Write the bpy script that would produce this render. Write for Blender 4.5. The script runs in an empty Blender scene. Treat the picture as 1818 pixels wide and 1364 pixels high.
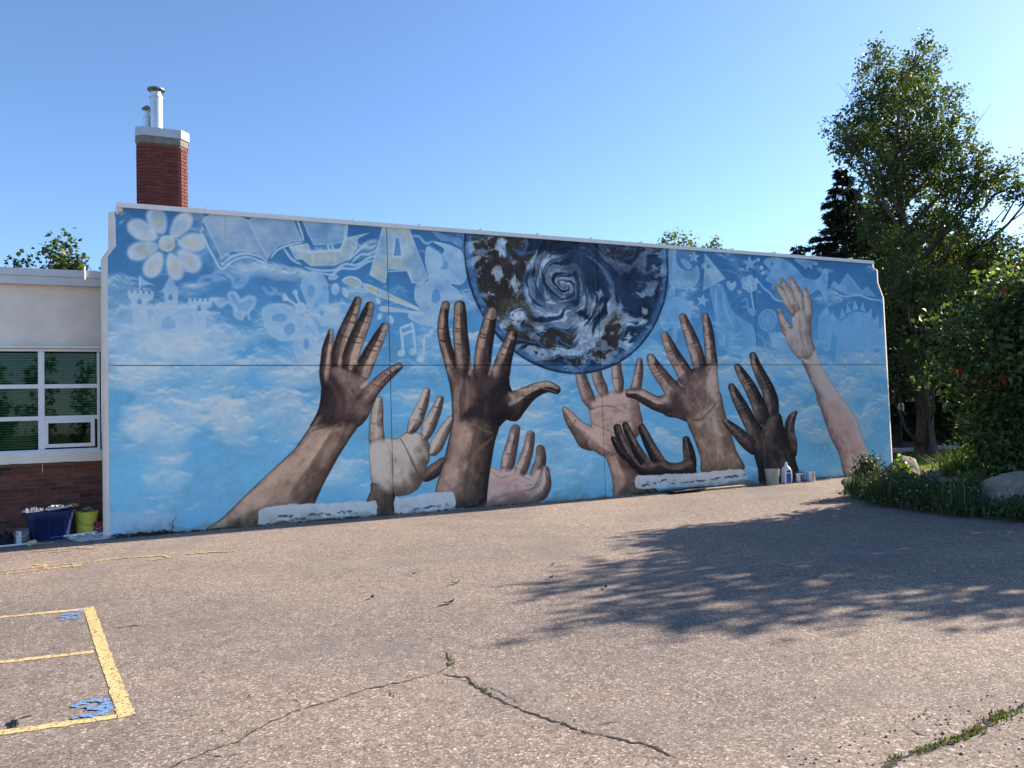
import bpy, bmesh, math, random
import numpy as np
from mathutils import Vector, Matrix
R_=math.radians
sc=bpy.context.scene
COL=sc.collection
# ------------------------------------------------------------------ camera
cam_d=bpy.data.cameras.new('camera'); cam=bpy.data.objects.new('camera',cam_d); COL.objects.link(cam)
cam_d.sensor_fit='HORIZONTAL'; cam_d.sensor_width=36.0; cam_d.lens=27.13; cam_d.clip_start=.05; cam_d.clip_end=3000
_F=Vector((0.41582194,0.90838779,0.04386032)); _R=Vector((0.90937971,-0.4147253,-0.03211654)); _U=Vector((0.01098429,-0.05324045,0.99852131))
cam.matrix_world=Matrix(((_R.x,_U.x,-_F.x,0),(_R.y,_U.y,-_F.y,-13.0652),(_R.z,_U.z,-_F.z,1.6),(0,0,0,1)))
sc.camera=cam
# ------------------------------------------------------------------ sky, sun, exposure
SUN_EL=26.0; SUN_AZ=87.0          # degrees, azimuth from +Y towards +X
w=bpy.data.worlds.new('World'); sc.world=w; w.use_nodes=True
nt=w.node_tree; nt.nodes.clear()
so=nt.nodes.new('ShaderNodeOutputWorld'); bg=nt.nodes.new('ShaderNodeBackground'); sk=nt.nodes.new('ShaderNodeTexSky')
sk.sky_type='NISHITA'; sk.sun_disc=False; sk.sun_elevation=R_(SUN_EL); sk.sun_rotation=R_(SUN_AZ)
sk.altitude=1000; sk.air_density=1.0; sk.dust_density=1.0; sk.ozone_density=5.0
bg.inputs[1].default_value=0.095
nt.links.new(sk.outputs[0],bg.inputs[0]); nt.links.new(bg.outputs[0],so.inputs[0])
sd=bpy.data.lights.new('sun','SUN'); sd.energy=5.0; sd.angle=R_(.53); sd.color=(1.0,.88,.74)
sun=bpy.data.objects.new('sun',sd); COL.objects.link(sun)
_d=Vector((math.sin(R_(SUN_AZ))*math.cos(R_(SUN_EL)),math.cos(R_(SUN_AZ))*math.cos(R_(SUN_EL)),math.sin(R_(SUN_EL))))
sun.rotation_euler=_d.to_track_quat('Z','Y').to_euler(); sun.location=_d*60
vs=sc.view_settings; vs.view_transform='Standard'; vs.look='None'; vs.gamma=1.0; vs.use_curve_mapping=False; vs.exposure=1.45
sc.cycles.use_denoising=True; sc.cycles.max_bounces=8; sc.cycles.transparent_max_bounces=12
PAINT_GAIN=(1.95,1.74,1.30)       # paint pigment values from the tones read off the wall
# ------------------------------------------------------------------ helpers
def tag(o,label=None,cat=None,group=None,kind=None):
    if label: o['label']=label
    if cat: o['category']=cat
    if group: o['group']=group
    if kind: o['kind']=kind
    return o
def empty(name,loc,rz=0,**k):
    o=bpy.data.objects.new(name,None); COL.objects.link(o); o.location=loc; o.rotation_euler=(0,0,rz); o.empty_display_size=.2
    tag(o,**k); return o
class MB:
    def __init__(s): s.v=[]; s.f=[]
    def add(s,v,f):
        n=len(s.v); s.v+= [tuple(q) for q in v]; s.f+=[tuple(i+n for i in q) for q in f]; return s
    def box(s,c,d,rz=0,bev=0):
        x,y,z=[q/2 for q in d]; V=[(-x,-y,-z),(x,-y,-z),(x,y,-z),(-x,y,-z),(-x,-y,z),(x,-y,z),(x,y,z),(-x,y,z)]
        ca,sa=math.cos(rz),math.sin(rz)
        return s.add([(c[0]+a*ca-b*sa,c[1]+a*sa+b*ca,c[2]+e) for a,b,e in V],[(0,3,2,1),(4,5,6,7),(0,1,5,4),(1,2,6,5),(2,3,7,6),(3,0,4,7)])
    def tube(s,P,r,n=8,caps=True):
        P=[Vector(p) for p in P]; rs=r if isinstance(r,(list,tuple)) else [r]*len(P)
        V=[];F=[]; prev=None
        for i,p in enumerate(P):
            t=(P[min(i+1,len(P)-1)]-P[max(i-1,0)]).normalized()
            a=Vector((0,0,1)) if abs(t.z)<.9 else Vector((1,0,0))
            if prev is not None: u=(prev-t*prev.dot(t)); u=u.normalized() if u.length>1e-5 else t.cross(a).normalized()
            else: u=t.cross(a).normalized()
            prev=u; w_=t.cross(u)
            for k in range(n):
                an=2*math.pi*k/n; V.append(p+(u*math.cos(an)+w_*math.sin(an))*rs[i])
        for i in range(len(P)-1):
            for k in range(n): F.append((i*n+k,i*n+(k+1)%n,(i+1)*n+(k+1)%n,(i+1)*n+k))
        if caps: F.append(tuple(range(n))[::-1]); F.append(tuple((len(P)-1)*n+k for k in range(n)))
        return s.add(V,F)
    def lathe(s,prof,n=24,c=(0,0,0)):
        V=[];F=[]
        for r,z in prof:
            for k in range(n):
                a=2*math.pi*k/n; V.append((c[0]+r*math.cos(a),c[1]+r*math.sin(a),c[2]+z))
        for i in range(len(prof)-1):
            for k in range(n): F.append((i*n+k,i*n+(k+1)%n,(i+1)*n+(k+1)%n,(i+1)*n+k))
        return s.add(V,F)
    def prism(s,poly,a,b,plane='xz'):
        n=len(poly)
        def pt(q,d): return (q[0],d,q[1]) if plane=='xz' else ((q[0],q[1],d) if plane=='xy' else (d,q[0],q[1]))
        V=[pt(q,a) for q in poly]+[pt(q,b) for q in poly]
        F=[tuple(range(n)),tuple(range(2*n-1,n-1,-1))]+[(i,n+i,n+(i+1)%n,(i+1)%n) for i in range(n)]
        return s.add(V,F)
    def build(s,name,m,parent=None,smooth=False,loc=None,bevel=0):
        me=bpy.data.meshes.new(name); me.from_pydata(s.v,[],s.f); me.update()
        if bevel or True:
            b=bmesh.new(); b.from_mesh(me); bmesh.ops.recalc_face_normals(b,faces=b.faces)
            if bevel: bmesh.ops.bevel(b,geom=[e for e in b.edges if e.is_manifold and e.calc_face_angle(0)>.5],offset=bevel,segments=2,affect='EDGES',profile=.6)
            b.to_mesh(me); b.free()
        if smooth:
            me.polygons.foreach_set('use_smooth',[True]*len(me.polygons))
            try: me.set_sharp_from_angle(angle=R_(42))
            except Exception: pass
        o=bpy.data.objects.new(name,me); COL.objects.link(o)
        if m: me.materials.append(m)
        if parent: o.parent=parent
        if loc: o.location=loc
        return o
def raw_mesh(name,verts,quads,m,parent=None,tint=None,smooth=False,tri=False):
    me=bpy.data.meshes.new(name); k=3 if tri else 4
    me.vertices.add(len(verts)); me.vertices.foreach_set('co',np.asarray(verts,np.float32).ravel())
    me.loops.add(len(quads)*k); me.loops.foreach_set('vertex_index',np.asarray(quads,np.int32).ravel())
    me.polygons.add(len(quads)); me.polygons.foreach_set('loop_start',np.arange(len(quads),dtype=np.int32)*k)
    if smooth: me.polygons.foreach_set('use_smooth',np.ones(len(quads),bool))
    me.update(calc_edges=True)
    if tint is not None:
        a=me.attributes.new('tint','FLOAT','FACE'); a.data.foreach_set('value',np.asarray(tint,np.float32))
    o=bpy.data.objects.new(name,me); COL.objects.link(o); me.materials.append(m)
    if parent: o.parent=parent
    return o
# ------------------------------------------------------------------ materials
class NT:
    def __init__(s,name):
        s.m=bpy.data.materials.new(name); s.m.use_nodes=True; s.t=s.m.node_tree; s.t.nodes.clear()
        s.out=s.n('ShaderNodeOutputMaterial'); s.b=s.n('ShaderNodeBsdfPrincipled'); s.l(s.b.outputs[0],s.out.inputs[0])
        s.tc=s.n('ShaderNodeTexCoord')
    def n(s,t,**k):
        q=s.t.nodes.new(t)
        for a,b in k.items(): setattr(q,a,b)
        return q
    def l(s,a,b): s.t.links.new(a,b)
    def noise(s,scale,detail=4,rough=.55,vec=None,dist=0):
        q=s.n('ShaderNodeTexNoise'); q.inputs['Scale'].default_value=scale; q.inputs['Detail'].default_value=detail; q.inputs['Roughness'].default_value=rough; q.inputs['Distortion'].default_value=dist
        s.l(vec or s.tc.outputs['Object'],q.inputs['Vector']); return q.outputs['Fac']
    def ramp(s,fac,stops):
        q=s.n('ShaderNodeValToRGB'); e=q.color_ramp.elements
        while len(e)<len(stops): e.new(.5)
        for el,(p,c) in zip(e,stops): el.position=p; el.color=(c if len(c)==4 else tuple(c)+(1,)) if not isinstance(c,(int,float)) else (c,c,c,1)
        s.l(fac,q.inputs[0]); return q.outputs[0]
    def mix(s,fac,a,b,mode='MIX'):
        q=s.n('ShaderNodeMix',data_type='RGBA',blend_type=mode)
        for i,v in ((0,fac),(6,a),(7,b)):
            if hasattr(v,'is_linked'): s.l(v,q.inputs[i])
            elif i==0: q.inputs[0].default_value=v
            else: q.inputs[i].default_value=tuple(v)[:3]+(1,)
        return q.outputs[2]
    def mapping(s,sc_,rot=(0,0,0)):
        q=s.n('ShaderNodeMapping'); q.inputs['Scale'].default_value=sc_; q.inputs['Rotation'].default_value=rot; s.l(s.tc.outputs['Object'],q.inputs[0]); return q.outputs[0]
    def bump(s,h,st=.3,d=.01):
        q=s.n('ShaderNodeBump'); q.inputs['Strength'].default_value=st; q.inputs['Distance'].default_value=d; s.l(h,q.inputs['Height']); s.l(q.outputs[0],s.b.inputs['Normal']); return q
    def col(s,c):
        if hasattr(c,'is_linked'): s.l(c,s.b.inputs['Base Color'])
        else: s.b.inputs['Base Color'].default_value=tuple(c)[:3]+(1,)
    def rough(s,r): s.b.inputs['Roughness'].default_value=r
def simple(name,c,rough=.7,var=.25,scale=6,metal=0,bump=0,bscale=40,spec=.4):
    t=NT(name); f=t.noise(scale,5)
    lo=[q*(1-var) for q in c]; hi=[min(1,q*(1+var)) for q in c]
    t.col(t.ramp(f,[(.3,lo),(.7,hi)])); t.rough(rough); t.b.inputs['Metallic'].default_value=metal; t.b.inputs['Specular IOR Level'].default_value=spec
    if bump: t.bump(t.noise(bscale,4),bump,.01)
    return t.m
def leafmat(name,dark,light,hi,trans=.35,rough=.5):
    t=NT(name); at=t.n('ShaderNodeAttribute'); at.attribute_name='tint'
    c=t.ramp(at.outputs['Fac'],[(0,dark),(.6,light),(1,hi)]); t.col(c); t.rough(rough); t.b.inputs['Specular IOR Level'].default_value=.35
    tr=t.n('ShaderNodeBsdfTranslucent'); mx=t.n('ShaderNodeMixShader'); mx.inputs[0].default_value=trans
    c2=t.mix(1.0,c,(1.35,1.5,.55),'MULTIPLY'); t.l(c2,tr.inputs[0]); t.l(t.b.outputs[0],mx.inputs[1]); t.l(tr.outputs[0],mx.inputs[2]); t.l(mx.outputs[0],t.out.inputs[0])
    return t.m
# ------------------------------------------------------------------ brush-like painter for the wall (works in wall metres)
PPM=128.0            # texels per metre of wall
MX0,MX1,MZ0,MZ1=-0.69,15.87,0.0,5.05
MW=int(round((MX1-MX0)*PPM)); MH=int(round((MZ1-MZ0)*PPM))
# ---- noise -------------------------------------------------------------
def vnoise(x,y,seed=0):
    t=np.random.RandomState(seed).rand(256,256).astype(np.float32)
    xi=np.floor(x).astype(np.int64); yi=np.floor(y).astype(np.int64)
    fx=(x-xi).astype(np.float32); fy=(y-yi).astype(np.float32)
    fx=fx*fx*(3-2*fx); fy=fy*fy*(3-2*fy)
    a=t[yi&255,xi&255]; b=t[yi&255,(xi+1)&255]; c=t[(yi+1)&255,xi&255]; d=t[(yi+1)&255,(xi+1)&255]
    return (a*(1-fx)+b*fx)*(1-fy)+(c*(1-fx)+d*fx)*fy
def fbm(x,y,o=4,seed=0,g=.5):
    s=0;a=1;n=0
    for i in range(o):
        s=s+a*vnoise(x*2**i+17.3*i,y*2**i+5.1*i,seed+i); n+=a; a*=g
    return s/n
def sstep(a,b,x):
    t=np.clip((x-a)/(b-a),0,1); return t*t*(3-2*t)
def blur(a,r):
    if r<1: return a
    for ax in (0,1):
        for _ in range(2):
            p=[(0,0),(0,0)]; p[ax]=(r+1,r)
            c=np.cumsum(np.pad(a,p,mode='edge'),axis=ax)
            n=a.shape[ax]
            a=(np.take(c,np.arange(2*r+1,2*r+1+n),axis=ax)-np.take(c,np.arange(0,n),axis=ax))/(2*r+1)
    return a
def smooth(P,closed=True,n=4):
    P=np.asarray(P,float)
    if closed: Q=np.concatenate([P[-1:],P,P[:2]])
    else: Q=np.concatenate([2*P[:1]-P[1:2],P,2*P[-1:]-P[-2:-1]])
    out=[]
    for i in range(1,len(Q)-2):
        for k in range(n):
            t=k/n; a,b,c,d=Q[i-1:i+3]
            out.append(.5*((2*b)+(c-a)*t+(2*a-5*b+4*c-d)*t*t+(3*b-a-3*c+d)*t**3))
    if not closed: out.append(P[-1])
    return np.array(out)
class Canvas:
    def __init__(s):
        s.im=np.zeros((MH,MW,3),np.float32)
        xs=MX0+(np.arange(MW)+.5)/PPM; zs=MZ0+(np.arange(MH)+.5)/PPM
        s.X,s.Z=np.meshgrid(xs.astype(np.float32),zs.astype(np.float32))
    def win(s,P,m):
        a=P.min(0)-m; b=P.max(0)+m
        i0=max(0,int((a[0]-MX0)*PPM)); i1=min(MW,int((b[0]-MX0)*PPM)+2)
        j0=max(0,int((a[1]-MZ0)*PPM)); j1=min(MH,int((b[1]-MZ0)*PPM)+2)
        return slice(j0,max(j0,j1)),slice(i0,max(i0,i1))
    def sdf(s,P,w):
        x=s.X[w].astype(np.float64); z=s.Z[w].astype(np.float64); d=np.full(x.shape,1e9); ins=np.zeros(x.shape,bool)
        for a,b in zip(P,np.roll(P,-1,0)):
            e=b-a; l=(e@e)+1e-12
            t=np.clip(((x-a[0])*e[0]+(z-a[1])*e[1])/l,0,1)
            d=np.minimum(d,(x-a[0]-t*e[0])**2+(z-a[1]-t*e[1])**2)
            if a[1]!=b[1]:
                c=((a[1]>z)!=(b[1]>z))&(x<(b[0]-a[0])*(z-a[1])/(b[1]-a[1])+a[0]); ins^=c
        d=np.sqrt(d); return np.where(ins,d,-d)
    def over(s,w,col,al):
        al=np.clip(al,0,1)[...,None]
        s.im[w]=s.im[w]*(1-al)+np.asarray(col,np.float32)/(255. if np.ndim(col)==1 else 1.)*al
    def fill(s,P,col,a=1,soft=.006,sm=True,edge=None,mod=0,seed=3):
        P=smooth(P) if sm else np.asarray(P,float)
        w=s.win(P,soft*2); 
        if s.X[w].size==0: return
        d=s.sdf(P,w); m=sstep(-soft,soft,d)*a
        if mod: m=m*(1-mod+mod*1.6*fbm(s.X[w]*5,s.Z[w]*5,3,seed))
        s.over(w,col,m)
        if edge: s.over(w,edge[0],np.exp(-((d-edge[2])/edge[2])**2)*edge[1]*(.35+.9*fbm(s.X[w]*4,s.Z[w]*4,3,seed+3)))
    def stroke(s,P,wd,col,a=1,soft=.6,sm=True,rough=0):
        P=np.asarray(P,float)
        if sm and len(P)>2: P=smooth(P,False)
        w=s.win(P,wd*2+.02)
        if s.X[w].size==0: return
        x=s.X[w];z=s.Z[w]; d=np.full(x.shape,1e9); n=len(P)-1
        for i in range(n):
            e=P[i+1]-P[i]; l=e@e+1e-12
            t=np.clip(((x-P[i][0])*e[0]+(z-P[i][1])*e[1])/l,0,1)
            tt=(i+t)/n; r=.35+.65*np.sqrt(np.clip(4*tt*(1-tt),0,1))
            d=np.minimum(d,np.hypot(x-P[i][0]-t*e[0],z-P[i][1]-t*e[1])/r)
        if rough: d=d+(fbm(x*22,z*22,2,9)-.5)*rough*wd
        s.over(w,col,a*(1-sstep(wd*(1-soft),wd*(1+soft*.4)+.003,d)))
    def begin(s):
        s.GC=np.zeros_like(s.im); s.GA=np.zeros(s.X.shape,np.float32); s.main=s.im; s.ing=True
    def end(s):
        if getattr(s,'ing',False):
            s.im=s.im*(1-s.GA[...,None])+s.GC*s.GA[...,None]; s.ing=False
    def gstroke(s,*a):
        k=s.im; s.im=s.GC; s.stroke(*a); s.im=k
    def gfill(s,*a):
        k=s.im; s.im=s.GC; s.fill(*a); s.im=k
    def skin(s,P,pal,L=(-.6,.6),pw=None,ang=90,fade=None,seed=1,rim=.55,st=.26):
        P=smooth(P); w=s.win(P,.03)
        if s.X[w].size==0: return
        d=s.sdf(P,w); wm=d.max()
        if wm<=0: return
        big=fade is None; pw=min(pw or wm,wm); x=s.X[w]; z=s.Z[w]
        ds=blur(d,max(1,int(pw*PPM*.18)))
        gz,gx=np.gradient(ds); g=np.hypot(gx,gz)+1e-6
        h=np.clip(ds/pw,0,1); sl=(1-h)**.8
        lam=-(gx*L[0]+gz*L[1])/g*sl
        c,si=np.cos(np.radians(ang)),np.sin(np.radians(ang))
        x2=x+.05*(fbm(x*6,z*6,3,seed+5)-.5); z2=z+.05*(fbm(x*6+4,z*6,3,seed+6)-.5)
        u=x2*c+z2*si; v=-x2*si+z2*c
        nz=fbm(u*5,v*17,4,seed,.55)-.5; n2=fbm(x*3.2,z*3.2,3,seed+40)-.5; n3=fbm(u*11,v*46,3,seed+80)-.5
        n4=(fbm(u*34,v*7,2,seed+60)-.5)*(0 if big else 1); n5=fbm(x*9,z*9,3,seed+50)-.5
        tone=.47+.80*lam+.20*(h-.5)+st*(.6 if big else .9)*nz+.32*n2+(.20 if big else .30)*n3+.22*n4+.34*n5+.24*np.exp(-((lam-.24)/.17)**2)-rim*np.exp(-np.maximum(d,0)/.014)-.16*np.exp(-np.maximum(d,0)/.06)
        D,M,Lt=[np.array(q,np.float32)/255 for q in pal]; Lt=np.minimum(Lt*1.16+.01,1)
        t=np.clip(tone,0,1)[...,None]
        col=np.where(t<.5,D+(M-D)*(t*2),M+(Lt-M)*(t*2-1))
        g_=col.mean(-1,keepdims=True); col=(g_+(col-g_)*.84)*np.array((1.02,1.0,1.02),np.float32)
        al=sstep(-.006,.006,d); so=al
        if fade is not None:
            bx,bz,dx,dz,ln=fade
            so=al*sstep(.05,1,((x-bx)*dx+(z-bz)*dz)/ln)
        else:
            f=(.10+.3*pw)*(1.3 if rim<.3 else .7)
            so=al*sstep(.0,f,d+.05*(fbm(x*7,z*7,3,seed+9)-.5))
        A=s.GA[w]; we=(al*(1-A*(1-so)))[...,None]
        s.GC[w]=s.GC[w]*(1-we)+col*we
        s.GA[w]=np.maximum(A,al)
OPS=[('g',[(-0.069,5.037),(-0.005,5.053),(0.056,5.033),(0.103,4.98),(0.132,4.903),(0.141,4.815),(0.134,4.732),(0.113,4.669),(0.081,4.633),(0.037,4.629),(-0.016,4.653),(-0.071,4.702),(-0.119,4.769),(-0.147,4.846),(-0.148,4.923),(-0.12,4.991)],0.95,0.3,(164,182,210),True,(196,204,216),0.03,0.035),
('g',[(0.003,4.936),(0.028,4.93),(0.049,4.904),(0.061,4.865),(0.062,4.82),(0.052,4.778),(0.033,4.748),(0.009,4.735),(-0.016,4.742),(-0.037,4.768),(-0.048,4.807),(-0.05,4.851),(-0.04,4.893),(-0.021,4.923)],0.5,0,(172,164,136),True,(188,206,230),0.012,0.06),
('g',[(0.467,4.98),(0.504,4.929),(0.511,4.857),(0.486,4.778),(0.434,4.703),(0.367,4.641),(0.299,4.597),(0.24,4.578),(0.2,4.588),(0.179,4.627),(0.178,4.693),(0.196,4.776),(0.231,4.863),(0.282,4.938),(0.344,4.987),(0.409,5.002)],0.95,0.3,(164,182,210),True,(196,204,216),0.03,0.035),
('g',[(0.707,4.552),(0.692,4.484),(0.647,4.428),(0.579,4.394),(0.499,4.386),(0.419,4.4),(0.351,4.429),(0.306,4.466),(0.289,4.507),(0.304,4.553),(0.348,4.599),(0.414,4.642),(0.493,4.673),(0.573,4.682),(0.642,4.663),(0.689,4.616)],0.95,0.3,(164,182,210),True,(196,204,216),0.03,0.035),
('g',[(0.586,4.504),(0.569,4.481),(0.538,4.468),(0.499,4.467),(0.459,4.478),(0.427,4.5),(0.409,4.527),(0.408,4.555),(0.424,4.578),(0.455,4.591),(0.494,4.592),(0.533,4.581),(0.566,4.559),(0.584,4.532)],0.5,0,(172,164,136),True,(188,206,230),0.012,0.06),
('g',[(0.608,4.098),(0.557,4.055),(0.492,4.043),(0.424,4.065),(0.363,4.116),(0.315,4.184),(0.284,4.256),(0.274,4.319),(0.287,4.364),(0.324,4.389),(0.383,4.395),(0.455,4.381),(0.53,4.348),(0.592,4.297),(0.629,4.233),(0.634,4.162)],0.95,0.3,(164,182,210),True,(196,204,216),0.03,0.035),
('g',[(0.494,4.147),(0.469,4.141),(0.439,4.152),(0.411,4.18),(0.39,4.218),(0.38,4.258),(0.383,4.293),(0.399,4.316),(0.424,4.323),(0.454,4.311),(0.482,4.284),(0.503,4.246),(0.513,4.205),(0.51,4.17)],0.5,0,(172,164,136),True,(188,206,230),0.012,0.06),
('g',[(0.295,3.921),(0.24,3.917),(0.189,3.947),(0.149,4.008),(0.127,4.089),(0.121,4.176),(0.128,4.255),(0.147,4.314),(0.175,4.343),(0.213,4.341),(0.258,4.308),(0.304,4.251),(0.344,4.176),(0.368,4.095),(0.367,4.018),(0.341,3.957)],0.95,0.3,(164,182,210),True,(196,204,216),0.03,0.035),
('g',[(0.23,4.031),(0.21,4.041),(0.195,4.069),(0.188,4.109),(0.19,4.154),(0.201,4.195),(0.219,4.224),(0.24,4.234),(0.26,4.224),(0.275,4.196),(0.283,4.155),(0.281,4.11),(0.269,4.069),(0.251,4.041)],0.5,0,(172,164,136),True,(188,206,230),0.012,0.06),
('g',[(-0.155,3.954),(-0.195,3.998),(-0.209,4.063),(-0.195,4.137),(-0.156,4.211),(-0.1,4.275),(-0.041,4.321),(0.012,4.345),(0.052,4.34),(0.076,4.305),(0.084,4.244),(0.077,4.165),(0.053,4.081),(0.013,4.007),(-0.04,3.957),(-0.099,3.938)],0.95,0.3,(164,182,210),True,(196,204,216),0.03,0.035),
('g',[(-0.121,4.081),(-0.128,4.106),(-0.12,4.139),(-0.098,4.173),(-0.067,4.202),(-0.033,4.221),(-0.003,4.224),(0.018,4.212),(0.025,4.187),(0.017,4.154),(-0.005,4.119),(-0.036,4.09),(-0.07,4.072),(-0.101,4.069)],0.5,0,(172,164,136),True,(188,206,230),0.012,0.06),
('g',[(-0.418,4.283),(-0.417,4.35),(-0.382,4.414),(-0.318,4.465),(-0.236,4.497),(-0.148,4.508),(-0.069,4.502),(-0.011,4.481),(0.015,4.446),(0.009,4.399),(-0.029,4.343),(-0.092,4.283),(-0.17,4.231),(-0.253,4.2),(-0.329,4.199),(-0.387,4.228)],0.95,0.3,(164,182,210),True,(196,204,216),0.03,0.035),
('g',[(-0.303,4.366),(-0.292,4.391),(-0.262,4.411),(-0.221,4.422),(-0.176,4.421),(-0.137,4.409),(-0.11,4.388),(-0.102,4.362),(-0.114,4.337),(-0.144,4.317),(-0.185,4.306),(-0.23,4.307),(-0.269,4.319),(-0.295,4.34)],0.5,0,(172,164,136),True,(188,206,230),0.012,0.06),
('g',[(-0.408,4.766),(-0.364,4.821),(-0.299,4.848),(-0.222,4.84),(-0.145,4.801),(-0.077,4.741),(-0.026,4.673),(-0.0,4.611),(-0.004,4.561),(-0.039,4.527),(-0.101,4.51),(-0.183,4.51),(-0.269,4.528),(-0.346,4.568),(-0.399,4.626),(-0.421,4.696)],0.95,0.3,(164,182,210),True,(196,204,216),0.03,0.035),
('g',[(0.258,4.499),(0.245,4.442),(0.21,4.395),(0.16,4.367),(0.104,4.363),(0.055,4.385),(0.021,4.428),(0.01,4.483),(0.022,4.54),(0.057,4.587),(0.107,4.615),(0.163,4.619),(0.212,4.597),(0.247,4.555)],0.95,0.9,(186,196,212),True,(206,214,226),0.012,0.012),
('s',[(0.064,4.476),(0.12,4.428),(0.224,4.466),(0.244,4.53)],0.0335,(168,150,110),0.55,1,0,True),
('s',[(0.046,4.589),(0.017,4.494),(0.044,4.413),(0.119,4.365)],0.0168,(84,120,168),0.5,0.9,0,True),
('s',[(0.225,4.591),(0.266,4.5),(0.233,4.403)],0.0168,(84,120,168),0.5,0.9,0,True),
('g',[(-0.16,3.496),(0.469,3.474),(0.483,3.056),(-0.164,3.107)],0.6,0.15,(156,190,230),False,(188,206,230),0.012,0.012),
('g',[(-0.127,3.548),(-0.079,3.548),(-0.079,3.468),(-0.127,3.466)],0.6,0.2,(160,192,230),False,(188,206,230),0.012,0.012),
('g',[(-0.03,3.551),(0.018,3.551),(0.017,3.471),(-0.031,3.469)],0.6,0.2,(160,192,230),False,(188,206,230),0.012,0.012),
('g',[(0.054,3.554),(0.102,3.554),(0.101,3.473),(0.053,3.472)],0.6,0.2,(160,192,230),False,(188,206,230),0.012,0.012),
('g',[(0.128,3.557),(0.177,3.556),(0.176,3.475),(0.127,3.474)],0.6,0.2,(160,192,230),False,(188,206,230),0.012,0.012),
('g',[(0.213,3.559),(0.262,3.559),(0.261,3.478),(0.212,3.476)],0.6,0.2,(160,192,230),False,(188,206,230),0.012,0.012),
('g',[(0.327,3.563),(0.377,3.563),(0.376,3.481),(0.326,3.48)],0.6,0.2,(160,192,230),False,(188,206,230),0.012,0.012),
('g',[(0.423,3.566),(0.472,3.566),(0.471,3.484),(0.421,3.483)],0.6,0.2,(160,192,230),False,(188,206,230),0.012,0.012),
('g',[(0.084,3.731),(0.281,3.718),(0.278,3.468),(0.09,3.483)],0.75,0.25,(160,190,228),False,(188,206,230),0.012,0.012),
('g',[(0.181,4.005),(0.306,3.708),(0.05,3.729)],0.8,0.2,(150,182,222),False,(188,206,230),0.012,0.012),
('g',[(-0.423,3.691),(-0.057,3.684),(-0.072,3.612),(-0.16,3.557),(-0.158,3.159),(-0.355,3.165),(-0.361,3.561),(-0.409,3.616)],0.85,0.3,(166,195,230),False,(188,206,230),0.012,0.012),
('g',[(-0.422,3.738),(-0.375,3.737),(-0.376,3.674),(-0.423,3.672)],0.85,0.2,(166,195,230),False,(188,206,230),0.012,0.012),
('g',[(-0.344,3.737),(-0.297,3.736),(-0.298,3.677),(-0.345,3.675)],0.85,0.2,(166,195,230),False,(188,206,230),0.012,0.012),
('g',[(-0.266,3.736),(-0.218,3.735),(-0.219,3.68),(-0.267,3.678)],0.85,0.2,(166,195,230),False,(188,206,230),0.012,0.012),
('g',[(-0.187,3.735),(-0.139,3.734),(-0.14,3.683),(-0.188,3.681)],0.85,0.2,(166,195,230),False,(188,206,230),0.012,0.012),
('g',[(-0.108,3.734),(-0.06,3.733),(-0.06,3.686),(-0.109,3.684)],0.85,0.2,(166,195,230),False,(188,206,230),0.012,0.012),
('g',[(0.433,3.602),(0.782,3.593),(0.767,3.518),(0.683,3.463),(0.683,3.053),(0.495,3.06),(0.491,3.468),(0.445,3.525)],0.85,0.3,(166,195,230),False,(188,206,230),0.012,0.012),
('g',[(0.433,3.65),(0.478,3.65),(0.477,3.585),(0.432,3.583)],0.85,0.2,(166,195,230),False,(188,206,230),0.012,0.012),
('g',[(0.508,3.649),(0.553,3.648),(0.552,3.587),(0.507,3.586)],0.85,0.2,(166,195,230),False,(188,206,230),0.012,0.012),
('g',[(0.582,3.647),(0.628,3.647),(0.627,3.59),(0.582,3.588)],0.85,0.2,(166,195,230),False,(188,206,230),0.012,0.012),
('g',[(0.657,3.646),(0.703,3.645),(0.702,3.592),(0.657,3.591)],0.85,0.2,(166,195,230),False,(188,206,230),0.012,0.012),
('g',[(0.733,3.644),(0.779,3.644),(0.778,3.595),(0.732,3.593)],0.85,0.2,(166,195,230),False,(188,206,230),0.012,0.012),
('d',[(-0.286,3.529),(-0.286,3.582),(-0.26,3.611),(-0.235,3.583),(-0.235,3.53)],0.85,(70,122,180),True),
('d',[(0.15,3.609),(0.15,3.663),(0.175,3.693),(0.199,3.665),(0.199,3.611)],0.85,(70,122,180),True),
('d',[(0.561,3.447),(0.562,3.502),(0.588,3.532),(0.613,3.503),(0.612,3.448)],0.85,(70,122,180),True),
('d',[(0.049,3.163),(0.056,3.266),(0.098,3.328),(0.145,3.35),(0.192,3.331),(0.232,3.27),(0.231,3.166)],0.6,(96,150,208),True),
('s',[(-0.253,3.963),(-0.255,3.738)],0.0144,(182,204,230),0.8,0.6,0,True),
('g',[(-0.244,3.953),(-0.193,3.9),(-0.031,3.817),(-0.138,3.833),(-0.241,3.816)],0.7,0.3,(158,188,226),True,(188,206,230),0.012,0.012),
('s',[(1.019,3.735),(1.11,3.76),(1.189,3.655),(1.229,3.635),(1.331,3.693),(1.423,3.674),(1.411,3.555),(1.327,3.445),(1.346,3.316)],0.0383,(166,192,228),0.7,0.9,0,True),
('s',[(1.019,3.713),(1.067,3.587),(1.126,3.503),(1.124,3.396),(1.224,3.335),(1.246,3.464)],0.0383,(166,192,228),0.7,0.9,0,True),
('s',[(0.79,3.641),(0.907,3.529),(0.967,3.584),(1.037,3.597)],0.0383,(166,192,228),0.7,0.9,0,True),
('s',[(1.126,3.503),(1.185,3.441),(1.307,3.423)],0.0383,(166,192,228),0.7,0.9,0,True),
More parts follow.
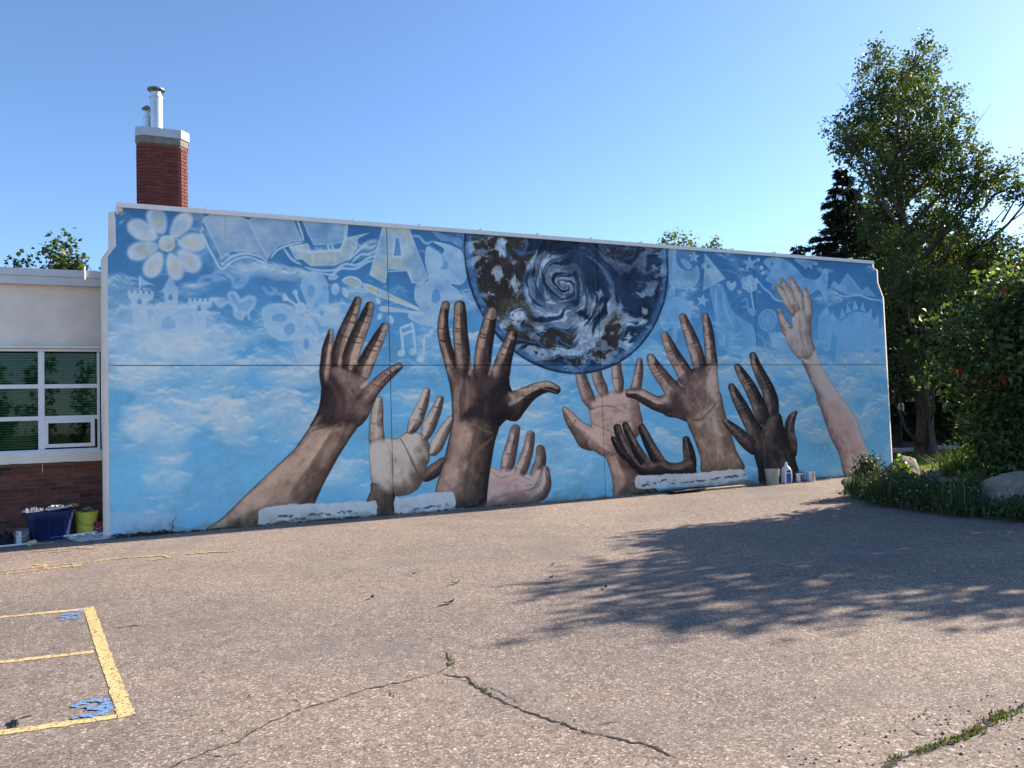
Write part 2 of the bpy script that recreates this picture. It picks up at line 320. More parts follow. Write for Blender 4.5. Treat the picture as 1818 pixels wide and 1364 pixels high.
('g',[(1.029,3.735),(1.15,3.761),(1.209,3.634),(1.352,3.693),(1.412,3.641),(1.327,3.445),(1.225,3.356),(1.125,3.439),(1.087,3.588)],0.4,0.3,(158,188,226),True,(188,206,230),0.012,0.012),
('s',[(0.482,3.819),(0.559,3.822),(0.619,3.951),(0.736,3.999),(0.874,3.974),(0.816,4.045),(0.955,4.074),(1.093,3.973),(1.121,3.846),(1.234,3.958),(1.295,3.939),(1.359,4.115),(1.483,4.208),(1.606,4.128),(1.734,4.244),(1.86,4.228),(2.029,4.193),(2.222,4.181)],0.0431,(140,176,222),0.6,1,0,True),
('s',[(1.56,3.864),(1.662,3.759),(1.768,3.807),(1.685,3.869)],0.0431,(140,176,222),0.6,1,0,True),
('s',[(1.131,3.846),(1.192,3.849),(1.274,3.895)],0.0431,(140,176,222),0.6,1,0,True),
('s',[(1.788,3.764),(1.893,3.746),(1.934,3.659)],0.0431,(140,176,222),0.6,1,0,True),
('g',[(0.651,4.928),(0.79,5.011),(0.989,5.054),(1.19,5.022),(1.352,4.951),(1.491,4.645),(1.635,4.321),(1.446,4.413),(1.242,4.45),(1.06,4.409),(0.93,4.282),(0.804,4.577)],0.85,0.6,(140,164,200),False,(180,198,224),0.012,0.01),
('g',[(1.352,4.951),(1.456,5.035),(1.706,5.073),(2.046,5.071),(2.128,4.866),(2.214,4.667),(2.037,4.637),(1.823,4.552),(1.716,4.44),(1.635,4.321),(1.491,4.645)],0.85,0.6,(138,162,200),False,(180,198,224),0.012,0.01),
('g',[(0.868,4.902),(1.148,4.945),(1.408,4.639),(1.488,4.492),(1.243,4.52),(1.001,4.504)],0.35,0,(166,180,206),True,(188,206,230),0.012,0.08),
('g',[(1.495,4.907),(1.789,4.996),(2.042,4.86),(1.996,4.701),(1.74,4.595),(1.614,4.565)],0.35,0,(160,176,206),True,(188,206,230),0.012,0.08),
('s',[(0.64,4.799),(0.783,4.49),(0.921,4.204),(1.079,4.333),(1.282,4.397),(1.486,4.372),(1.63,4.299)],0.0192,(178,196,222),0.85,0.6,0,True),
('s',[(0.619,4.73),(0.762,4.425),(0.924,4.132),(1.098,4.274),(1.301,4.346),(1.485,4.317),(1.608,4.246)],0.0192,(178,196,222),0.85,0.6,0,True),
('s',[(1.694,4.351),(1.801,4.489),(1.994,4.59),(2.21,4.648)],0.0192,(178,196,222),0.85,0.6,0,True),
('s',[(2.11,5.065),(2.192,4.826),(2.232,4.672)],0.0192,(178,196,222),0.85,0.6,0,True),
('s',[(0.668,4.748),(0.802,4.438),(0.928,4.162)],0.0144,(50,96,156),0.8,0.6,0,True),
('s',[(0.957,4.202),(1.118,4.307),(1.322,4.373),(1.568,4.3)],0.0144,(70,120,180),0.6,0.6,0,True),
('g',[(2.213,5.011),(2.568,5.034),(2.968,5.024),(2.923,4.867),(2.942,4.708),(2.738,4.642),(2.394,4.604),(2.299,4.789)],0.8,0.6,(136,168,208),False,(188,206,230),0.012,0.012),
('g',[(2.344,4.814),(2.474,4.756),(2.56,4.649),(2.406,4.639)],0.3,0,(160,186,220),True,(188,206,230),0.012,0.05),
('d',[(2.312,4.879),(2.477,4.914),(2.531,4.828),(2.473,4.733),(2.342,4.747)],0.4,(84,128,184),True),
('g',[(1.983,4.567),(2.296,4.636),(2.355,4.519),(2.826,4.571),(2.921,4.764),(3.127,4.829),(3.36,4.891),(3.154,4.775),(3.122,4.617),(3.004,4.415),(2.741,4.28),(2.332,4.249),(2.2,4.358),(2.085,4.347)],0.85,0.55,(166,182,204),False,(188,206,230),0.012,0.012),
('g',[(2.292,4.43),(2.825,4.507),(2.96,4.492),(2.753,4.321),(2.354,4.277)],0.3,0,(172,172,152),False,(188,206,230),0.012,0.04),
('s',[(2.314,4.454),(2.324,4.286)],0.012,(140,140,126),0.4,1,0,True),
('s',[(2.424,4.46),(2.434,4.292)],0.012,(140,140,126),0.4,1,0,True),
('s',[(2.556,4.468),(2.566,4.3)],0.012,(140,140,126),0.4,1,0,True),
('s',[(2.69,4.476),(2.699,4.307)],0.012,(140,140,126),0.4,1,0,True),
('s',[(2.802,4.483),(2.811,4.313)],0.012,(140,140,126),0.4,1,0,True),
('s',[(2.626,4.631),(2.651,4.537)],0.0215,(178,198,224),0.8,0.6,0,True),
('s',[(2.698,4.635),(2.718,4.555)],0.0215,(178,198,224),0.8,0.6,0,True),
('s',[(2.971,4.996),(2.919,4.695)],0.0215,(178,198,224),0.8,0.6,0,True),
('s',[(1.993,4.545),(2.337,4.495),(2.848,4.549)],0.0215,(178,198,224),0.8,0.6,0,True),
('s',[(2.245,4.226),(2.44,4.187),(2.728,4.202),(2.911,4.316),(3.115,4.313),(3.326,4.445),(3.467,4.499)],0.0263,(168,196,230),0.85,0.7,0,True),
('s',[(2.957,4.373),(3.109,4.519),(3.262,4.66),(3.342,4.619),(3.472,4.69)],0.0263,(168,196,230),0.85,0.7,0,True),
('s',[(3.025,4.347),(3.189,4.494),(3.328,4.509),(3.469,4.587)],0.0263,(168,196,230),0.85,0.7,0,True),
('s',[(2.461,4.148),(2.682,4.125),(2.841,4.235),(3.091,4.248),(3.301,4.374),(3.418,4.403)],0.0263,(168,196,230),0.85,0.7,0,True),
('s',[(1.907,4.518),(2.032,4.348),(2.181,4.268)],0.0263,(168,196,230),0.85,0.7,0,True),
('g',[(3.586,5.016),(4.068,5.031),(4.228,4.606),(4.413,4.137),(4.266,4.043),(4.109,4.036),(4.01,4.279),(3.67,4.262),(3.612,4.006),(3.331,4.147)],0.85,0.5,(158,180,208),False,(188,206,230),0.012,0.01),
('d',[(3.814,4.827),(3.885,4.826),(3.923,4.515),(3.763,4.492)],0.95,(72,122,182),False),
('s',[(3.81,4.827),(3.759,4.491),(3.927,4.513),(3.889,4.824)],0.0168,(186,202,226),0.8,0.6,0,False),
('s',[(3.659,4.224),(4.016,4.267),(4.105,4.04)],0.0168,(186,204,228),0.7,0.6,0,False),
('g',[(3.371,4.21),(3.446,4.376),(3.601,4.405),(3.598,4.059)],0.4,0,(172,172,146),False,(188,206,230),0.012,0.06),
('g',[(3.654,4.469),(3.968,4.446),(4.051,4.388),(3.964,4.322),(3.672,4.327)],0.5,0,(178,172,142),True,(188,206,230),0.012,0.05),
('g',[(3.668,4.981),(4.025,4.987),(4.083,4.804),(3.977,4.797),(3.895,4.874),(3.747,4.843)],0.4,0,(172,174,160),True,(188,206,230),0.012,0.05),
('g',[(4.381,4.699),(4.533,4.687),(4.662,4.59),(4.71,4.698),(4.493,4.811),(4.668,4.801),(4.889,4.752),(5.065,4.646),(5.147,4.363),(5.13,4.18),(5.024,4.055),(4.823,4.054),(4.976,3.93),(5.011,3.783),(4.814,3.765),(4.679,3.687),(4.602,3.299),(4.406,3.284),(4.192,3.331),(4.014,3.42),(4.048,3.503),(4.242,3.57),(4.14,3.752),(4.169,4.022),(4.342,4.071),(4.409,4.137),(4.352,4.426)],0.92,0.5,(154,186,224),True,(186,206,232),0.012,0.012),
('d',[(4.707,4.477),(4.779,4.432),(4.754,4.325),(4.665,4.317),(4.644,4.353),(4.696,4.402)],0.9,(78,136,196),True),
('d',[(4.512,3.943),(4.594,3.931),(4.616,3.779),(4.526,3.699),(4.466,3.718),(4.461,3.847)],0.9,(78,136,196),True),
('s',[(4.341,4.801),(4.426,4.754),(4.533,4.666),(4.641,4.631),(4.694,4.539),(4.703,4.466)],0.0188,(90,140,200),0.7,0.6,0,True),
('s',[(4.128,4.89),(4.257,4.878),(4.362,4.771),(4.493,4.811)],0.0293,(158,186,222),0.7,0.8,0,True),
('g',[(4.499,5.0),(4.805,4.937),(5.05,4.89),(5.046,4.741),(4.847,4.834),(4.67,4.843)],0.35,0.2,(158,188,226),True,(188,206,230),0.012,0.012),
('g',[(2.859,4.009),(2.905,4.083),(3.019,4.116),(3.144,4.078),(3.204,3.996),(3.147,3.925),(3.004,3.933)],0.9,0.6,(176,192,214),True,(206,214,222),0.012,0.012),
('s',[(2.881,4.01),(3.018,4.061),(3.177,4.0)],0.012,(140,146,130),0.7,0.6,0,True),
('s',[(2.881,3.998),(3.04,4.005),(3.177,3.988)],0.012,(140,146,130),0.7,0.6,0,True),
('s',[(2.892,3.983),(3.016,3.956),(3.153,3.967)],0.012,(140,146,130),0.7,0.6,0,True),
('g',[(3.2,3.996),(3.292,4.0),(3.5,3.917),(4.234,3.596),(4.208,3.548),(3.45,3.79),(3.244,3.911)],0.9,0.6,(172,192,216),False,(204,214,226),0.012,0.012),
('g',[(3.314,3.948),(3.476,3.897),(3.427,3.826),(3.29,3.901)],0.5,0,(176,164,124),True,(188,206,230),0.012,0.02),
('s',[(3.591,3.809),(4.017,3.66)],0.0335,(172,168,140),0.6,0.8,0,True),
('s',[(3.488,3.909),(3.469,3.804)],0.012,(110,140,170),0.8,0.6,0,True),
('g',[(3.503,3.598),(3.633,3.613),(3.918,3.563),(4.281,3.527),(4.255,3.479),(3.916,3.512),(3.607,3.513),(3.502,3.54)],0.85,0.5,(170,194,222),True,(188,206,230),0.012,0.012),
('g',[(3.538,3.587),(3.656,3.579),(3.655,3.533),(3.56,3.53)],0.5,0,(172,172,152),True,(188,206,230),0.012,0.02),
('g',[(2.792,4.098),(2.786,4.076),(2.765,4.056),(2.733,4.04),(2.696,4.031),(2.661,4.032),(2.635,4.043),(2.624,4.06),(2.629,4.081),(2.65,4.101),(2.682,4.118),(2.72,4.126),(2.755,4.125),(2.781,4.115)],0.8,0.6,(164,188,218),True,(188,206,230),0.012,0.012),
('g',[(2.806,3.882),(2.799,3.837),(2.779,3.801),(2.752,3.78),(2.722,3.779),(2.696,3.798),(2.678,3.832),(2.672,3.876),(2.68,3.921),(2.699,3.957),(2.726,3.977),(2.756,3.979),(2.783,3.96),(2.801,3.926)],0.8,0.6,(164,188,218),True,(188,206,230),0.012,0.012),
('g',[(2.951,3.848),(2.959,3.811),(2.955,3.778),(2.941,3.755),(2.92,3.746),(2.896,3.754),(2.874,3.777),(2.857,3.81),(2.85,3.846),(2.853,3.879),(2.867,3.902),(2.888,3.911),(2.912,3.903),(2.935,3.881)],0.8,0.6,(164,188,218),True,(188,206,230),0.012,0.012),
('g',[(3.512,3.72),(3.521,3.696),(3.521,3.672),(3.512,3.653),(3.496,3.644),(3.475,3.645),(3.455,3.656),(3.438,3.676),(3.43,3.701),(3.43,3.724),(3.439,3.743),(3.455,3.753),(3.476,3.752),(3.496,3.74)],0.8,0.6,(164,188,218),True,(188,206,230),0.012,0.012),
('g',[(3.534,3.419),(3.521,3.395),(3.503,3.379),(3.483,3.373),(3.467,3.378),(3.456,3.394),(3.454,3.418),(3.46,3.444),(3.473,3.467),(3.491,3.483),(3.51,3.489),(3.527,3.484),(3.537,3.468),(3.54,3.445)],0.8,0.6,(164,188,218),True,(188,206,230),0.012,0.012),
('g',[(3.734,3.402),(3.741,3.366),(3.738,3.335),(3.725,3.313),(3.705,3.305),(3.682,3.314),(3.66,3.336),(3.644,3.368),(3.636,3.403),(3.639,3.435),(3.652,3.457),(3.672,3.465),(3.695,3.456),(3.717,3.434)],0.8,0.6,(164,188,218),True,(188,206,230),0.012,0.012),
('s',[(3.861,3.235),(3.891,3.026),(3.902,2.793)],0.0287,(176,204,234),0.9,0.5,0,True),
('s',[(4.081,3.345),(4.104,3.123),(4.125,2.841)],0.0287,(176,204,234),0.9,0.5,0,True),
('s',[(3.856,3.23),(4.085,3.322)],0.0287,(176,204,234),0.9,0.5,0,True),
('s',[(3.877,3.11),(4.096,3.197)],0.0287,(176,204,234),0.9,0.5,0,True),
('s',[(4.299,3.114),(4.263,2.725)],0.0287,(176,204,234),0.9,0.5,0,True),
('s',[(4.299,3.107),(4.393,3.127),(4.47,3.223)],0.0335,(176,204,234),0.9,0.5,0,True),
('g',[(3.934,2.823),(3.938,2.796),(3.929,2.769),(3.907,2.746),(3.878,2.733),(3.847,2.732),(3.82,2.743),(3.803,2.763),(3.798,2.79),(3.808,2.817),(3.829,2.84),(3.859,2.853),(3.89,2.854),(3.917,2.844)],0.9,0.3,(176,204,234),True,(188,206,230),0.012,0.012),
('g',[(4.143,2.852),(4.147,2.826),(4.137,2.798),(4.115,2.775),(4.086,2.762),(4.054,2.761),(4.027,2.771),(4.009,2.792),(4.005,2.819),(4.015,2.847),(4.037,2.869),(4.066,2.883),(4.098,2.884),(4.125,2.873)],0.9,0.3,(176,204,234),True,(188,206,230),0.012,0.012),
('g',[(4.288,2.722),(4.292,2.695),(4.282,2.667),(4.26,2.644),(4.23,2.631),(4.199,2.63),(4.171,2.641),(4.154,2.662),(4.149,2.689),(4.159,2.716),(4.181,2.739),(4.211,2.752),(4.243,2.754),(4.27,2.743)],0.9,0.3,(176,204,234),True,(188,206,230),0.012,0.012),
('s',[(3.798,2.654),(3.99,2.677),(4.181,2.584),(4.355,2.678)],0.0287,(150,186,226),0.6,1,0,True),
('s',[(3.608,2.653),(3.772,2.561),(3.941,2.631)],0.0287,(150,186,226),0.6,1,0,True),
('s',[(4.141,2.888),(4.287,2.866),(4.463,2.986)],0.0287,(150,186,226),0.6,1,0,True),
('g',[(2.237,4.07),(2.374,4.166),(2.548,4.094),(2.623,3.885),(2.594,3.547),(2.446,3.431),(2.316,3.472),(2.224,3.714),(2.161,3.911)],0.75,0.5,(156,190,230),True,(188,206,230),0.012,0.012),
('g',[(2.446,3.431),(2.603,3.547),(2.823,3.441),(2.775,3.282),(2.597,3.267),(2.497,3.243)],0.5,0.3,(158,188,226),True,(188,206,230),0.012,0.012),
('g',[(1.55,3.516),(1.722,3.597),(1.932,3.593),(2.1,3.466),(2.252,3.271),(2.094,3.124),(2.006,2.998),(1.795,2.995),(1.62,3.149),(1.551,3.343)],0.75,0.5,(156,190,230),True,(188,206,230),0.012,0.012),
('g',[(2.027,3.002),(2.246,3.204),(2.384,3.051),(2.426,2.874),(2.365,2.674),(2.18,2.603),(2.065,2.717)],0.75,0.5,(160,192,230),True,(188,206,230),0.012,0.012),
('d',[(2.395,3.827),(2.388,3.778),(2.369,3.739),(2.342,3.716),(2.313,3.715),(2.288,3.736),(2.27,3.774),(2.265,3.822),(2.272,3.87),(2.291,3.91),(2.318,3.933),(2.347,3.934),(2.373,3.913),(2.39,3.875)],0.85,(92,146,202),True),
('d',[(2.465,3.597),(2.459,3.575),(2.445,3.558),(2.423,3.548),(2.4,3.547),(2.379,3.556),(2.365,3.573),(2.36,3.594),(2.366,3.615),(2.381,3.633),(2.402,3.643),(2.425,3.644),(2.446,3.635),(2.46,3.618)],0.85,(92,146,202),True),
('d',[(2.542,3.465),(2.537,3.445),(2.526,3.43),(2.51,3.42),(2.492,3.42),(2.476,3.428),(2.466,3.444),(2.462,3.463),(2.467,3.482),(2.478,3.498),(2.494,3.507),(2.512,3.508),(2.527,3.5),(2.538,3.484)],0.85,(92,146,202),True),
('d',[(1.939,3.37),(1.934,3.324),(1.905,3.283),(1.86,3.254),(1.806,3.243),(1.755,3.252),(1.716,3.28),(1.698,3.32),(1.703,3.365),(1.731,3.406),(1.777,3.435),(1.83,3.446),(1.882,3.437),(1.921,3.41)],0.85,(92,146,202),True),
('d',[(2.055,3.158),(2.03,3.116),(1.993,3.088),(1.953,3.08),(1.916,3.094),(1.89,3.126),(1.88,3.17),(1.888,3.218),(1.913,3.26),(1.95,3.288),(1.99,3.296),(2.027,3.283),(2.053,3.251),(2.063,3.206)],0.85,(92,146,202),True),
('d',[(2.284,2.943),(2.282,2.905),(2.27,2.873),(2.252,2.854),(2.231,2.852),(2.211,2.867),(2.196,2.896),(2.189,2.934),(2.191,2.972),(2.202,3.004),(2.22,3.023),(2.241,3.025),(2.261,3.01),(2.277,2.981)],0.85,(92,146,202),True),
('s',[(1.696,3.302),(1.842,3.262),(2.012,3.321),(2.161,3.291)],0.0383,(156,190,230),0.8,0.7,0,True),
('g',[(2.242,3.548),(2.233,3.507),(2.208,3.474),(2.173,3.455),(2.135,3.454),(2.101,3.471),(2.078,3.503),(2.07,3.543),(2.079,3.583),(2.104,3.616),(2.138,3.635),(2.177,3.636),(2.211,3.62),(2.234,3.588)],0.85,0.5,(166,196,232),True,(188,206,230),0.012,0.012),
('g',[(2.207,3.425),(2.283,3.431),(2.399,3.252),(2.457,3.097),(2.417,3.074),(2.311,3.205),(2.227,3.337)],0.8,0.4,(164,194,230),True,(188,206,230),0.012,0.012),
('s',[(2.142,3.627),(2.095,3.731),(2.06,3.814)],0.0263,(182,204,230),0.8,0.6,0,True),
('s',[(2.082,3.594),(1.976,3.661),(1.892,3.719)],0.0263,(182,204,230),0.8,0.6,0,True),
('g',[(2.103,3.798),(2.098,3.782),(2.086,3.77),(2.069,3.762),(2.05,3.761),(2.033,3.768),(2.021,3.779),(2.017,3.795),(2.022,3.81),(2.034,3.823),(2.051,3.83),(2.07,3.831),(2.087,3.825),(2.099,3.813)],0.7,0.2,(158,188,226),True,(188,206,230),0.012,0.012),
('g',[(1.943,3.712),(1.939,3.697),(1.927,3.684),(1.91,3.677),(1.891,3.676),(1.874,3.682),(1.862,3.694),(1.858,3.709),(1.863,3.725),(1.875,3.737),(1.892,3.745),(1.911,3.746),(1.928,3.739),(1.939,3.728)],0.7,0.2,(158,188,226),True,(188,206,230),0.012,0.012),
('s',[(1.893,3.768),(1.934,3.681),(1.87,3.657)],0.0215,(182,204,230),0.8,0.6,0,True),
('s',[(2.076,3.841),(2.106,3.776)],0.0192,(182,204,230),0.8,0.6,0,True),
('g',[(9.67,4.981),(9.843,4.983),(9.839,4.766),(9.958,4.608),(10.175,4.559),(10.367,4.69),(10.433,4.526),(10.367,4.325),(10.175,4.196),(9.918,4.171),(9.642,4.279)],0.7,0.4,(142,178,220),True,(188,206,230),0.012,0.012),
('d',[(9.87,4.948),(10.18,4.997),(10.395,4.858),(10.367,4.69),(10.176,4.562),(9.958,4.611),(9.85,4.767)],0.8,(70,116,178),True),
('g',[(9.95,4.803),(10.167,4.754),(10.235,4.637),(10.086,4.599)],0.5,0.2,(158,188,226),True,(188,206,230),0.012,0.012),
('g',[(10.319,4.996),(10.344,4.911),(10.453,4.906),(10.358,4.85),(10.374,4.763),(10.29,4.814),(10.192,4.766),(10.234,4.852),(10.158,4.909),(10.267,4.912)],0.85,0.5,(146,180,220),False,(188,206,230),0.012,0.012),
('g',[(11.8,4.976),(11.859,4.871),(12.013,4.885),(11.897,4.796),(11.944,4.686),(11.813,4.736),(11.689,4.655),(11.724,4.775),(11.601,4.834),(11.752,4.858)],0.85,0.5,(146,180,220),False,(188,206,230),0.012,0.012),
('g',[(10.516,4.09),(10.534,3.989),(10.657,3.971),(10.542,3.918),(10.549,3.816),(10.461,3.884),(10.343,3.839),(10.402,3.934),(10.323,4.007),(10.447,3.998)],0.7,0.4,(150,190,230),False,(188,206,230),0.012,0.012),
('g',[(10.588,4.967),(11.112,4.442),(10.779,4.298),(10.5,4.158),(10.56,4.593)],0.75,0.5,(142,176,212),False,(188,206,230),0.012,0.012),
('s',[(10.588,4.961),(10.66,4.201)],0.0129,(110,150,200),0.8,0.6,0,True),
('s',[(10.625,4.596),(10.855,4.301)],0.0129,(176,184,190),0.6,0.6,0,True),
('d',[(10.72,4.687),(10.714,4.669),(10.7,4.655),(10.68,4.646),(10.658,4.645),(10.638,4.652),(10.626,4.665),(10.622,4.682),(10.627,4.699),(10.642,4.714),(10.662,4.723),(10.684,4.724),(10.703,4.717),(10.716,4.704)],0.9,(70,110,160),True),
('g',[(10.596,4.693),(10.589,4.666),(10.573,4.644),(10.552,4.631),(10.528,4.63),(10.508,4.64),(10.494,4.661),(10.49,4.687),(10.497,4.714),(10.513,4.736),(10.535,4.749),(10.558,4.75),(10.579,4.739),(10.592,4.719)],0.6,0.3,(158,188,226),True,(188,206,230),0.012,0.012),
('g',[(10.699,4.233),(11.008,4.307),(11.146,4.004),(11.285,3.731),(11.589,3.546),(11.818,3.401),(11.869,2.902),(11.465,2.775),(10.861,3.016),(10.783,3.686)],0.55,0.25,(132,182,232),True,(188,206,230),0.012,0.012),
('s',[(10.85,4.209),(10.83,3.84),(10.881,3.383)],0.0361,(150,194,238),0.5,1,0,True),
('s',[(11.003,4.215),(11.093,3.756),(11.266,3.39)],0.0361,(150,194,238),0.5,1,0,True),
('s',[(11.026,3.233),(10.975,3.018),(10.866,3.108)],0.0361,(150,194,238),0.5,1,0,True),
('s',[(11.143,3.265),(11.335,3.237),(11.496,3.302)],0.0361,(150,194,238),0.5,1,0,True),
('s',[(11.173,3.112),(11.293,3.175),(11.446,3.115)],0.0361,(150,194,238),0.5,1,0,True),
('g',[(11.26,4.179),(11.146,4.282),(11.142,4.359),(11.206,4.396),(11.273,4.344),(11.355,4.403),(11.407,4.356),(11.387,4.286)],0.8,0.4,(152,186,226),True,(188,206,230),0.012,0.012),
('g',[(11.735,4.433),(11.724,4.399),(11.696,4.372),(11.657,4.356),(11.614,4.354),(11.577,4.367),(11.552,4.392),(11.544,4.424),(11.556,4.457),(11.584,4.484),(11.623,4.501),(11.665,4.503),(11.703,4.49),(11.728,4.465)],0.75,0.5,(160,190,228),True,(188,206,230),0.012,0.012),
('g',[(11.898,4.487),(11.887,4.454),(11.859,4.426),(11.819,4.41),(11.776,4.408),(11.739,4.421),(11.714,4.446),(11.706,4.478),(11.717,4.512),(11.746,4.539),(11.785,4.556),(11.828,4.558),(11.865,4.545),(11.891,4.52)],0.75,0.5,(160,190,228),True,(188,206,230),0.012,0.012),
('g',[(12.015,4.414),(12.003,4.38),(11.975,4.353),(11.935,4.336),(11.892,4.334),(11.854,4.347),(11.829,4.373),(11.821,4.405),(11.833,4.438),(11.861,4.466),(11.901,4.482),(11.944,4.484),(11.982,4.471),(12.007,4.446)],0.75,0.5,(160,190,228),True,(188,206,230),0.012,0.012),
('g',[(11.748,4.308),(11.736,4.274),(11.708,4.247),(11.669,4.231),(11.627,4.229),(11.589,4.242),(11.565,4.267),(11.557,4.3),(11.568,4.333),(11.596,4.36),(11.635,4.376),(11.678,4.378),(11.715,4.365),(11.74,4.34)],0.75,0.5,(160,190,228),True,(188,206,230),0.012,0.012),
('g',[(11.864,4.25),(11.853,4.216),(11.825,4.189),(11.785,4.173),(11.743,4.171),(11.705,4.184),(11.68,4.21),(11.672,4.242),(11.684,4.275),(11.712,4.302),(11.751,4.318),(11.794,4.32),(11.832,4.307),(11.857,4.282)],0.75,0.5,(160,190,228),True,(188,206,230),0.012,0.012),
('g',[(11.987,4.286),(11.976,4.253),(11.947,4.225),(11.907,4.209),(11.864,4.207),(11.827,4.221),(11.802,4.246),(11.794,4.278),(11.805,4.311),(11.834,4.339),(11.873,4.355),(11.916,4.357),(11.954,4.344),(11.979,4.319)],0.75,0.5,(160,190,228),True,(188,206,230),0.012,0.012),
('g',[(11.852,4.375),(11.84,4.342),(11.812,4.314),(11.773,4.298),(11.73,4.296),(11.692,4.309),(11.667,4.334),(11.66,4.367),(11.671,4.4),(11.699,4.427),(11.738,4.443),(11.781,4.445),(11.819,4.432),(11.844,4.407)],0.75,0.5,(160,190,228),True,(188,206,230),0.012,0.012),
('d',[(11.724,4.385),(11.721,4.373),(11.713,4.362),(11.701,4.357),(11.689,4.356),(11.678,4.361),(11.671,4.37),(11.669,4.383),(11.672,4.395),(11.68,4.405),(11.692,4.411),(11.704,4.412),(11.715,4.407),(11.722,4.397)],0.7,(90,134,192),True),
('d',[(11.866,4.423),(11.863,4.41),(11.855,4.4),(11.843,4.394),(11.83,4.394),(11.82,4.399),(11.812,4.408),(11.81,4.42),(11.814,4.433),(11.822,4.443),(11.834,4.449),(11.846,4.449),(11.857,4.445),(11.864,4.435)],0.7,(90,134,192),True),
('d',[(11.759,4.292),(11.755,4.28),(11.747,4.27),(11.736,4.264),(11.723,4.263),(11.712,4.268),(11.705,4.278),(11.703,4.29),(11.706,4.302),(11.715,4.313),(11.726,4.319),(11.739,4.319),(11.75,4.314),(11.757,4.305)],0.7,(90,134,192),True),
('d',[(11.881,4.329),(11.878,4.317),(11.869,4.306),(11.858,4.3),(11.845,4.3),(11.834,4.305),(11.827,4.314),(11.825,4.327),(11.828,4.339),(11.837,4.349),(11.848,4.355),(11.861,4.356),(11.872,4.351),(11.879,4.341)],0.7,(90,134,192),True),
('s',[(11.804,4.184),(11.832,3.966),(11.873,3.779)],0.0232,(182,204,230),0.8,0.6,0,True),
('g',[(11.514,4.246),(11.521,4.194),(11.585,4.184),(11.524,4.158),(11.525,4.105),(11.481,4.141),(11.417,4.119),(11.451,4.167),(11.411,4.206),(11.476,4.2)],0.6,0.3,(158,188,226),False,(188,206,230),0.012,0.012),
('g',[(12.05,4.251),(12.065,4.214),(12.117,4.214),(12.075,4.187),(12.086,4.149),(12.045,4.17),(12.001,4.146),(12.017,4.185),(11.978,4.209),(12.029,4.212)],0.6,0.3,(158,188,226),False,(188,206,230),0.012,0.012),
('g',[(11.685,3.836),(11.921,3.78),(11.873,3.653),(11.717,3.712)],0.5,0.2,(158,188,226),True,(188,206,230),0.012,0.012),
('g',[(12.188,4.866),(12.482,4.985),(12.855,4.942),(13.182,4.752),(13.385,4.572),(13.776,4.551),(14.014,4.801),(14.12,4.723),(14.071,4.339),(14.017,4.065),(13.804,4.312),(13.446,4.176),(12.811,4.24),(12.486,4.371),(12.23,4.48),(12.4,4.654)],0.72,0.3,(130,176,228),True,(188,206,230),0.012,0.012),
('d',[(12.486,4.838),(12.481,4.819),(12.47,4.804),(12.454,4.795),(12.438,4.794),(12.423,4.802),(12.414,4.816),(12.411,4.834),(12.416,4.852),(12.427,4.867),(12.443,4.876),(12.459,4.877),(12.474,4.87),(12.483,4.856)],0.9,(64,100,150),True),
('g',[(13.113,4.998),(13.759,4.953),(13.775,4.871),(13.622,4.879),(13.637,4.765),(13.511,4.841),(13.442,4.771),(13.317,4.847)],0.5,0.3,(158,188,226),True,(188,206,230),0.012,0.012),
('s',[(12.175,4.659),(12.4,4.648)],0.0155,(110,160,210),0.7,0.6,0,True),
('g',[(12.101,4.909),(12.095,4.891),(12.079,4.875),(12.057,4.866),(12.034,4.865),(12.013,4.872),(12.0,4.885),(11.995,4.903),(12.002,4.921),(12.017,4.936),(12.039,4.946),(12.062,4.947),(12.083,4.94),(12.097,4.927)],0.9,0.3,(160,192,230),True,(188,206,230),0.012,0.012),
('g',[(12.184,4.739),(12.178,4.72),(12.162,4.705),(12.141,4.696),(12.117,4.695),(12.096,4.702),(12.082,4.715),(12.078,4.733),(12.085,4.751),(12.1,4.767),(12.122,4.776),(12.145,4.777),(12.166,4.77),(12.18,4.756)],0.9,0.3,(160,192,230),True,(188,206,230),0.012,0.012),
('g',[(12.214,4.619),(12.209,4.605),(12.197,4.594),(12.18,4.587),(12.162,4.586),(12.146,4.591),(12.135,4.602),(12.132,4.615),(12.137,4.629),(12.149,4.641),(12.166,4.648),(12.184,4.649),(12.2,4.644),(12.211,4.633)],0.9,0.3,(160,192,230),True,(188,206,230),0.012,0.012),
('s',[(11.964,4.506),(12.153,4.293),(12.351,4.174),(12.466,4.051),(12.712,3.995),(12.79,3.901)],0.031,(150,188,232),0.8,0.6,0,True),
('g',[(14.165,4.409),(14.309,4.542),(14.447,4.448),(14.732,4.736),(14.907,4.603),(15.191,4.333),(15.374,4.453),(15.656,4.214),(15.255,4.244),(14.606,4.243)],0.6,0.4,(136,174,222),False,(188,206,230),0.012,0.012),
('s',[(14.158,4.292),(14.602,4.186),(15.067,4.237),(15.437,4.155),(15.866,4.128)],0.0284,(156,192,234),0.8,0.6,0,True),
('s',[(14.239,4.179),(14.506,4.122),(14.411,4.052),(14.19,4.111)],0.0232,(140,180,225),0.7,1,0,True),
('g',[(12.497,3.545),(12.441,3.441),(12.345,3.364),(12.229,3.329),(12.116,3.343),(12.028,3.402),(11.982,3.495),(11.987,3.603),(12.042,3.706),(12.136,3.783),(12.252,3.819),(12.366,3.807),(12.456,3.748),(12.503,3.654)],0.55,0.7,(140,184,232),True,(188,206,230),0.012,0.012),
('s',[(12.246,3.805),(12.159,3.566),(12.258,3.331)],0.0207,(84,134,194),0.7,0.6,0,True),
('s',[(12.267,3.806),(12.334,3.57),(12.291,3.331)],0.0207,(84,134,194),0.7,0.6,0,True),
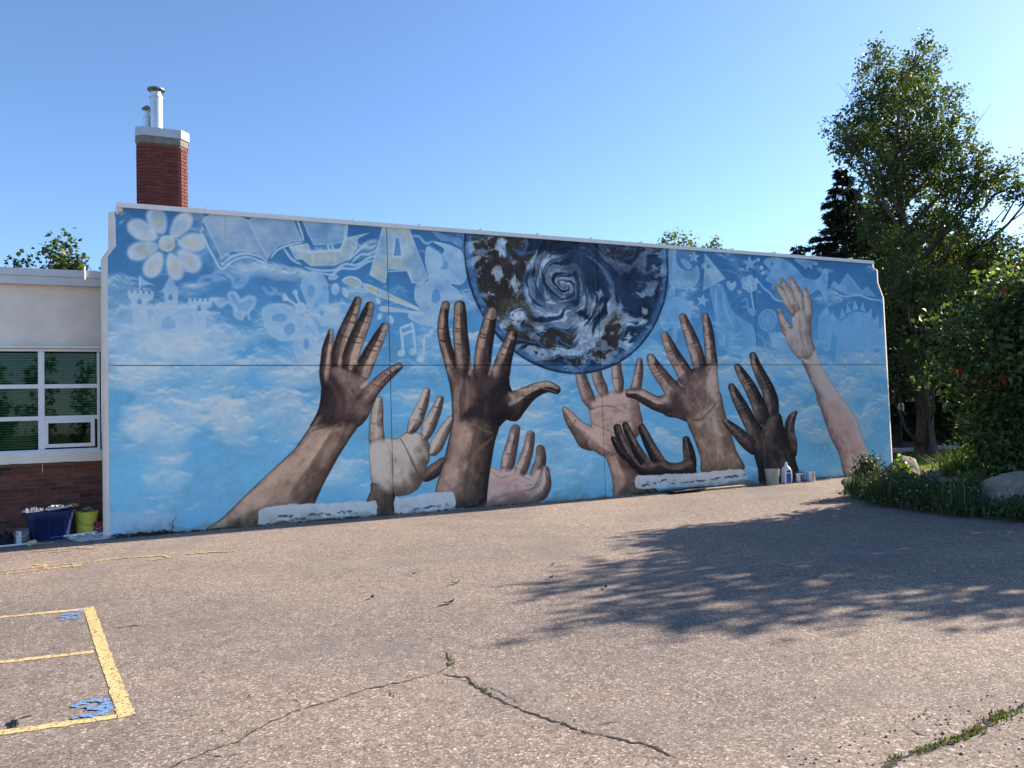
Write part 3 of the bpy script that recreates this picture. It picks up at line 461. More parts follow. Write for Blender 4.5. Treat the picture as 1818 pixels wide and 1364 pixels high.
('s',[(12.121,3.754),(12.027,3.531),(12.178,3.345)],0.0207,(84,134,194),0.7,0.6,0,True),
('s',[(12.387,3.762),(12.456,3.541),(12.333,3.348)],0.0207,(84,134,194),0.7,0.6,0,True),
('s',[(12.218,3.33),(12.348,3.127)],0.0103,(160,195,235),0.7,0.6,0,True),
('s',[(12.299,3.322),(12.389,3.127)],0.0103,(160,195,235),0.7,0.6,0,True),
('s',[(12.425,3.381),(12.459,3.128)],0.0103,(160,195,235),0.7,0.6,0,True),
('g',[(12.307,3.126),(12.502,3.148),(12.512,2.986),(12.367,2.962)],0.75,0.4,(158,192,234),False,(188,206,230),0.012,0.012),
('g',[(13.761,3.669),(13.865,3.77),(13.997,3.899),(14.077,3.759),(14.208,3.713),(14.469,3.586),(14.661,3.725),(14.945,3.833),(15.41,3.778),(15.673,3.476),(15.845,3.205),(15.803,2.964),(15.468,2.962),(15.518,2.673),(15.349,2.622),(15.214,2.909),(15.139,2.638),(15.087,2.891),(14.809,2.889),(14.766,2.488),(14.588,2.355),(14.557,2.888),(14.418,2.522),(14.22,2.456),(14.256,2.985),(14.306,3.184),(14.158,3.315),(14.056,2.934),(13.823,2.948),(13.726,3.275)],0.72,0.25,(128,180,234),True,(188,206,230),0.012,0.012),
('g',[(14.158,3.646),(14.172,3.845),(14.315,3.649)],0.6,0.4,(146,190,236),False,(188,206,230),0.012,0.012),
('g',[(14.404,3.618),(14.515,3.915),(14.593,3.723)],0.6,0.4,(146,190,236),False,(188,206,230),0.012,0.012),
('g',[(14.62,3.791),(14.682,4.021),(14.797,3.829)],0.6,0.4,(146,190,236),False,(188,206,230),0.012,0.012),
('g',[(14.832,3.864),(14.929,4.123),(15.043,3.897)],0.6,0.4,(146,190,236),False,(188,206,230),0.012,0.012),
('g',[(15.089,3.888),(15.195,4.071),(15.273,3.842)],0.6,0.4,(146,190,236),False,(188,206,230),0.012,0.012),
('g',[(15.318,3.81),(15.479,3.944),(15.452,3.711)],0.6,0.4,(146,190,236),False,(188,206,230),0.012,0.012),
('g',[(15.492,3.609),(15.696,3.786),(15.676,3.511)],0.6,0.4,(146,190,236),False,(188,206,230),0.012,0.012),
('g',[(15.692,3.408),(15.844,3.514),(15.826,3.273)],0.6,0.4,(146,190,236),False,(188,206,230),0.012,0.012),
('g',[(13.989,3.773),(14.011,3.972),(14.1,3.777)],0.6,0.4,(146,190,236),False,(188,206,230),0.012,0.012),
('d',[(13.872,3.422),(13.869,3.41),(13.861,3.401),(13.85,3.396),(13.838,3.395),(13.828,3.4),(13.821,3.409),(13.819,3.421),(13.823,3.432),(13.831,3.441),(13.842,3.447),(13.853,3.447),(13.864,3.442),(13.87,3.433)],0.8,(84,128,186),True),
('d',[(13.992,3.424),(13.988,3.412),(13.98,3.403),(13.969,3.398),(13.957,3.398),(13.947,3.402),(13.94,3.411),(13.939,3.423),(13.942,3.434),(13.95,3.444),(13.961,3.449),(13.973,3.449),(13.983,3.444),(13.99,3.435)],0.8,(84,128,186),True),
('d',[(13.898,3.015),(13.894,3.003),(13.886,2.994),(13.875,2.989),(13.864,2.989),(13.853,2.994),(13.847,3.003),(13.845,3.014),(13.848,3.026),(13.856,3.035),(13.867,3.04),(13.879,3.04),(13.889,3.035),(13.896,3.026)],0.8,(84,128,186),True),
('d',[(14.009,3.022),(14.006,3.011),(13.998,3.002),(13.986,2.996),(13.975,2.996),(13.964,3.001),(13.958,3.01),(13.956,3.022),(13.959,3.033),(13.967,3.043),(13.978,3.048),(13.99,3.048),(14.0,3.043),(14.007,3.034)],0.8,(84,128,186),True),
('s',[(14.18,3.315),(14.243,3.581),(14.469,3.586)],0.0181,(100,154,214),0.6,1,0,True),
('s',[(14.301,3.118),(14.514,2.921),(14.878,2.89),(15.256,2.96)],0.0181,(100,154,214),0.6,1,0,True),
('g',[(9.352,3.588),(9.544,3.889),(9.668,4.22),(9.773,4.165),(9.765,4.016),(9.91,4.021),(10.101,4.178),(10.016,3.965),(10.197,3.911),(10.194,3.851),(10.045,3.816),(10.146,3.639),(10.06,3.397),(9.803,3.332),(9.753,3.064),(9.647,3.093),(9.678,3.36),(9.444,3.296)],0.55,0.35,(140,188,236),True,(188,206,230),0.012,0.012),
('s',[(10.691,3.379),(10.951,3.262),(10.994,3.018)],0.031,(146,188,234),0.5,1,0,True),
('s',[(11.494,3.954),(11.656,4.022),(11.686,3.867),(11.526,3.831)],0.031,(146,188,234),0.5,1,0,True),
('s',[(11.891,3.277),(12.085,3.155),(12.155,2.967)],0.031,(146,188,234),0.5,1,0,True),
('g',[(12.344,2.716),(12.514,2.811),(12.72,2.78),(12.755,2.685)],0.45,0.2,(158,188,226),True,(188,206,230),0.012,0.012),
('g',[(9.384,2.828),(9.341,2.695),(9.234,2.589),(9.086,2.531),(8.926,2.531),(8.785,2.59),(8.691,2.694),(8.662,2.824),(8.703,2.955),(8.807,3.061),(8.953,3.121),(9.114,3.123),(9.258,3.066),(9.354,2.961)],0.35,0.5,(150,200,240),True,(188,206,230),0.012,0.012),
('g',[(8.901,3.37),(9.274,3.592),(9.493,3.536),(9.335,3.317),(9.035,3.16)],0.25,0.3,(130,184,236),True,(188,206,230),0.012,0.012),
('H',5),
('k',[(7.948,0.83),(7.983,0.683),(8.058,0.446),(8.093,0.24),(8.136,-0.025),(8.74,-0.053),(9.242,-0.074),(8.965,0.184),(8.761,0.375),(8.492,0.656),(8.311,0.886)],((52,36,34),(112,84,74),(150,124,112)),(-0.45,0.2),0.35,110,None,0.5,0.26),
('k',[(7.777,1.766),(7.755,1.966),(7.674,2.159),(7.599,2.35),(7.568,2.515),(7.53,2.577),(7.434,2.601),(7.349,2.551),(7.331,2.481),(7.352,2.299),(7.406,2.083),(7.482,1.867),(7.658,1.714)],((70,54,52),(126,104,98),(170,148,140)),(-0.4,0.3),None,119.4,(7.717,1.74,-0.49,0.872,0.284),0.5,0.24),
('k',[(8.064,1.958),(8.051,2.157),(7.97,2.324),(7.917,2.519),(7.876,2.576),(7.782,2.594),(7.704,2.543),(7.691,2.475),(7.729,2.26),(7.809,2.074),(7.943,1.919)],((70,54,52),(126,104,98),(170,148,140)),(-0.4,0.3),None,112.7,(8.004,1.938,-0.386,0.923,0.209),0.5,0.24),
('k',[(8.393,2.027),(8.441,2.242),(8.409,2.446),(8.383,2.65),(8.356,2.708),(8.272,2.736),(8.191,2.698),(8.168,2.637),(8.159,2.426),(8.171,2.215),(8.262,2.015)],((70,54,52),(126,104,98),(170,148,140)),(-0.4,0.3),None,96.0,(8.327,2.021,-0.105,0.994,0.219),0.5,0.24),
('k',[(8.679,1.907),(8.828,2.072),(8.88,2.265),(8.913,2.484),(8.907,2.658),(8.895,2.7),(8.841,2.725),(8.781,2.706),(8.758,2.667),(8.708,2.504),(8.651,2.303),(8.586,2.137),(8.562,1.947)],((70,54,52),(126,104,98),(170,148,140)),(-0.4,0.3),None,64.2,(8.621,1.927,0.435,0.9,0.27),0.5,0.24),
('k',[(7.607,1.888),(7.794,1.966),(8.043,2.055),(8.41,2.085),(8.647,2.106),(8.761,1.895),(8.806,1.654),(8.859,1.413),(8.801,1.236),(8.507,0.98),(8.309,0.842),(8.048,0.767),(7.814,0.843),(7.554,1.022),(7.643,1.394),(7.613,1.656)],((90,68,62),(152,125,116),(198,176,168)),(-0.2,0.35),0.28,20,None,0.45,0.26),
('k',[(7.874,1.11),(7.754,1.322),(7.549,1.43),(7.382,1.541),(7.258,1.67),(7.118,1.764),(7.088,1.785),(7.042,1.78),(7.017,1.745),(7.024,1.713),(7.057,1.563),(7.136,1.389),(7.253,1.203),(7.399,0.982),(7.701,0.914)],((70,54,52),(126,104,98),(170,148,140)),(-0.1,0.5),None,146.6,(7.787,1.012,-0.835,0.55,0.515),0.5,0.24),
('k',[(7.308,1.463),(7.489,1.457),(7.734,1.333),(7.895,1.153),(8.091,0.969),(8.223,0.846),(7.98,0.776),(7.748,0.869),(7.49,1.083),(7.316,1.268)],((90,68,62),(152,125,116),(198,176,168)),(0.1,0.45),0.3,-30,None,0.25,0.26),
('s',[(7.63,1.655),(7.886,1.736),(8.193,1.729),(8.537,1.646)],0.0242,(205,186,180),0.55,0.9,0,True),
('s',[(7.642,1.698),(7.853,1.766),(8.126,1.76),(8.364,1.665)],0.0162,(110,78,76),0.7,0.9,0,True),
('s',[(7.645,1.452),(7.87,1.357),(8.104,1.262),(8.27,1.138)],0.0162,(116,86,80),0.6,0.9,0,True),
('s',[(8.215,1.434),(8.529,1.453),(8.77,1.327)],0.0215,(120,95,88),0.5,0.9,0,True),
('s',[(8.014,0.769),(8.223,0.846),(8.328,0.885)],0.0215,(92,62,56),0.7,0.9,0,True),
('s',[(7.775,1.506),(8.118,1.584),(8.461,1.515)],0.0377,(196,176,168),0.45,0.9,0,True),
('s',[(7.792,1.913),(8.034,2.011),(8.415,2.044)],0.0269,(128,92,88),0.5,0.9,0,True),
('s',[(7.311,1.534),(7.275,1.464),(7.223,1.394)],0.0162,(90,66,58),0.7,0.9,0,True),
('s',[(8.53,1.483),(8.704,1.448),(8.805,1.325)],0.0377,(140,96,88),0.5,0.9,0,True),
('s',[(7.484,2.15),(7.67,2.192)],0.0162,(84,62,60),0.55,0.8,0,True),
('s',[(7.822,2.205),(8.01,2.246)],0.0162,(84,62,60),0.55,0.8,0,True),
('s',[(8.185,2.319),(8.411,2.332)],0.0162,(84,62,60),0.55,0.8,0,True),
('s',[(8.706,2.404),(8.885,2.403)],0.0162,(84,62,60),0.55,0.8,0,True),
('O',),
('H',7),
('k',[(9.915,1.533),(10.306,1.709),(10.646,1.89),(10.83,2.013),(10.944,1.552),(11.063,1.184),(11.199,0.751),(11.376,0.314),(10.332,0.312),(10.249,0.626),(10.115,1.002)],((60,48,42),(124,103,91),(186,176,170)),(-0.05,0.1),0.42,105,None,0.6,0.26),
('k',[(9.491,2.003),(9.59,2.124),(9.767,2.306),(10.059,2.474),(10.351,2.552),(10.746,2.646),(10.794,2.361),(10.813,1.982),(10.844,1.839),(10.494,1.611),(10.235,1.462),(9.984,1.393),(9.706,1.484),(9.431,1.532),(9.274,1.703)],((40,31,35),(108,84,81),(168,144,134)),(0.45,0.1),0.35,75,None,0.5,0.26),
('k',[(9.534,2.124),(9.764,2.244),(9.908,2.119),(10.045,1.839),(10.106,1.559),(9.912,1.472),(9.689,1.509),(9.47,1.591),(9.557,1.849)],((26,20,27),(70,54,57),(124,100,98)),(0.3,0.3),0.2,70,None,0.1,0.26),
('k',[(9.868,1.854),(9.862,2.064),(9.678,2.263),(9.487,2.454),(9.316,2.632),(9.191,2.768),(9.142,2.808),(9.056,2.805),(9.0,2.748),(9.006,2.691),(9.062,2.506),(9.201,2.287),(9.358,2.079),(9.49,1.875),(9.69,1.773)],((40,31,35),(108,84,81),(168,144,134)),(-0.5,0.25),None,123.9,(9.779,1.814,-0.557,0.83,0.434),0.5,0.24),
('k',[(10.199,2.153),(10.153,2.412),(10.015,2.629),(9.848,2.836),(9.686,3.065),(9.56,3.222),(9.513,3.261),(9.428,3.259),(9.372,3.204),(9.376,3.147),(9.434,2.962),(9.546,2.701),(9.68,2.476),(9.8,2.259),(10.034,2.08)],((40,31,35),(108,84,81),(168,144,134)),(-0.5,0.25),None,122.7,(10.116,2.117,-0.54,0.841,0.475),0.5,0.24),
('k',[(10.457,2.346),(10.497,2.616),(10.43,2.876),(10.307,3.163),(10.153,3.434),(10.038,3.617),(9.995,3.657),(9.912,3.658),(9.853,3.607),(9.852,3.551),(9.908,3.351),(9.993,3.065),(10.087,2.79),(10.148,2.55),(10.299,2.319)],((40,31,35),(108,84,81),(168,144,134)),(-0.5,0.25),None,102.8,(10.378,2.332,-0.221,0.975,0.505),0.5,0.24),
('k',[(10.728,2.397),(10.804,2.626),(10.774,2.88),(10.75,3.166),(10.694,3.455),(10.62,3.63),(10.589,3.671),(10.515,3.682),(10.453,3.642),(10.443,3.593),(10.453,3.416),(10.468,3.136),(10.476,2.854),(10.49,2.603),(10.58,2.39)],((40,31,35),(108,84,81),(168,144,134)),(-0.5,0.25),None,92.1,(10.654,2.393,-0.036,0.999,0.466),0.5,0.24),
('k',[(9.687,1.924),(9.439,1.985),(9.245,1.946),(9.022,2.037),(8.792,2.12),(8.574,2.101),(8.505,2.082),(8.463,2.015),(8.496,1.945),(8.562,1.922),(8.704,1.891),(8.859,1.794),(9.131,1.658),(9.447,1.583),(9.722,1.706)],((40,31,35),(108,84,81),(168,144,134)),(-0.1,0.55),None,-173.2,(9.704,1.815,-0.993,-0.118,0.355),0.5,0.24),
('s',[(10.062,1.808),(10.208,1.68),(10.317,1.553)],0.0215,(150,122,116),0.55,1,0,True),
('s',[(10.167,1.992),(10.306,1.709),(10.355,1.537)],0.0269,(160,134,128),0.5,1,0,True),
('s',[(10.509,2.237),(10.511,1.924),(10.396,1.582)],0.0269,(160,134,128),0.5,1,0,True),
('s',[(10.483,2.489),(10.584,2.551),(10.72,2.519)],0.0242,(176,150,142),0.6,1,0,True),
('s',[(10.069,2.304),(10.188,2.396),(10.28,2.302)],0.0242,(170,146,136),0.5,1,0,True),
('s',[(10.024,1.438),(10.331,1.46),(10.78,1.824)],0.0242,(70,52,52),0.6,1,0,True),
('s',[(10.098,1.389),(10.405,1.395),(10.817,1.776)],0.0215,(176,152,140),0.55,1,0,True),
('s',[(9.619,2.338),(9.729,2.306),(9.798,2.182),(9.946,2.119)],0.0162,(180,156,146),0.7,1,0,True),
('s',[(9.262,1.839),(9.448,1.881),(9.529,2.033)],0.0269,(180,158,146),0.6,1,0,True),
('s',[(8.626,2.046),(8.838,2.013),(9.047,1.889)],0.0269,(190,166,154),0.5,1,0,True),
('s',[(8.477,1.87),(8.549,1.899),(8.74,1.82)],0.0135,(60,44,44),0.7,1,0,True),
('s',[(10.644,1.482),(10.737,1.039),(10.831,0.596)],0.1077,(190,182,176),0.35,1,0,True),
('s',[(10.271,1.058),(10.409,0.742)],0.07,(150,120,104),0.4,1,0,True),
('s',[(9.454,2.832),(9.571,2.86),(9.689,2.898)],0.0135,(66,50,52),0.6,0.8,0,True),
('s',[(9.548,2.786),(9.661,2.814),(9.776,2.852)],0.0135,(66,50,52),0.6,0.8,0,True),
('s',[(9.095,2.405),(9.218,2.432),(9.343,2.468)],0.0135,(66,50,52),0.6,0.8,0,True),
('s',[(9.172,2.344),(9.296,2.371),(9.421,2.406)],0.0135,(66,50,52),0.6,0.8,0,True),
('s',[(9.886,3.268),(9.987,3.298),(10.09,3.338)],0.0135,(66,50,52),0.6,0.8,0,True),
('s',[(10.086,3.007),(10.203,3.036),(10.32,3.075)],0.0135,(66,50,52),0.6,0.8,0,True),
('s',[(10.132,2.929),(10.249,2.958),(10.367,2.997)],0.0135,(66,50,52),0.6,0.8,0,True),
('s',[(10.491,3.2),(10.582,3.23),(10.673,3.269)],0.0135,(66,50,52),0.6,0.8,0,True),
('s',[(10.517,2.901),(10.612,2.93),(10.709,2.969)],0.0135,(66,50,52),0.6,0.8,0,True),
('s',[(10.22,2.989),(10.318,3.022)],0.0431,(180,158,150),0.5,1,0,True),
('s',[(9.818,2.583),(9.914,2.614)],0.0431,(180,158,150),0.5,1,0,True),
('s',[(10.592,3.056),(10.671,3.073)],0.0431,(180,158,150),0.5,1,0,True),
('d',[(9.194,2.73),(9.213,2.674),(9.201,2.629),(9.161,2.61),(9.109,2.625),(9.065,2.669),(9.046,2.724),(9.058,2.77),(9.098,2.788),(9.15,2.773)],0.75,(172,160,152),True),
('s',[(9.194,2.73),(9.213,2.674),(9.201,2.629),(9.161,2.61),(9.109,2.625),(9.065,2.669),(9.046,2.724)],0.006,(45,34,34),0.6,0.6,0,True),
('d',[(9.55,3.175),(9.56,3.124),(9.54,3.083),(9.498,3.066),(9.449,3.081),(9.413,3.121),(9.402,3.172),(9.422,3.213),(9.464,3.23),(9.513,3.215)],0.75,(150,118,108),True),
('s',[(9.55,3.175),(9.56,3.124),(9.54,3.083),(9.498,3.066),(9.449,3.081),(9.413,3.121),(9.402,3.172)],0.006,(45,34,34),0.6,0.6,0,True),
('d',[(10.021,3.555),(10.034,3.505),(10.019,3.464),(9.982,3.45),(9.937,3.466),(9.902,3.508),(9.889,3.558),(9.904,3.598),(9.941,3.613),(9.985,3.597)],0.75,(140,104,96),True),
('s',[(10.021,3.555),(10.034,3.505),(10.019,3.464),(9.982,3.45),(9.937,3.466),(9.902,3.508),(9.889,3.558)],0.006,(45,34,34),0.6,0.6,0,True),
('d',[(10.592,3.572),(10.586,3.523),(10.564,3.491),(10.535,3.488),(10.51,3.516),(10.498,3.563),(10.504,3.612),(10.526,3.644),(10.555,3.647),(10.58,3.619)],0.75,(160,134,124),True),
('s',[(10.592,3.572),(10.586,3.523),(10.564,3.491),(10.535,3.488),(10.51,3.516),(10.498,3.563),(10.504,3.612)],0.006,(45,34,34),0.6,0.6,0,True),
('H',6),
('k',[(8.559,0.679),(8.398,0.887),(8.282,1.04),(8.191,1.151),(8.161,1.174),(8.112,1.173),(8.082,1.139),(8.088,1.106),(8.144,0.976),(8.255,0.796),(8.495,0.63)],((12,9,14),(38,30,34),(96,78,74)),(0.3,0.4),None,137.1,(8.527,0.654,-0.732,0.681,0.154),0.5,0.24),
('k',[(8.876,0.496),(8.729,0.685),(8.531,0.924),(8.406,1.149),(8.332,1.358),(8.297,1.401),(8.222,1.413),(8.164,1.372),(8.158,1.32),(8.217,1.094),(8.335,0.837),(8.533,0.554),(8.795,0.423)],((12,9,14),(38,30,34),(96,78,74)),(0.3,0.4),None,142.2,(8.836,0.46,-0.79,0.613,0.271),0.5,0.24),
('k',[(9.134,0.484),(8.969,0.704),(8.765,0.959),(8.61,1.219),(8.507,1.404),(8.473,1.439),(8.409,1.444),(8.363,1.405),(8.362,1.361),(8.423,1.155),(8.56,0.87),(8.755,0.57),(9.038,0.407)],((12,9,14),(38,30,34),(96,78,74)),(0.3,0.4),None,139.4,(9.086,0.445,-0.759,0.651,0.289),0.5,0.24),
('k',[(9.435,0.498),(9.313,0.718),(9.152,0.946),(9.01,1.179),(8.899,1.346),(8.86,1.382),(8.787,1.385),(8.738,1.341),(8.74,1.292),(8.798,1.106),(8.906,0.85),(9.06,0.582),(9.32,0.42)],((12,9,14),(38,30,34),(96,78,74)),(0.3,0.4),None,135.1,(9.378,0.459,-0.709,0.705,0.259),0.5,0.24),
('k',[(9.836,0.293),(10.102,0.382),(10.134,0.636),(10.072,0.871),(9.99,1.047),(9.96,1.091),(9.886,1.109),(9.824,1.074),(9.812,1.025),(9.803,0.841),(9.817,0.643),(9.77,0.533),(9.722,0.396)],((12,9,14),(38,30,34),(96,78,74)),(-0.3,0.35),None,35.9,(9.779,0.345,0.81,0.587,0.235),0.5,0.24),
('k',[(8.773,0.641),(9.096,0.654),(9.278,0.675),(9.494,0.585),(9.747,0.584),(9.907,0.643),(10.077,0.634),(10.13,0.416),(10.101,0.295),(9.851,0.279),(9.296,0.298),(8.829,0.326),(8.66,0.499)],((12,9,14),(38,30,34),(96,78,74)),(0.1,0.5),0.16,0,None,0.4,0.26),
('s',[(8.608,1.273),(8.788,0.968),(8.954,0.692),(9.09,0.535)],0.0108,(170,140,120),0.7,0.9,0,True),
('s',[(8.446,1.19),(8.538,0.89),(8.601,0.739)],0.0108,(140,112,98),0.6,0.9,0,True),
('s',[(9.212,0.799),(9.458,0.605),(9.717,0.586),(9.871,0.675)],0.0189,(170,118,98),0.6,0.9,0,True),
('s',[(8.204,1.199),(8.329,0.9),(8.495,0.715)],0.0108,(120,98,86),0.6,0.9,0,True),
('s',[(9.345,0.551),(9.638,0.505),(9.865,0.553)],0.0539,(84,64,64),0.4,0.9,0,True),
('s',[(9.904,0.95),(9.937,0.856)],0.0269,(150,130,118),0.5,0.9,0,True),
('d',[(8.316,1.299),(8.321,1.257),(8.304,1.225),(8.271,1.217),(8.236,1.234),(8.211,1.271),(8.206,1.313),(8.223,1.345),(8.255,1.353),(8.291,1.336)],0.6,(84,76,74),True),
('s',[(8.316,1.299),(8.321,1.257),(8.304,1.225),(8.271,1.217),(8.236,1.234),(8.211,1.271),(8.206,1.313)],0.006,(45,34,34),0.6,0.6,0,True),
('d',[(8.486,1.344),(8.49,1.308),(8.476,1.282),(8.449,1.275),(8.42,1.289),(8.399,1.32),(8.395,1.356),(8.409,1.382),(8.436,1.389),(8.465,1.374)],0.6,(90,80,76),True),
('s',[(8.486,1.344),(8.49,1.308),(8.476,1.282),(8.449,1.275),(8.42,1.289),(8.399,1.32),(8.395,1.356)],0.006,(45,34,34),0.6,0.6,0,True),
('d',[(8.89,1.273),(8.892,1.233),(8.876,1.206),(8.848,1.201),(8.819,1.22),(8.8,1.256),(8.798,1.295),(8.815,1.323),(8.843,1.328),(8.872,1.309)],0.6,(84,74,70),True),
('s',[(8.89,1.273),(8.892,1.233),(8.876,1.206),(8.848,1.201),(8.819,1.22),(8.8,1.256),(8.798,1.295)],0.006,(45,34,34),0.6,0.6,0,True),
('H',2),
('k',[(3.297,0.571),(3.265,0.433),(3.193,0.264),(3.253,0.153),(3.349,0.005),(3.697,-0.023),(3.697,0.289),(3.607,0.438)],((36,28,29),(72,57,54),(108,90,82)),(-0.2,0.2),0.3,80,None,0.5,0.26),
('k',[(4.244,0.522),(4.441,0.579),(4.562,0.692),(4.641,0.809),(4.663,0.856),(4.639,0.917),(4.574,0.94),(4.525,0.918),(4.412,0.852),(4.282,0.776),(4.168,0.62)],((36,28,29),(72,57,54),(108,90,82)),(-0.2,0.5),None,34.4,(4.206,0.571,0.825,0.564,0.144),0.5,0.24),
('k',[(4.037,1.365),(4.191,1.509),(4.282,1.719),(4.346,1.904),(4.381,2.09),(4.379,2.138),(4.332,2.177),(4.271,2.169),(4.24,2.13),(4.162,1.967),(4.076,1.805),(3.974,1.613),(3.937,1.417)],((74,60,56),(148,133,125),(192,182,175)),(-0.5,0.3),None,60.8,(3.987,1.391,0.488,0.873,0.237),0.5,0.24),
('k',[(4.294,1.243),(4.435,1.403),(4.517,1.592),(4.584,1.761),(4.63,1.946),(4.631,1.993),(4.589,2.034),(4.528,2.029),(4.496,1.994),(4.402,1.835),(4.311,1.685),(4.211,1.499),(4.188,1.287)],((74,60,56),(148,133,125),(192,182,175)),(-0.5,0.3),None,66.5,(4.241,1.265,0.399,0.917,0.233),0.5,0.24),
('k',[(4.42,0.968),(4.558,1.064),(4.662,1.256),(4.749,1.419),(4.815,1.561),(4.827,1.608),(4.792,1.659),(4.729,1.667),(4.688,1.638),(4.578,1.519),(4.468,1.365),(4.345,1.185),(4.321,1.026)],((74,60,56),(148,133,125),(192,182,175)),(-0.5,0.3),None,58.0,(4.371,0.997,0.53,0.848,0.214),0.5,0.24),
('k',[(3.286,1.276),(3.26,1.023),(3.268,0.77),(3.297,0.543),(3.459,0.346),(3.662,0.303),(3.928,0.324),(4.111,0.415),(4.205,0.542),(4.36,0.648),(4.272,0.77),(4.337,0.911),(4.343,1.115),(4.287,1.292),(4.108,1.401),(3.958,1.427),(3.822,1.345),(3.688,1.305),(3.542,1.322)],((88,74,70),(158,148,143),(204,199,197)),(-0.35,0.4),0.35,60,None,0.4,0.26),
('k',[(3.486,1.049),(3.534,1.278),(3.516,1.467),(3.515,1.658),(3.519,1.827),(3.508,1.968),(3.496,2.015),(3.444,2.046),(3.386,2.026),(3.364,1.982),(3.323,1.85),(3.284,1.679),(3.262,1.473),(3.258,1.265),(3.351,1.039)],((74,60,56),(148,133,125),(192,182,175)),(-0.1,0.4),None,95.8,(3.418,1.044,-0.101,0.995,0.467),0.5,0.24),
('k',[(3.32,1.162),(3.54,1.265),(3.772,1.141),(3.945,0.932),(4.058,0.695),(4.112,0.461),(3.899,0.326),(3.662,0.315),(3.46,0.391),(3.337,0.653)],((88,74,70),(158,148,143),(204,199,197)),(-0.35,0.3),0.28,70,None,0.1,0.26),
('s',[(3.806,1.312),(3.92,1.106),(4.032,0.841),(4.132,0.633),(4.142,0.459)],0.0209,(84,66,60),0.8,1,0,True),
('s',[(3.851,1.333),(3.98,1.132),(4.092,0.837)],0.018,(190,178,168),0.6,1,0,True),
('s',[(3.898,1.394),(4.078,1.417),(4.287,1.292),(4.344,1.144),(4.309,0.971),(4.398,0.879)],0.018,(80,62,58),0.6,1,0,True),
('s',[(3.541,1.294),(3.623,1.091),(3.645,0.805)],0.0239,(130,112,102),0.5,1,0,True),
('s',[(4.274,0.828),(4.254,0.655),(4.174,0.515)],0.0299,(90,70,64),0.6,1,0,True),
('s',[(3.988,1.434),(4.124,1.421)],0.015,(60,44,40),0.8,1,0,True),
('s',[(3.273,1.587),(3.489,1.552)],0.018,(110,88,80),0.6,1,0,True),
('s',[(3.526,1.836),(3.51,1.665),(3.462,1.61)],0.0239,(60,46,44),0.6,1,0,True),
('s',[(3.359,0.99),(3.41,0.705),(3.577,0.44)],0.0718,(206,198,190),0.35,1,0,True),
('s',[(3.741,1.085),(3.881,0.792),(3.933,0.502)],0.0778,(204,196,186),0.35,1,0,True),
('s',[(4.119,1.241),(4.25,1.061),(4.292,0.914)],0.0539,(200,190,180),0.35,1,0,True),
('s',[(4.15,1.821),(4.286,1.774)],0.0209,(74,56,52),0.6,0.9,0,True),
('s',[(4.039,1.621),(4.204,1.587)],0.0209,(74,56,52),0.6,0.9,0,True),
('s',[(4.426,1.844),(4.58,1.811)],0.0209,(74,56,52),0.6,0.9,0,True),
('s',[(4.341,1.553),(4.478,1.519)],0.0209,(74,56,52),0.6,0.9,0,True),
('g',[(4.209,1.645),(4.2,1.612),(4.177,1.586),(4.145,1.573),(4.11,1.574),(4.079,1.59),(4.058,1.616),(4.051,1.649),(4.06,1.682),(4.083,1.707),(4.114,1.721),(4.149,1.72),(4.181,1.705),(4.202,1.678)],0.5,0,(206,192,184),True,(188,206,230),0.012,0.03),
('H',1),
('k',[(0.669,-0.008),(0.89,0.177),(1.194,0.464),(1.504,0.748),(1.793,1.004),(2.013,1.207),(2.179,1.433),(2.315,1.615),(2.453,1.763),(2.784,1.692),(3.059,1.56),(2.937,1.349),(2.771,1.105),(2.614,0.846),(2.464,0.583),(2.308,0.264),(2.149,-0.051),(1.407,-0.045)],((52,38,35),(122,99,89),(168,143,127)),(-0.1,0.3),0.55,48,None,0.75,0.26),
('k',[(2.468,2.188),(2.432,1.915),(2.356,1.72),(2.269,1.541),(2.477,1.474),(2.779,1.447),(3.058,1.514),(3.234,1.673),(3.334,1.879),(3.402,2.05),(3.327,2.223),(3.204,2.365),(3.049,2.459),(2.804,2.553),(2.62,2.553),(2.496,2.401)],((34,24,27),(76,56,57),(128,106,98)),(0.3,0.25),0.5,70,None,0.5,0.26),
('k',[(2.554,2.186),(2.614,2.425),(2.649,2.633),(2.686,2.845),(2.694,3.019),(2.691,3.144),(2.685,3.175),(2.653,3.196),(2.616,3.184),(2.601,3.156),(2.556,3.041),(2.495,2.875),(2.463,2.657),(2.44,2.438),(2.478,2.189)],((44,32,33),(104,82,76),(160,136,124)),(0.7,0.2),None,87.4,(2.516,2.187,0.045,0.999,0.292),0.5,0.24),
('k',[(2.782,2.454),(2.888,2.714),(2.962,2.98),(3.047,3.229),(3.133,3.49),(3.181,3.676),(3.182,3.724),(3.141,3.763),(3.082,3.756),(3.051,3.718),(2.965,3.55),(2.84,3.306),(2.729,3.054),(2.636,2.762),(2.668,2.468)],((44,32,33),(104,82,76),(160,136,124)),(0.5,0.3),None,82.4,(2.725,2.461,0.132,0.991,0.391),0.5,0.24),
('k',[(2.955,2.384),(3.092,2.611),(3.161,2.851),(3.256,3.098),(3.35,3.361),(3.403,3.585),(3.405,3.639),(3.358,3.685),(3.291,3.677),(3.255,3.635),(3.146,3.438),(3.014,3.194),(2.897,2.938),(2.817,2.68),(2.831,2.413)],((44,32,33),(104,82,76),(160,136,124)),(0.7,0.1),None,76.2,(2.893,2.398,0.239,0.971,0.413),0.5,0.24),
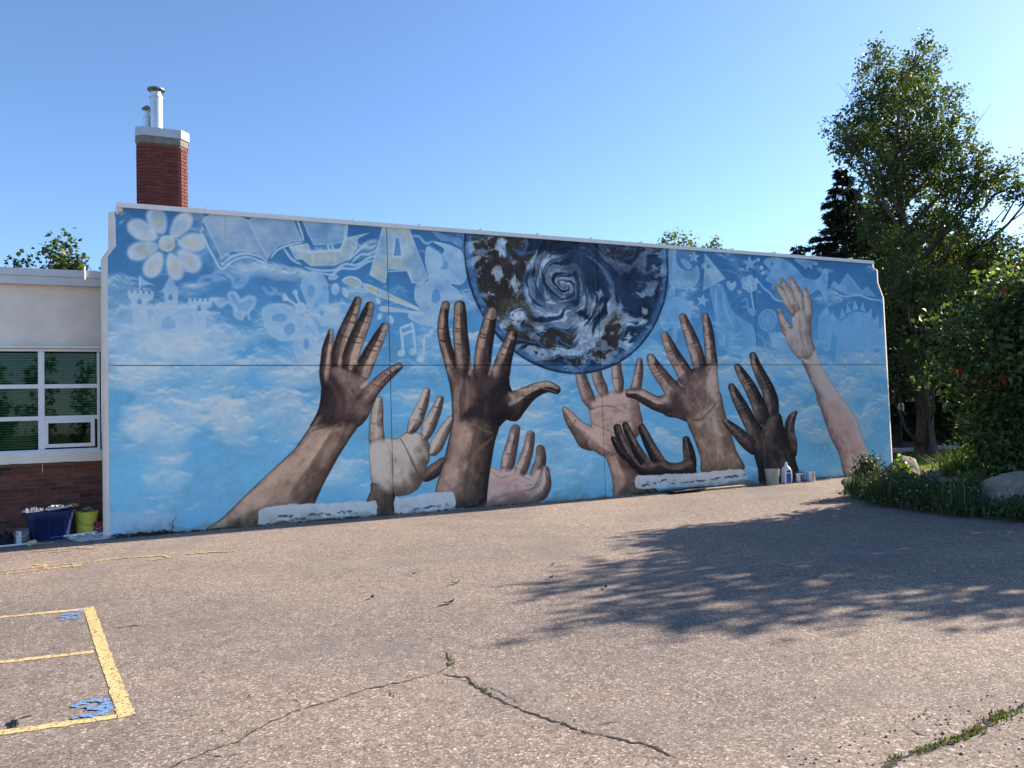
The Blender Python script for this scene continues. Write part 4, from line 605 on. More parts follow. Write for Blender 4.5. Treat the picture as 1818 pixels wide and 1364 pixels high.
('k',[(3.096,2.207),(3.28,2.368),(3.37,2.564),(3.471,2.795),(3.573,3.037),(3.639,3.224),(3.647,3.272),(3.611,3.318),(3.551,3.319),(3.515,3.286),(3.392,3.127),(3.246,2.906),(3.115,2.696),(2.994,2.519),(2.962,2.277)],((44,32,33),(104,82,76),(160,136,124)),(0.65,0.1),None,61.8,(3.029,2.242,0.473,0.881,0.346),0.5,0.24),
('k',[(3.087,1.763),(3.3,1.902),(3.435,2.076),(3.58,2.244),(3.741,2.399),(3.863,2.512),(3.889,2.548),(3.88,2.601),(3.833,2.627),(3.789,2.616),(3.632,2.539),(3.43,2.406),(3.248,2.244),(3.091,2.08),(2.981,1.854)],((44,32,33),(104,82,76),(160,136,124)),(0.3,0.5),None,48.5,(3.034,1.809,0.663,0.749,0.385),0.5,0.24),
('s',[(3.315,2.364),(3.233,2.271),(3.137,2.21)],0.0527,(198,186,176),0.7,1,0,True),
('s',[(3.054,2.677),(3.068,2.584)],0.0395,(190,174,164),0.7,1,0,True),
('s',[(2.567,1.486),(2.814,1.63),(2.779,1.447),(2.652,1.208)],0.0296,(150,124,112),0.45,1,0,True),
('s',[(2.686,1.39),(2.59,1.15),(2.434,0.886)],0.0922,(178,156,140),0.3,1,0,True),
('s',[(2.298,1.495),(2.599,1.576),(2.845,1.644)],0.0296,(60,42,42),0.5,1,0,True),
('s',[(1.995,1.0),(1.875,0.769),(1.583,0.436)],0.0987,(160,130,112),0.25,1,0,True),
('s',[(1.417,0.535),(1.246,0.258),(1.188,0.09)],0.0658,(170,142,124),0.35,1,0,True),
('s',[(2.981,2.181),(3.07,2.025),(3.166,2.085)],0.0395,(54,34,38),0.5,1,0,True),
('s',[(2.615,2.308),(2.732,2.061),(2.787,1.815)],0.0461,(112,74,74),0.4,1,0,True),
('s',[(2.858,2.244),(2.914,1.997),(2.879,1.782)],0.0395,(118,82,80),0.4,1,0,True),
('s',[(2.987,3.484),(3.066,3.448),(3.146,3.432)],0.0132,(44,30,32),0.6,0.8,0,True),
('s',[(2.908,3.357),(2.991,3.321),(3.076,3.305)],0.0132,(44,30,32),0.6,0.8,0,True),
('s',[(2.789,3.106),(2.877,3.07),(2.966,3.053)],0.0132,(44,30,32),0.6,0.8,0,True),
('s',[(3.182,3.489),(3.262,3.453),(3.343,3.437)],0.0132,(44,30,32),0.6,0.8,0,True),
('s',[(3.121,3.362),(3.211,3.326),(3.302,3.31)],0.0132,(44,30,32),0.6,0.8,0,True),
('s',[(2.985,3.109),(3.089,3.073),(3.194,3.056)],0.0132,(44,30,32),0.6,0.8,0,True),
('s',[(2.942,3.015),(3.046,2.979),(3.151,2.962)],0.0132,(44,30,32),0.6,0.8,0,True),
('s',[(3.351,3.052),(3.442,3.015),(3.534,2.998)],0.0132,(44,30,32),0.6,0.8,0,True),
('s',[(3.296,2.957),(3.392,2.92),(3.489,2.902)],0.0132,(44,30,32),0.6,0.8,0,True),
('s',[(3.247,2.878),(3.342,2.841),(3.439,2.823)],0.0132,(44,30,32),0.6,0.8,0,True),
('s',[(3.609,2.501),(3.686,2.463),(3.764,2.443)],0.0132,(44,30,32),0.6,0.8,0,True),
('s',[(3.544,2.454),(3.62,2.416),(3.697,2.396)],0.0132,(44,30,32),0.6,0.8,0,True),
('s',[(3.337,2.267),(3.423,2.228),(3.509,2.208)],0.0132,(44,30,32),0.6,0.8,0,True),
('s',[(2.551,3.01),(2.599,2.974),(2.647,2.956)],0.0132,(44,30,32),0.6,0.8,0,True),
('d',[(3.157,3.665),(3.135,3.632),(3.106,3.618),(3.081,3.626),(3.069,3.655),(3.075,3.692),(3.096,3.725),(3.125,3.74),(3.15,3.731),(3.162,3.703)],0.75,(120,100,92),True),
('s',[(3.157,3.665),(3.135,3.632),(3.106,3.618),(3.081,3.626),(3.069,3.655),(3.075,3.692),(3.096,3.725)],0.006,(45,34,34),0.6,0.6,0,True),
('d',[(3.38,3.589),(3.358,3.556),(3.327,3.542),(3.299,3.551),(3.286,3.581),(3.291,3.619),(3.313,3.651),(3.344,3.666),(3.371,3.656),(3.385,3.627)],0.6,(140,122,112),True),
('s',[(3.38,3.589),(3.358,3.556),(3.327,3.542),(3.299,3.551),(3.286,3.581),(3.291,3.619),(3.313,3.651)],0.006,(45,34,34),0.6,0.6,0,True),
('d',[(3.603,3.209),(3.575,3.177),(3.542,3.164),(3.518,3.177),(3.511,3.209),(3.524,3.25),(3.552,3.282),(3.584,3.295),(3.609,3.283),(3.616,3.25)],0.6,(172,152,142),True),
('s',[(3.603,3.209),(3.575,3.177),(3.542,3.164),(3.518,3.177),(3.511,3.209),(3.524,3.25),(3.552,3.282)],0.006,(45,34,34),0.6,0.6,0,True),
('d',[(2.672,3.134),(2.661,3.106),(2.644,3.09),(2.628,3.093),(2.618,3.113),(2.618,3.142),(2.629,3.17),(2.646,3.186),(2.663,3.183),(2.673,3.163)],0.75,(160,146,138),True),
('s',[(2.672,3.134),(2.661,3.106),(2.644,3.09),(2.628,3.093),(2.618,3.113),(2.618,3.142),(2.629,3.17)],0.006,(45,34,34),0.6,0.6,0,True),
('d',[(3.852,2.583),(3.854,2.559),(3.838,2.534),(3.81,2.518),(3.78,2.518),(3.76,2.532),(3.758,2.557),(3.774,2.581),(3.802,2.597),(3.832,2.598)],0.6,(176,158,146),True),
('s',[(3.852,2.583),(3.854,2.559),(3.838,2.534),(3.81,2.518),(3.78,2.518),(3.76,2.532),(3.758,2.557)],0.006,(45,34,34),0.6,0.6,0,True),
('H',4),
('k',[(5.819,0.516),(5.972,0.704),(6.035,0.949),(6.084,1.166),(6.12,1.367),(6.111,1.43),(6.044,1.478),(5.96,1.463),(5.922,1.41),(5.856,1.222),(5.776,1.017),(5.702,0.781),(5.705,0.553)],((66,54,52),(126,106,102),(172,156,152)),(-0.4,0.3),None,70.4,(5.762,0.535,0.335,0.942,0.268),0.5,0.24),
('k',[(6.08,0.434),(6.238,0.587),(6.328,0.806),(6.395,1.032),(6.422,1.251),(6.411,1.307),(6.347,1.348),(6.271,1.331),(6.239,1.282),(6.182,1.083),(6.097,0.885),(6.001,0.684),(5.975,0.481)],((66,54,52),(126,106,102),(172,156,152)),(-0.4,0.3),None,62.9,(6.028,0.458,0.455,0.89,0.26),0.5,0.24),
('k',[(6.384,0.468),(6.592,0.622),(6.647,0.814),(6.622,0.993),(6.597,1.047),(6.524,1.075),(6.454,1.043),(6.434,0.989),(6.426,0.844),(6.372,0.732),(6.289,0.532)],((50,42,42),(96,82,78),(140,120,112)),(-0.3,0.3),None,50.7,(6.336,0.5,0.634,0.774,0.166),0.5,0.24),
('k',[(5.438,0.704),(5.673,0.655),(5.867,0.68),(6.018,0.66),(6.27,0.55),(6.418,0.65),(6.585,0.665),(6.696,0.634),(6.718,0.477),(6.736,0.289),(6.615,0.064),(6.405,0.015),(5.844,0.014),(5.35,0.015),(5.393,0.347)],((104,78,78),(166,138,138),(196,178,178)),(-0.2,0.3),0.25,10,None,0.45,0.26),
('k',[(6.24,0.025),(6.51,0.022),(6.693,0.206),(6.731,0.44),(6.684,0.608),(6.658,0.655),(6.591,0.676),(6.531,0.645),(6.517,0.596),(6.508,0.463),(6.448,0.332),(6.344,0.256),(6.196,0.13)],((66,54,52),(126,106,102),(172,156,152)),(-0.4,0.4),None,16.5,(6.218,0.078,0.959,0.284,0.338),0.5,0.24),
('s',[(5.501,0.641),(5.695,0.508),(5.997,0.551),(6.333,0.408)],0.0239,(120,84,86),0.6,1,0,True),
('s',[(5.619,0.242),(5.925,0.403),(6.261,0.32),(6.404,0.465)],0.0239,(196,178,176),0.6,1,0,True),
('s',[(5.582,0.124),(5.784,0.2),(6.053,0.212),(6.224,0.246)],0.0269,(150,96,100),0.6,1,0,True),
('s',[(5.796,0.563),(6.064,0.516),(6.331,0.346)],0.0359,(200,186,186),0.5,1,0,True),
('s',[(6.19,0.233),(6.363,0.283),(6.473,0.461),(6.584,0.64)],0.018,(84,62,62),0.7,1,0,True),
('s',[(6.193,0.325),(6.331,0.346)],0.018,(100,74,74),0.6,1,0,True),
('s',[(5.462,0.433),(5.725,0.416),(6.057,0.334)],0.0658,(178,130,132),0.4,1,0,True),
('s',[(6.652,0.574),(6.683,0.479)],0.0299,(150,140,138),0.6,1,0,True),
('s',[(5.81,0.942),(6.01,0.902)],0.018,(90,70,70),0.7,0.9,0,True),
('s',[(6.179,0.878),(6.349,0.839)],0.018,(90,70,70),0.7,0.9,0,True),
('s',[(6.152,0.603),(6.235,0.552)],0.018,(90,70,70),0.7,0.9,0,True),
('s',[(5.668,0.707),(5.8,0.678)],0.018,(90,70,70),0.7,0.9,0,True),
('g',[(6.101,1.373),(6.092,1.328),(6.068,1.293),(6.034,1.274),(5.998,1.275),(5.967,1.297),(5.945,1.334),(5.939,1.379),(5.949,1.424),(5.972,1.46),(6.006,1.479),(6.042,1.477),(6.074,1.456),(6.095,1.419)],0.55,0,(86,72,70),True,(188,206,230),0.012,0.02),
('g',[(6.411,1.207),(6.401,1.162),(6.377,1.126),(6.343,1.107),(6.306,1.109),(6.274,1.131),(6.252,1.168),(6.246,1.214),(6.256,1.259),(6.28,1.295),(6.314,1.314),(6.35,1.312),(6.383,1.291),(6.405,1.253)],0.55,0,(86,72,70),True,(188,206,230),0.012,0.02),
('g',[(6.61,0.95),(6.6,0.905),(6.576,0.869),(6.541,0.85),(6.504,0.852),(6.472,0.874),(6.45,0.912),(6.443,0.958),(6.453,1.003),(6.478,1.039),(6.512,1.058),(6.549,1.056),(6.582,1.034),(6.604,0.996)],0.55,0,(86,72,70),True,(188,206,230),0.012,0.02),
('H',3),
('k',[(4.784,1.717),(4.793,1.598),(4.739,1.392),(4.669,1.13),(4.599,0.898),(4.514,0.639),(4.425,0.33),(4.563,0.198),(4.745,0.038),(5.188,0.004),(5.373,0.02),(5.424,0.285),(5.473,0.582),(5.536,0.88),(5.602,1.179),(5.688,1.479),(5.437,1.669),(5.083,1.739)],((34,25,26),(94,76,68),(150,124,112)),(-0.45,0.15),0.45,78,None,0.75,0.26),
('k',[(4.718,2.46),(4.749,2.222),(4.781,1.954),(4.794,1.657),(4.916,1.505),(5.205,1.525),(5.398,1.474),(5.646,1.414),(5.804,1.537),(6.003,1.669),(6.194,1.772),(6.114,1.928),(5.991,2.084),(5.938,2.224),(5.926,2.362),(5.829,2.455),(5.596,2.487),(5.335,2.518),(5.075,2.489),(4.886,2.579)],((18,13,18),(52,38,40),(100,78,72)),(-0.6,0.2),0.5,80,None,0.5,0.26),
('k',[(4.812,2.221),(5.008,2.399),(5.13,2.218),(5.057,1.919),(5.046,1.59),(4.916,1.505),(4.8,1.627),(4.777,1.925)],((28,20,23),(84,64,58),(150,128,114)),(-0.4,0.2),0.25,85,None,0.05,0.26),
('k',[(4.931,2.232),(4.949,2.488),(4.88,2.73),(4.809,2.963),(4.771,3.189),(4.757,3.352),(4.768,3.508),(4.794,3.66),(4.787,3.711),(4.734,3.746),(4.669,3.729),(4.64,3.684),(4.594,3.529),(4.557,3.355),(4.546,3.16),(4.581,2.91),(4.647,2.667),(4.702,2.431),(4.819,2.21)],((28,20,23),(84,64,58),(150,128,114)),(-0.45,0.25),None,101.8,(4.875,2.221,-0.205,0.979,0.445),0.5,0.24),
('k',[(5.109,2.283),(5.185,2.531),(5.167,2.774),(5.146,3.014),(5.124,3.248),(5.118,3.457),(5.096,3.67),(5.069,3.735),(4.985,3.765),(4.902,3.722),(4.878,3.655),(4.862,3.446),(4.843,3.232),(4.845,2.986),(4.86,2.744),(4.878,2.507),(4.976,2.275)],((28,20,23),(84,64,58),(150,128,114)),(-0.45,0.25),None,92.6,(5.042,2.279,-0.046,0.999,0.416),0.5,0.24),
('k',[(5.433,2.209),(5.556,2.476),(5.583,2.715),(5.62,2.95),(5.662,3.161),(5.697,3.38),(5.726,3.55),(5.719,3.621),(5.646,3.674),(5.552,3.654),(5.508,3.593),(5.44,3.428),(5.361,3.216),(5.291,2.998),(5.245,2.746),(5.217,2.499),(5.281,2.221)],((28,20,23),(84,64,58),(150,128,114)),(-0.45,0.25),None,83.9,(5.357,2.215,0.106,0.994,0.416),0.5,0.24),
('k',[(5.797,2.139),(5.934,2.366),(5.976,2.57),(6.02,2.749),(6.082,2.94),(6.124,3.118),(6.125,3.186),(6.06,3.243),(5.968,3.232),(5.92,3.178),(5.829,3.019),(5.729,2.838),(5.64,2.647),(5.573,2.422),(5.625,2.161)],((28,20,23),(84,64,58),(150,128,114)),(-0.45,0.25),None,80.2,(5.711,2.15,0.17,0.986,0.315),0.5,0.24),
('k',[(5.783,1.606),(6.052,1.537),(6.249,1.735),(6.409,1.907),(6.578,2.014),(6.737,2.061),(6.871,2.029),(6.937,2.027),(6.998,2.076),(6.996,2.148),(6.948,2.187),(6.759,2.274),(6.494,2.251),(6.24,2.176),(5.98,2.089),(5.761,2.019),(5.69,1.838)],((28,20,23),(84,64,58),(150,128,114)),(-0.1,0.7),None,18.5,(5.736,1.722,0.948,0.318,0.451),0.7,0.24),
('s',[(5.428,2.883),(5.386,2.579),(5.264,2.337)],0.1017,(40,28,32),0.5,1,0,True),
('s',[(5.8,2.609),(5.757,2.333),(5.579,1.969),(5.567,1.605)],0.1197,(30,21,27),0.55,1,0,True),
('s',[(5.233,2.397),(5.319,2.034),(5.337,1.611)],0.1077,(36,26,30),0.5,1,0,True),
('s',[(4.875,2.221),(4.834,1.923),(4.839,1.567)],0.0419,(150,126,114),0.5,1,0,True),
('s',[(5.07,2.338),(5.093,2.038),(5.051,1.739)],0.0359,(140,116,106),0.45,1,0,True),
('s',[(5.18,2.76),(5.182,2.609),(5.136,2.398)],0.0479,(178,158,146),0.75,1,0,True),
('s',[(5.585,2.639),(5.564,2.517),(5.521,2.396)],0.0419,(176,156,146),0.7,1,0,True),
('s',[(5.939,2.239),(6.02,2.146),(6.207,2.112)],0.0239,(200,178,164),0.6,1,0,True),
('s',[(5.9,2.086),(6.013,1.93),(5.908,1.84)],0.0479,(186,170,156),0.5,1,0,True),
('s',[(6.537,2.154),(6.781,2.104),(6.922,2.054)],0.0239,(120,84,80),0.7,1,0,True),
('s',[(6.434,2.202),(6.681,2.247),(6.891,2.181)],0.0359,(200,184,168),0.5,1,0,True),
('s',[(5.045,1.56),(4.907,1.208),(4.767,0.771)],0.1017,(160,132,118),0.32,1,0,True),
('s',[(5.298,1.402),(5.189,1.017),(5.143,0.602)],0.0658,(128,100,88),0.35,1,0,True),
('s',[(5.554,1.242),(5.287,1.072),(5.053,0.785)],0.0299,(166,128,112),0.3,1,0,True),
('s',[(5.487,1.184),(5.219,0.956)],0.0239,(166,132,118),0.3,1,0,True),
('s',[(4.916,1.505),(5.204,1.495),(5.363,1.4),(5.557,1.332)],0.0359,(140,118,108),0.4,1,0,True),
('s',[(4.57,3.259),(4.653,3.231),(4.739,3.263)],0.015,(46,34,34),0.6,0.8,0,True),
('s',[(4.577,3.036),(4.678,3.008),(4.781,3.039)],0.015,(46,34,34),0.6,0.8,0,True),
('s',[(4.882,3.521),(4.984,3.494),(5.089,3.527)],0.015,(46,34,34),0.6,0.8,0,True),
('s',[(4.863,3.265),(4.983,3.237),(5.105,3.27)],0.015,(46,34,34),0.6,0.8,0,True),
('s',[(4.868,3.214),(4.988,3.186),(5.11,3.218)],0.015,(46,34,34),0.6,0.8,0,True),
('s',[(4.874,2.98),(5.0,2.952),(5.128,2.983)],0.015,(46,34,34),0.6,0.8,0,True),
('s',[(5.488,3.445),(5.595,3.417),(5.704,3.451)],0.015,(46,34,34),0.6,0.8,0,True),
('s',[(5.373,3.168),(5.503,3.14),(5.635,3.173)],0.015,(46,34,34),0.6,0.8,0,True),
('s',[(5.349,3.107),(5.484,3.079),(5.622,3.111)],0.015,(46,34,34),0.6,0.8,0,True),
('s',[(5.808,2.929),(5.928,2.899),(6.052,2.931)],0.015,(46,34,34),0.6,0.8,0,True),
('s',[(5.747,2.799),(5.873,2.769),(6.002,2.801)],0.015,(46,34,34),0.6,0.8,0,True),
('s',[(6.163,2.032),(6.254,2.0),(6.348,2.029)],0.015,(46,34,34),0.6,0.8,0,True),
('s',[(4.597,3.04),(4.647,3.007),(4.711,3.056)],0.0269,(40,28,28),0.7,0.9,0,True),
('s',[(4.675,3.444),(4.654,3.264)],0.0359,(176,156,144),0.5,1,0,True),
('s',[(4.646,2.996),(4.732,2.698),(4.822,2.549)],0.0419,(170,150,138),0.5,1,0,True),
('d',[(5.053,3.634),(5.037,3.581),(4.997,3.547),(4.95,3.545),(4.912,3.577),(4.899,3.63),(4.915,3.683),(4.955,3.718),(5.002,3.719),(5.04,3.687)],0.5,(138,120,104),True),
('s',[(5.053,3.634),(5.037,3.581),(4.997,3.547),(4.95,3.545),(4.912,3.577),(4.899,3.63),(4.915,3.683)],0.006,(84,70,58),0.6,0.6,0,True),
('d',[(5.71,3.528),(5.678,3.466),(5.629,3.433),(5.581,3.442),(5.553,3.488),(5.555,3.554),(5.586,3.616),(5.635,3.649),(5.683,3.641),(5.712,3.595)],0.6,(150,130,118),True),
('s',[(5.71,3.528),(5.678,3.466),(5.629,3.433),(5.581,3.442),(5.553,3.488),(5.555,3.554),(5.586,3.616)],0.006,(190,172,160),0.6,0.6,0,True),
('d',[(6.071,3.08),(6.048,3.058),(6.004,3.052),(5.956,3.063),(5.922,3.088),(5.915,3.116),(5.938,3.137),(5.982,3.144),(6.03,3.132),(6.064,3.108)],0.6,(186,166,156),True),
('s',[(6.071,3.08),(6.048,3.058),(6.004,3.052),(5.956,3.063),(5.922,3.088),(5.915,3.116),(5.938,3.137)],0.006,(45,34,34),0.6,0.6,0,True),
('d',[(4.78,3.662),(4.769,3.619),(4.743,3.593),(4.711,3.592),(4.687,3.617),(4.679,3.659),(4.689,3.702),(4.715,3.729),(4.747,3.73),(4.771,3.704)],0.6,(150,130,112),True),
('s',[(4.78,3.662),(4.769,3.619),(4.743,3.593),(4.711,3.592),(4.687,3.617),(4.679,3.659),(4.689,3.702)],0.006,(45,34,34),0.6,0.6,0,True),
('H',8),
('k',[(11.656,0.796),(11.812,1.046),(12.019,1.333),(12.211,1.476),(12.465,1.506),(12.564,1.204),(12.621,0.865),(12.794,0.633),(12.887,0.365),(12.947,-0.089),(11.898,-0.057),(11.769,0.316)],((10,8,14),(33,27,33),(92,77,73)),(-0.1,0.3),0.4,80,None,0.5,0.26),
('k',[(11.818,0.732),(11.664,1.009),(11.41,1.189),(11.182,1.331),(10.982,1.43),(10.934,1.447),(10.873,1.427),(10.853,1.378),(10.876,1.341),(11.009,1.192),(11.176,1.016),(11.363,0.816),(11.65,0.635)],((18,14,18),(54,45,46),(124,108,100)),(-0.45,0.3),None,134.0,(11.734,0.683,-0.694,0.72,0.428),0.5,0.24),
('k',[(12.051,0.816),(11.978,1.156),(11.76,1.451),(11.581,1.704),(11.399,1.951),(11.236,2.147),(11.19,2.184),(11.108,2.183),(11.055,2.133),(11.06,2.081),(11.139,1.852),(11.271,1.584),(11.416,1.316),(11.586,1.013),(11.855,0.751)],((18,14,18),(54,45,46),(124,108,100)),(-0.45,0.3),None,119.7,(11.953,0.783,-0.496,0.868,0.622),0.5,0.24),
('k',[(12.146,1.28),(12.132,1.61),(11.965,1.913),(11.791,2.179),(11.589,2.412),(11.423,2.575),(11.372,2.608),(11.29,2.601),(11.242,2.547),(11.252,2.495),(11.344,2.299),(11.489,2.052),(11.624,1.798),(11.744,1.505),(11.961,1.237)],((18,14,18),(54,45,46),(124,108,100)),(-0.45,0.3),None,111.2,(12.053,1.258,-0.362,0.932,0.588),0.5,0.24),
('k',[(12.393,1.408),(12.447,1.763),(12.337,2.083),(12.165,2.352),(11.985,2.617),(11.868,2.812),(11.828,2.853),(11.744,2.859),(11.682,2.813),(11.678,2.76),(11.726,2.533),(11.857,2.241),(11.98,1.986),(12.046,1.707),(12.193,1.39)],((18,14,18),(54,45,46),(124,108,100)),(-0.45,0.3),None,98.0,(12.293,1.399,-0.139,0.99,0.599),0.5,0.24),
('k',[(12.89,0.561),(12.929,0.836),(12.87,1.057),(12.875,1.233),(12.92,1.387),(12.971,1.49),(12.985,1.514),(12.97,1.544),(12.93,1.554),(12.899,1.542),(12.731,1.47),(12.594,1.276),(12.574,1.039),(12.635,0.806),(12.739,0.552)],((18,14,18),(54,45,46),(124,108,100)),(0.1,0.4),None,97.1,(12.814,0.557,-0.124,0.992,0.313),0.5,0.24),
('s',[(12.819,1.421),(12.704,1.162),(12.757,0.822)],0.0276,(130,112,102),0.5,1,0,True),
('s',[(11.912,1.3),(12.049,1.185),(12.147,1.218)],0.0215,(120,92,86),0.5,1,0,True),
('s',[(11.706,1.014),(11.817,0.899)],0.0245,(120,90,82),0.5,1,0,True),
('s',[(12.202,1.328),(12.175,0.884),(12.104,0.518)],0.0552,(72,60,62),0.4,1,0,True),
('s',[(12.405,0.688),(12.537,0.459),(12.375,0.208)],0.0613,(70,60,62),0.35,1,0,True),
('s',[(12.02,0.706),(11.95,0.342),(12.075,0.041)],0.0613,(66,56,60),0.35,1,0,True),
('s',[(11.285,1.683),(11.397,1.71),(11.51,1.751)],0.0153,(24,18,22),0.7,0.8,0,True),
('s',[(11.318,1.715),(11.479,1.766)],0.0215,(120,104,96),0.45,1,0,True),
('s',[(11.35,1.609),(11.462,1.635),(11.575,1.676)],0.0153,(24,18,22),0.7,0.8,0,True),
('s',[(11.383,1.641),(11.544,1.692)],0.0215,(120,104,96),0.45,1,0,True),
('s',[(11.5,2.19),(11.612,2.218),(11.727,2.262)],0.0153,(24,18,22),0.7,0.8,0,True),
('s',[(11.533,2.223),(11.696,2.277)],0.0215,(120,104,96),0.45,1,0,True),
('s',[(11.566,2.135),(11.68,2.163),(11.795,2.206)],0.0153,(24,18,22),0.7,0.8,0,True),
('s',[(11.6,2.167),(11.763,2.221)],0.0215,(120,104,96),0.45,1,0,True),
('s',[(11.993,2.148),(12.108,2.176),(12.226,2.22)],0.0153,(24,18,22),0.7,0.8,0,True),
('s',[(12.027,2.181),(12.194,2.235)],0.0215,(120,104,96),0.45,1,0,True),
('s',[(12.028,2.055),(12.151,2.083),(12.275,2.126)],0.0153,(24,18,22),0.7,0.8,0,True),
('s',[(12.065,2.088),(12.241,2.141)],0.0215,(120,104,96),0.45,1,0,True),
('s',[(11.22,1.123),(11.318,1.149),(11.418,1.189)],0.0153,(24,18,22),0.7,0.8,0,True),
('s',[(11.249,1.155),(11.391,1.204)],0.0215,(120,104,96),0.45,1,0,True),
('d',[(11.224,2.104),(11.236,2.057),(11.223,2.021),(11.188,2.009),(11.147,2.026),(11.114,2.066),(11.102,2.112),(11.115,2.148),(11.149,2.16),(11.191,2.143)],0.75,(110,98,94),True),
('s',[(11.224,2.104),(11.236,2.057),(11.223,2.021),(11.188,2.009),(11.147,2.026),(11.114,2.066),(11.102,2.112)],0.006,(45,34,34),0.6,0.6,0,True),
('d',[(11.406,2.533),(11.418,2.486),(11.404,2.45),(11.37,2.438),(11.328,2.454),(11.294,2.493),(11.282,2.54),(11.296,2.576),(11.33,2.589),(11.372,2.572)],0.75,(128,116,108),True),
('s',[(11.406,2.533),(11.418,2.486),(11.404,2.45),(11.37,2.438),(11.328,2.454),(11.294,2.493),(11.282,2.54)],0.006,(45,34,34),0.6,0.6,0,True),
('d',[(11.84,2.779),(11.846,2.735),(11.829,2.702),(11.796,2.693),(11.758,2.71),(11.732,2.748),(11.725,2.792),(11.742,2.825),(11.776,2.834),(11.813,2.817)],0.75,(140,122,112),True),
('s',[(11.84,2.779),(11.846,2.735),(11.829,2.702),(11.796,2.693),(11.758,2.71),(11.732,2.748),(11.725,2.792)],0.006,(45,34,34),0.6,0.6,0,True),
('d',[(10.989,1.42),(11.009,1.394),(11.008,1.366),(10.985,1.346),(10.95,1.343),(10.915,1.357),(10.895,1.383),(10.896,1.411),(10.919,1.43),(10.954,1.434)],0.75,(130,112,106),True),
('s',[(10.989,1.42),(11.009,1.394),(11.008,1.366),(10.985,1.346),(10.95,1.343),(10.915,1.357),(10.895,1.383)],0.006,(45,34,34),0.6,0.6,0,True),
('H',9),
('k',[(13.122,2.784),(13.33,2.708),(13.591,2.921),(13.746,2.612),(14.072,2.155),(14.416,1.748),(14.794,1.345),(14.914,0.966),(15.105,0.562),(15.256,0.197),(15.371,-0.206),(14.418,-0.145),(14.181,0.508),(13.935,0.925),(13.722,1.472),(13.538,1.969),(13.32,2.393)],((104,84,88),(178,160,162),(202,190,192)),(0.15,0.25),0.3,118,None,0.6,0.26),
('k',[(13.582,1.86),(14.311,1.769),(14.711,1.328),(14.849,0.968),(15.091,0.523),(14.536,0.393),(14.23,0.603),(13.894,1.081),(13.714,1.511)],((110,80,84),(172,138,140),(190,168,170)),(0.1,0.1),0.25,118,None,0,0.26),
('k',[(13.073,3.722),(13.017,3.955),(12.874,4.145),(12.715,4.297),(12.598,4.393),(12.564,4.412),(12.51,4.403),(12.48,4.366),(12.488,4.334),(12.555,4.209),(12.674,4.045),(12.788,3.861),(12.955,3.679)],((104,86,86),(166,148,146),(200,186,184)),(-0.3,0.3),None,118.4,(13.014,3.701,-0.476,0.88,0.286),0.5,0.24),
('k',[(13.205,3.803),(13.15,4.033),(13.024,4.233),(12.875,4.403),(12.748,4.525),(12.718,4.544),(12.668,4.538),(12.637,4.505),(12.642,4.475),(12.707,4.322),(12.815,4.143),(12.916,3.945),(13.086,3.759)],((104,86,86),(166,148,146),(200,186,184)),(-0.3,0.3),None,118.5,(13.145,3.781,-0.477,0.879,0.297),0.5,0.24),
('k',[(13.351,3.797),(13.366,4.047),(13.264,4.263),(13.133,4.448),(13.011,4.567),(12.982,4.586),(12.931,4.582),(12.898,4.549),(12.902,4.518),(12.956,4.376),(13.034,4.184),(13.108,3.983),(13.224,3.773)],((104,86,86),(166,148,146),(200,186,184)),(-0.3,0.3),None,102.5,(13.288,3.785,-0.216,0.976,0.292),0.5,0.24),
('k',[(13.48,3.553),(13.583,3.751),(13.572,3.977),(13.507,4.193),(13.43,4.349),(13.411,4.373),(13.364,4.378),(13.325,4.354),(13.319,4.325),(13.324,4.158),(13.335,3.95),(13.316,3.75),(13.343,3.56)],((104,86,86),(166,148,146),(200,186,184)),(-0.3,0.3),None,79.0,(13.411,3.556,0.191,0.982,0.278),0.5,0.24),
('k',[(12.934,3.622),(13.072,3.817),(13.304,3.882),(13.519,3.714),(13.524,3.481),(13.525,3.172),(13.6,2.91),(13.382,2.723),(13.127,2.7),(12.889,2.916),(12.728,3.199),(12.793,3.371),(12.953,3.447)],((104,86,86),(166,148,146),(200,186,184)),(-0.3,0.2),0.22,100,None,0.45,0.26),
('k',[(13.017,3.246),(12.956,3.424),(12.817,3.547),(12.718,3.686),(12.65,3.811),(12.626,3.837),(12.573,3.843),(12.53,3.814),(12.524,3.781),(12.538,3.634),(12.588,3.458),(12.66,3.281),(12.848,3.159)],((104,86,86),(166,148,146),(200,186,184)),(-0.1,0.2),None,129.8,(12.932,3.202,-0.64,0.768,0.278),0.5,0.24),
('s',[(13.199,3.821),(13.169,3.512),(13.207,3.168),(13.34,2.862)],0.0215,(120,98,96),0.6,1,0,True),
('s',[(13.375,3.787),(13.37,3.324),(13.422,2.939)],0.0215,(128,106,104),0.5,1,0,True),
('s',[(13.039,3.701),(13.085,3.626)],0.0153,(96,76,74),0.6,1,0,True),
('s',[(13.156,2.765),(13.384,2.746),(13.598,2.882)],0.0245,(124,98,98),0.6,1,0,True),
('s',[(13.127,2.707),(13.38,2.685)],0.0276,(206,190,188),0.6,1,0,True),
('s',[(12.972,3.432),(12.921,3.412),(12.821,3.421)],0.0184,(80,70,70),0.7,1,0,True),
('s',[(12.805,3.962),(12.924,3.87)],0.0123,(110,88,84),0.6,1,0,True),
('s',[(13.004,3.93),(13.105,3.933)],0.0153,(90,72,70),0.6,1,0,True),
('s',[(13.813,1.818),(14.019,1.387),(14.098,0.996)],0.0368,(186,150,150),0.5,1,0,True),
('s',[(14.093,1.696),(14.329,1.261),(14.406,0.829)],0.0368,(188,156,158),0.5,1,0,True),
('s',[(13.881,1.661),(14.244,1.575)],0.0276,(150,112,114),0.35,1,0,True),
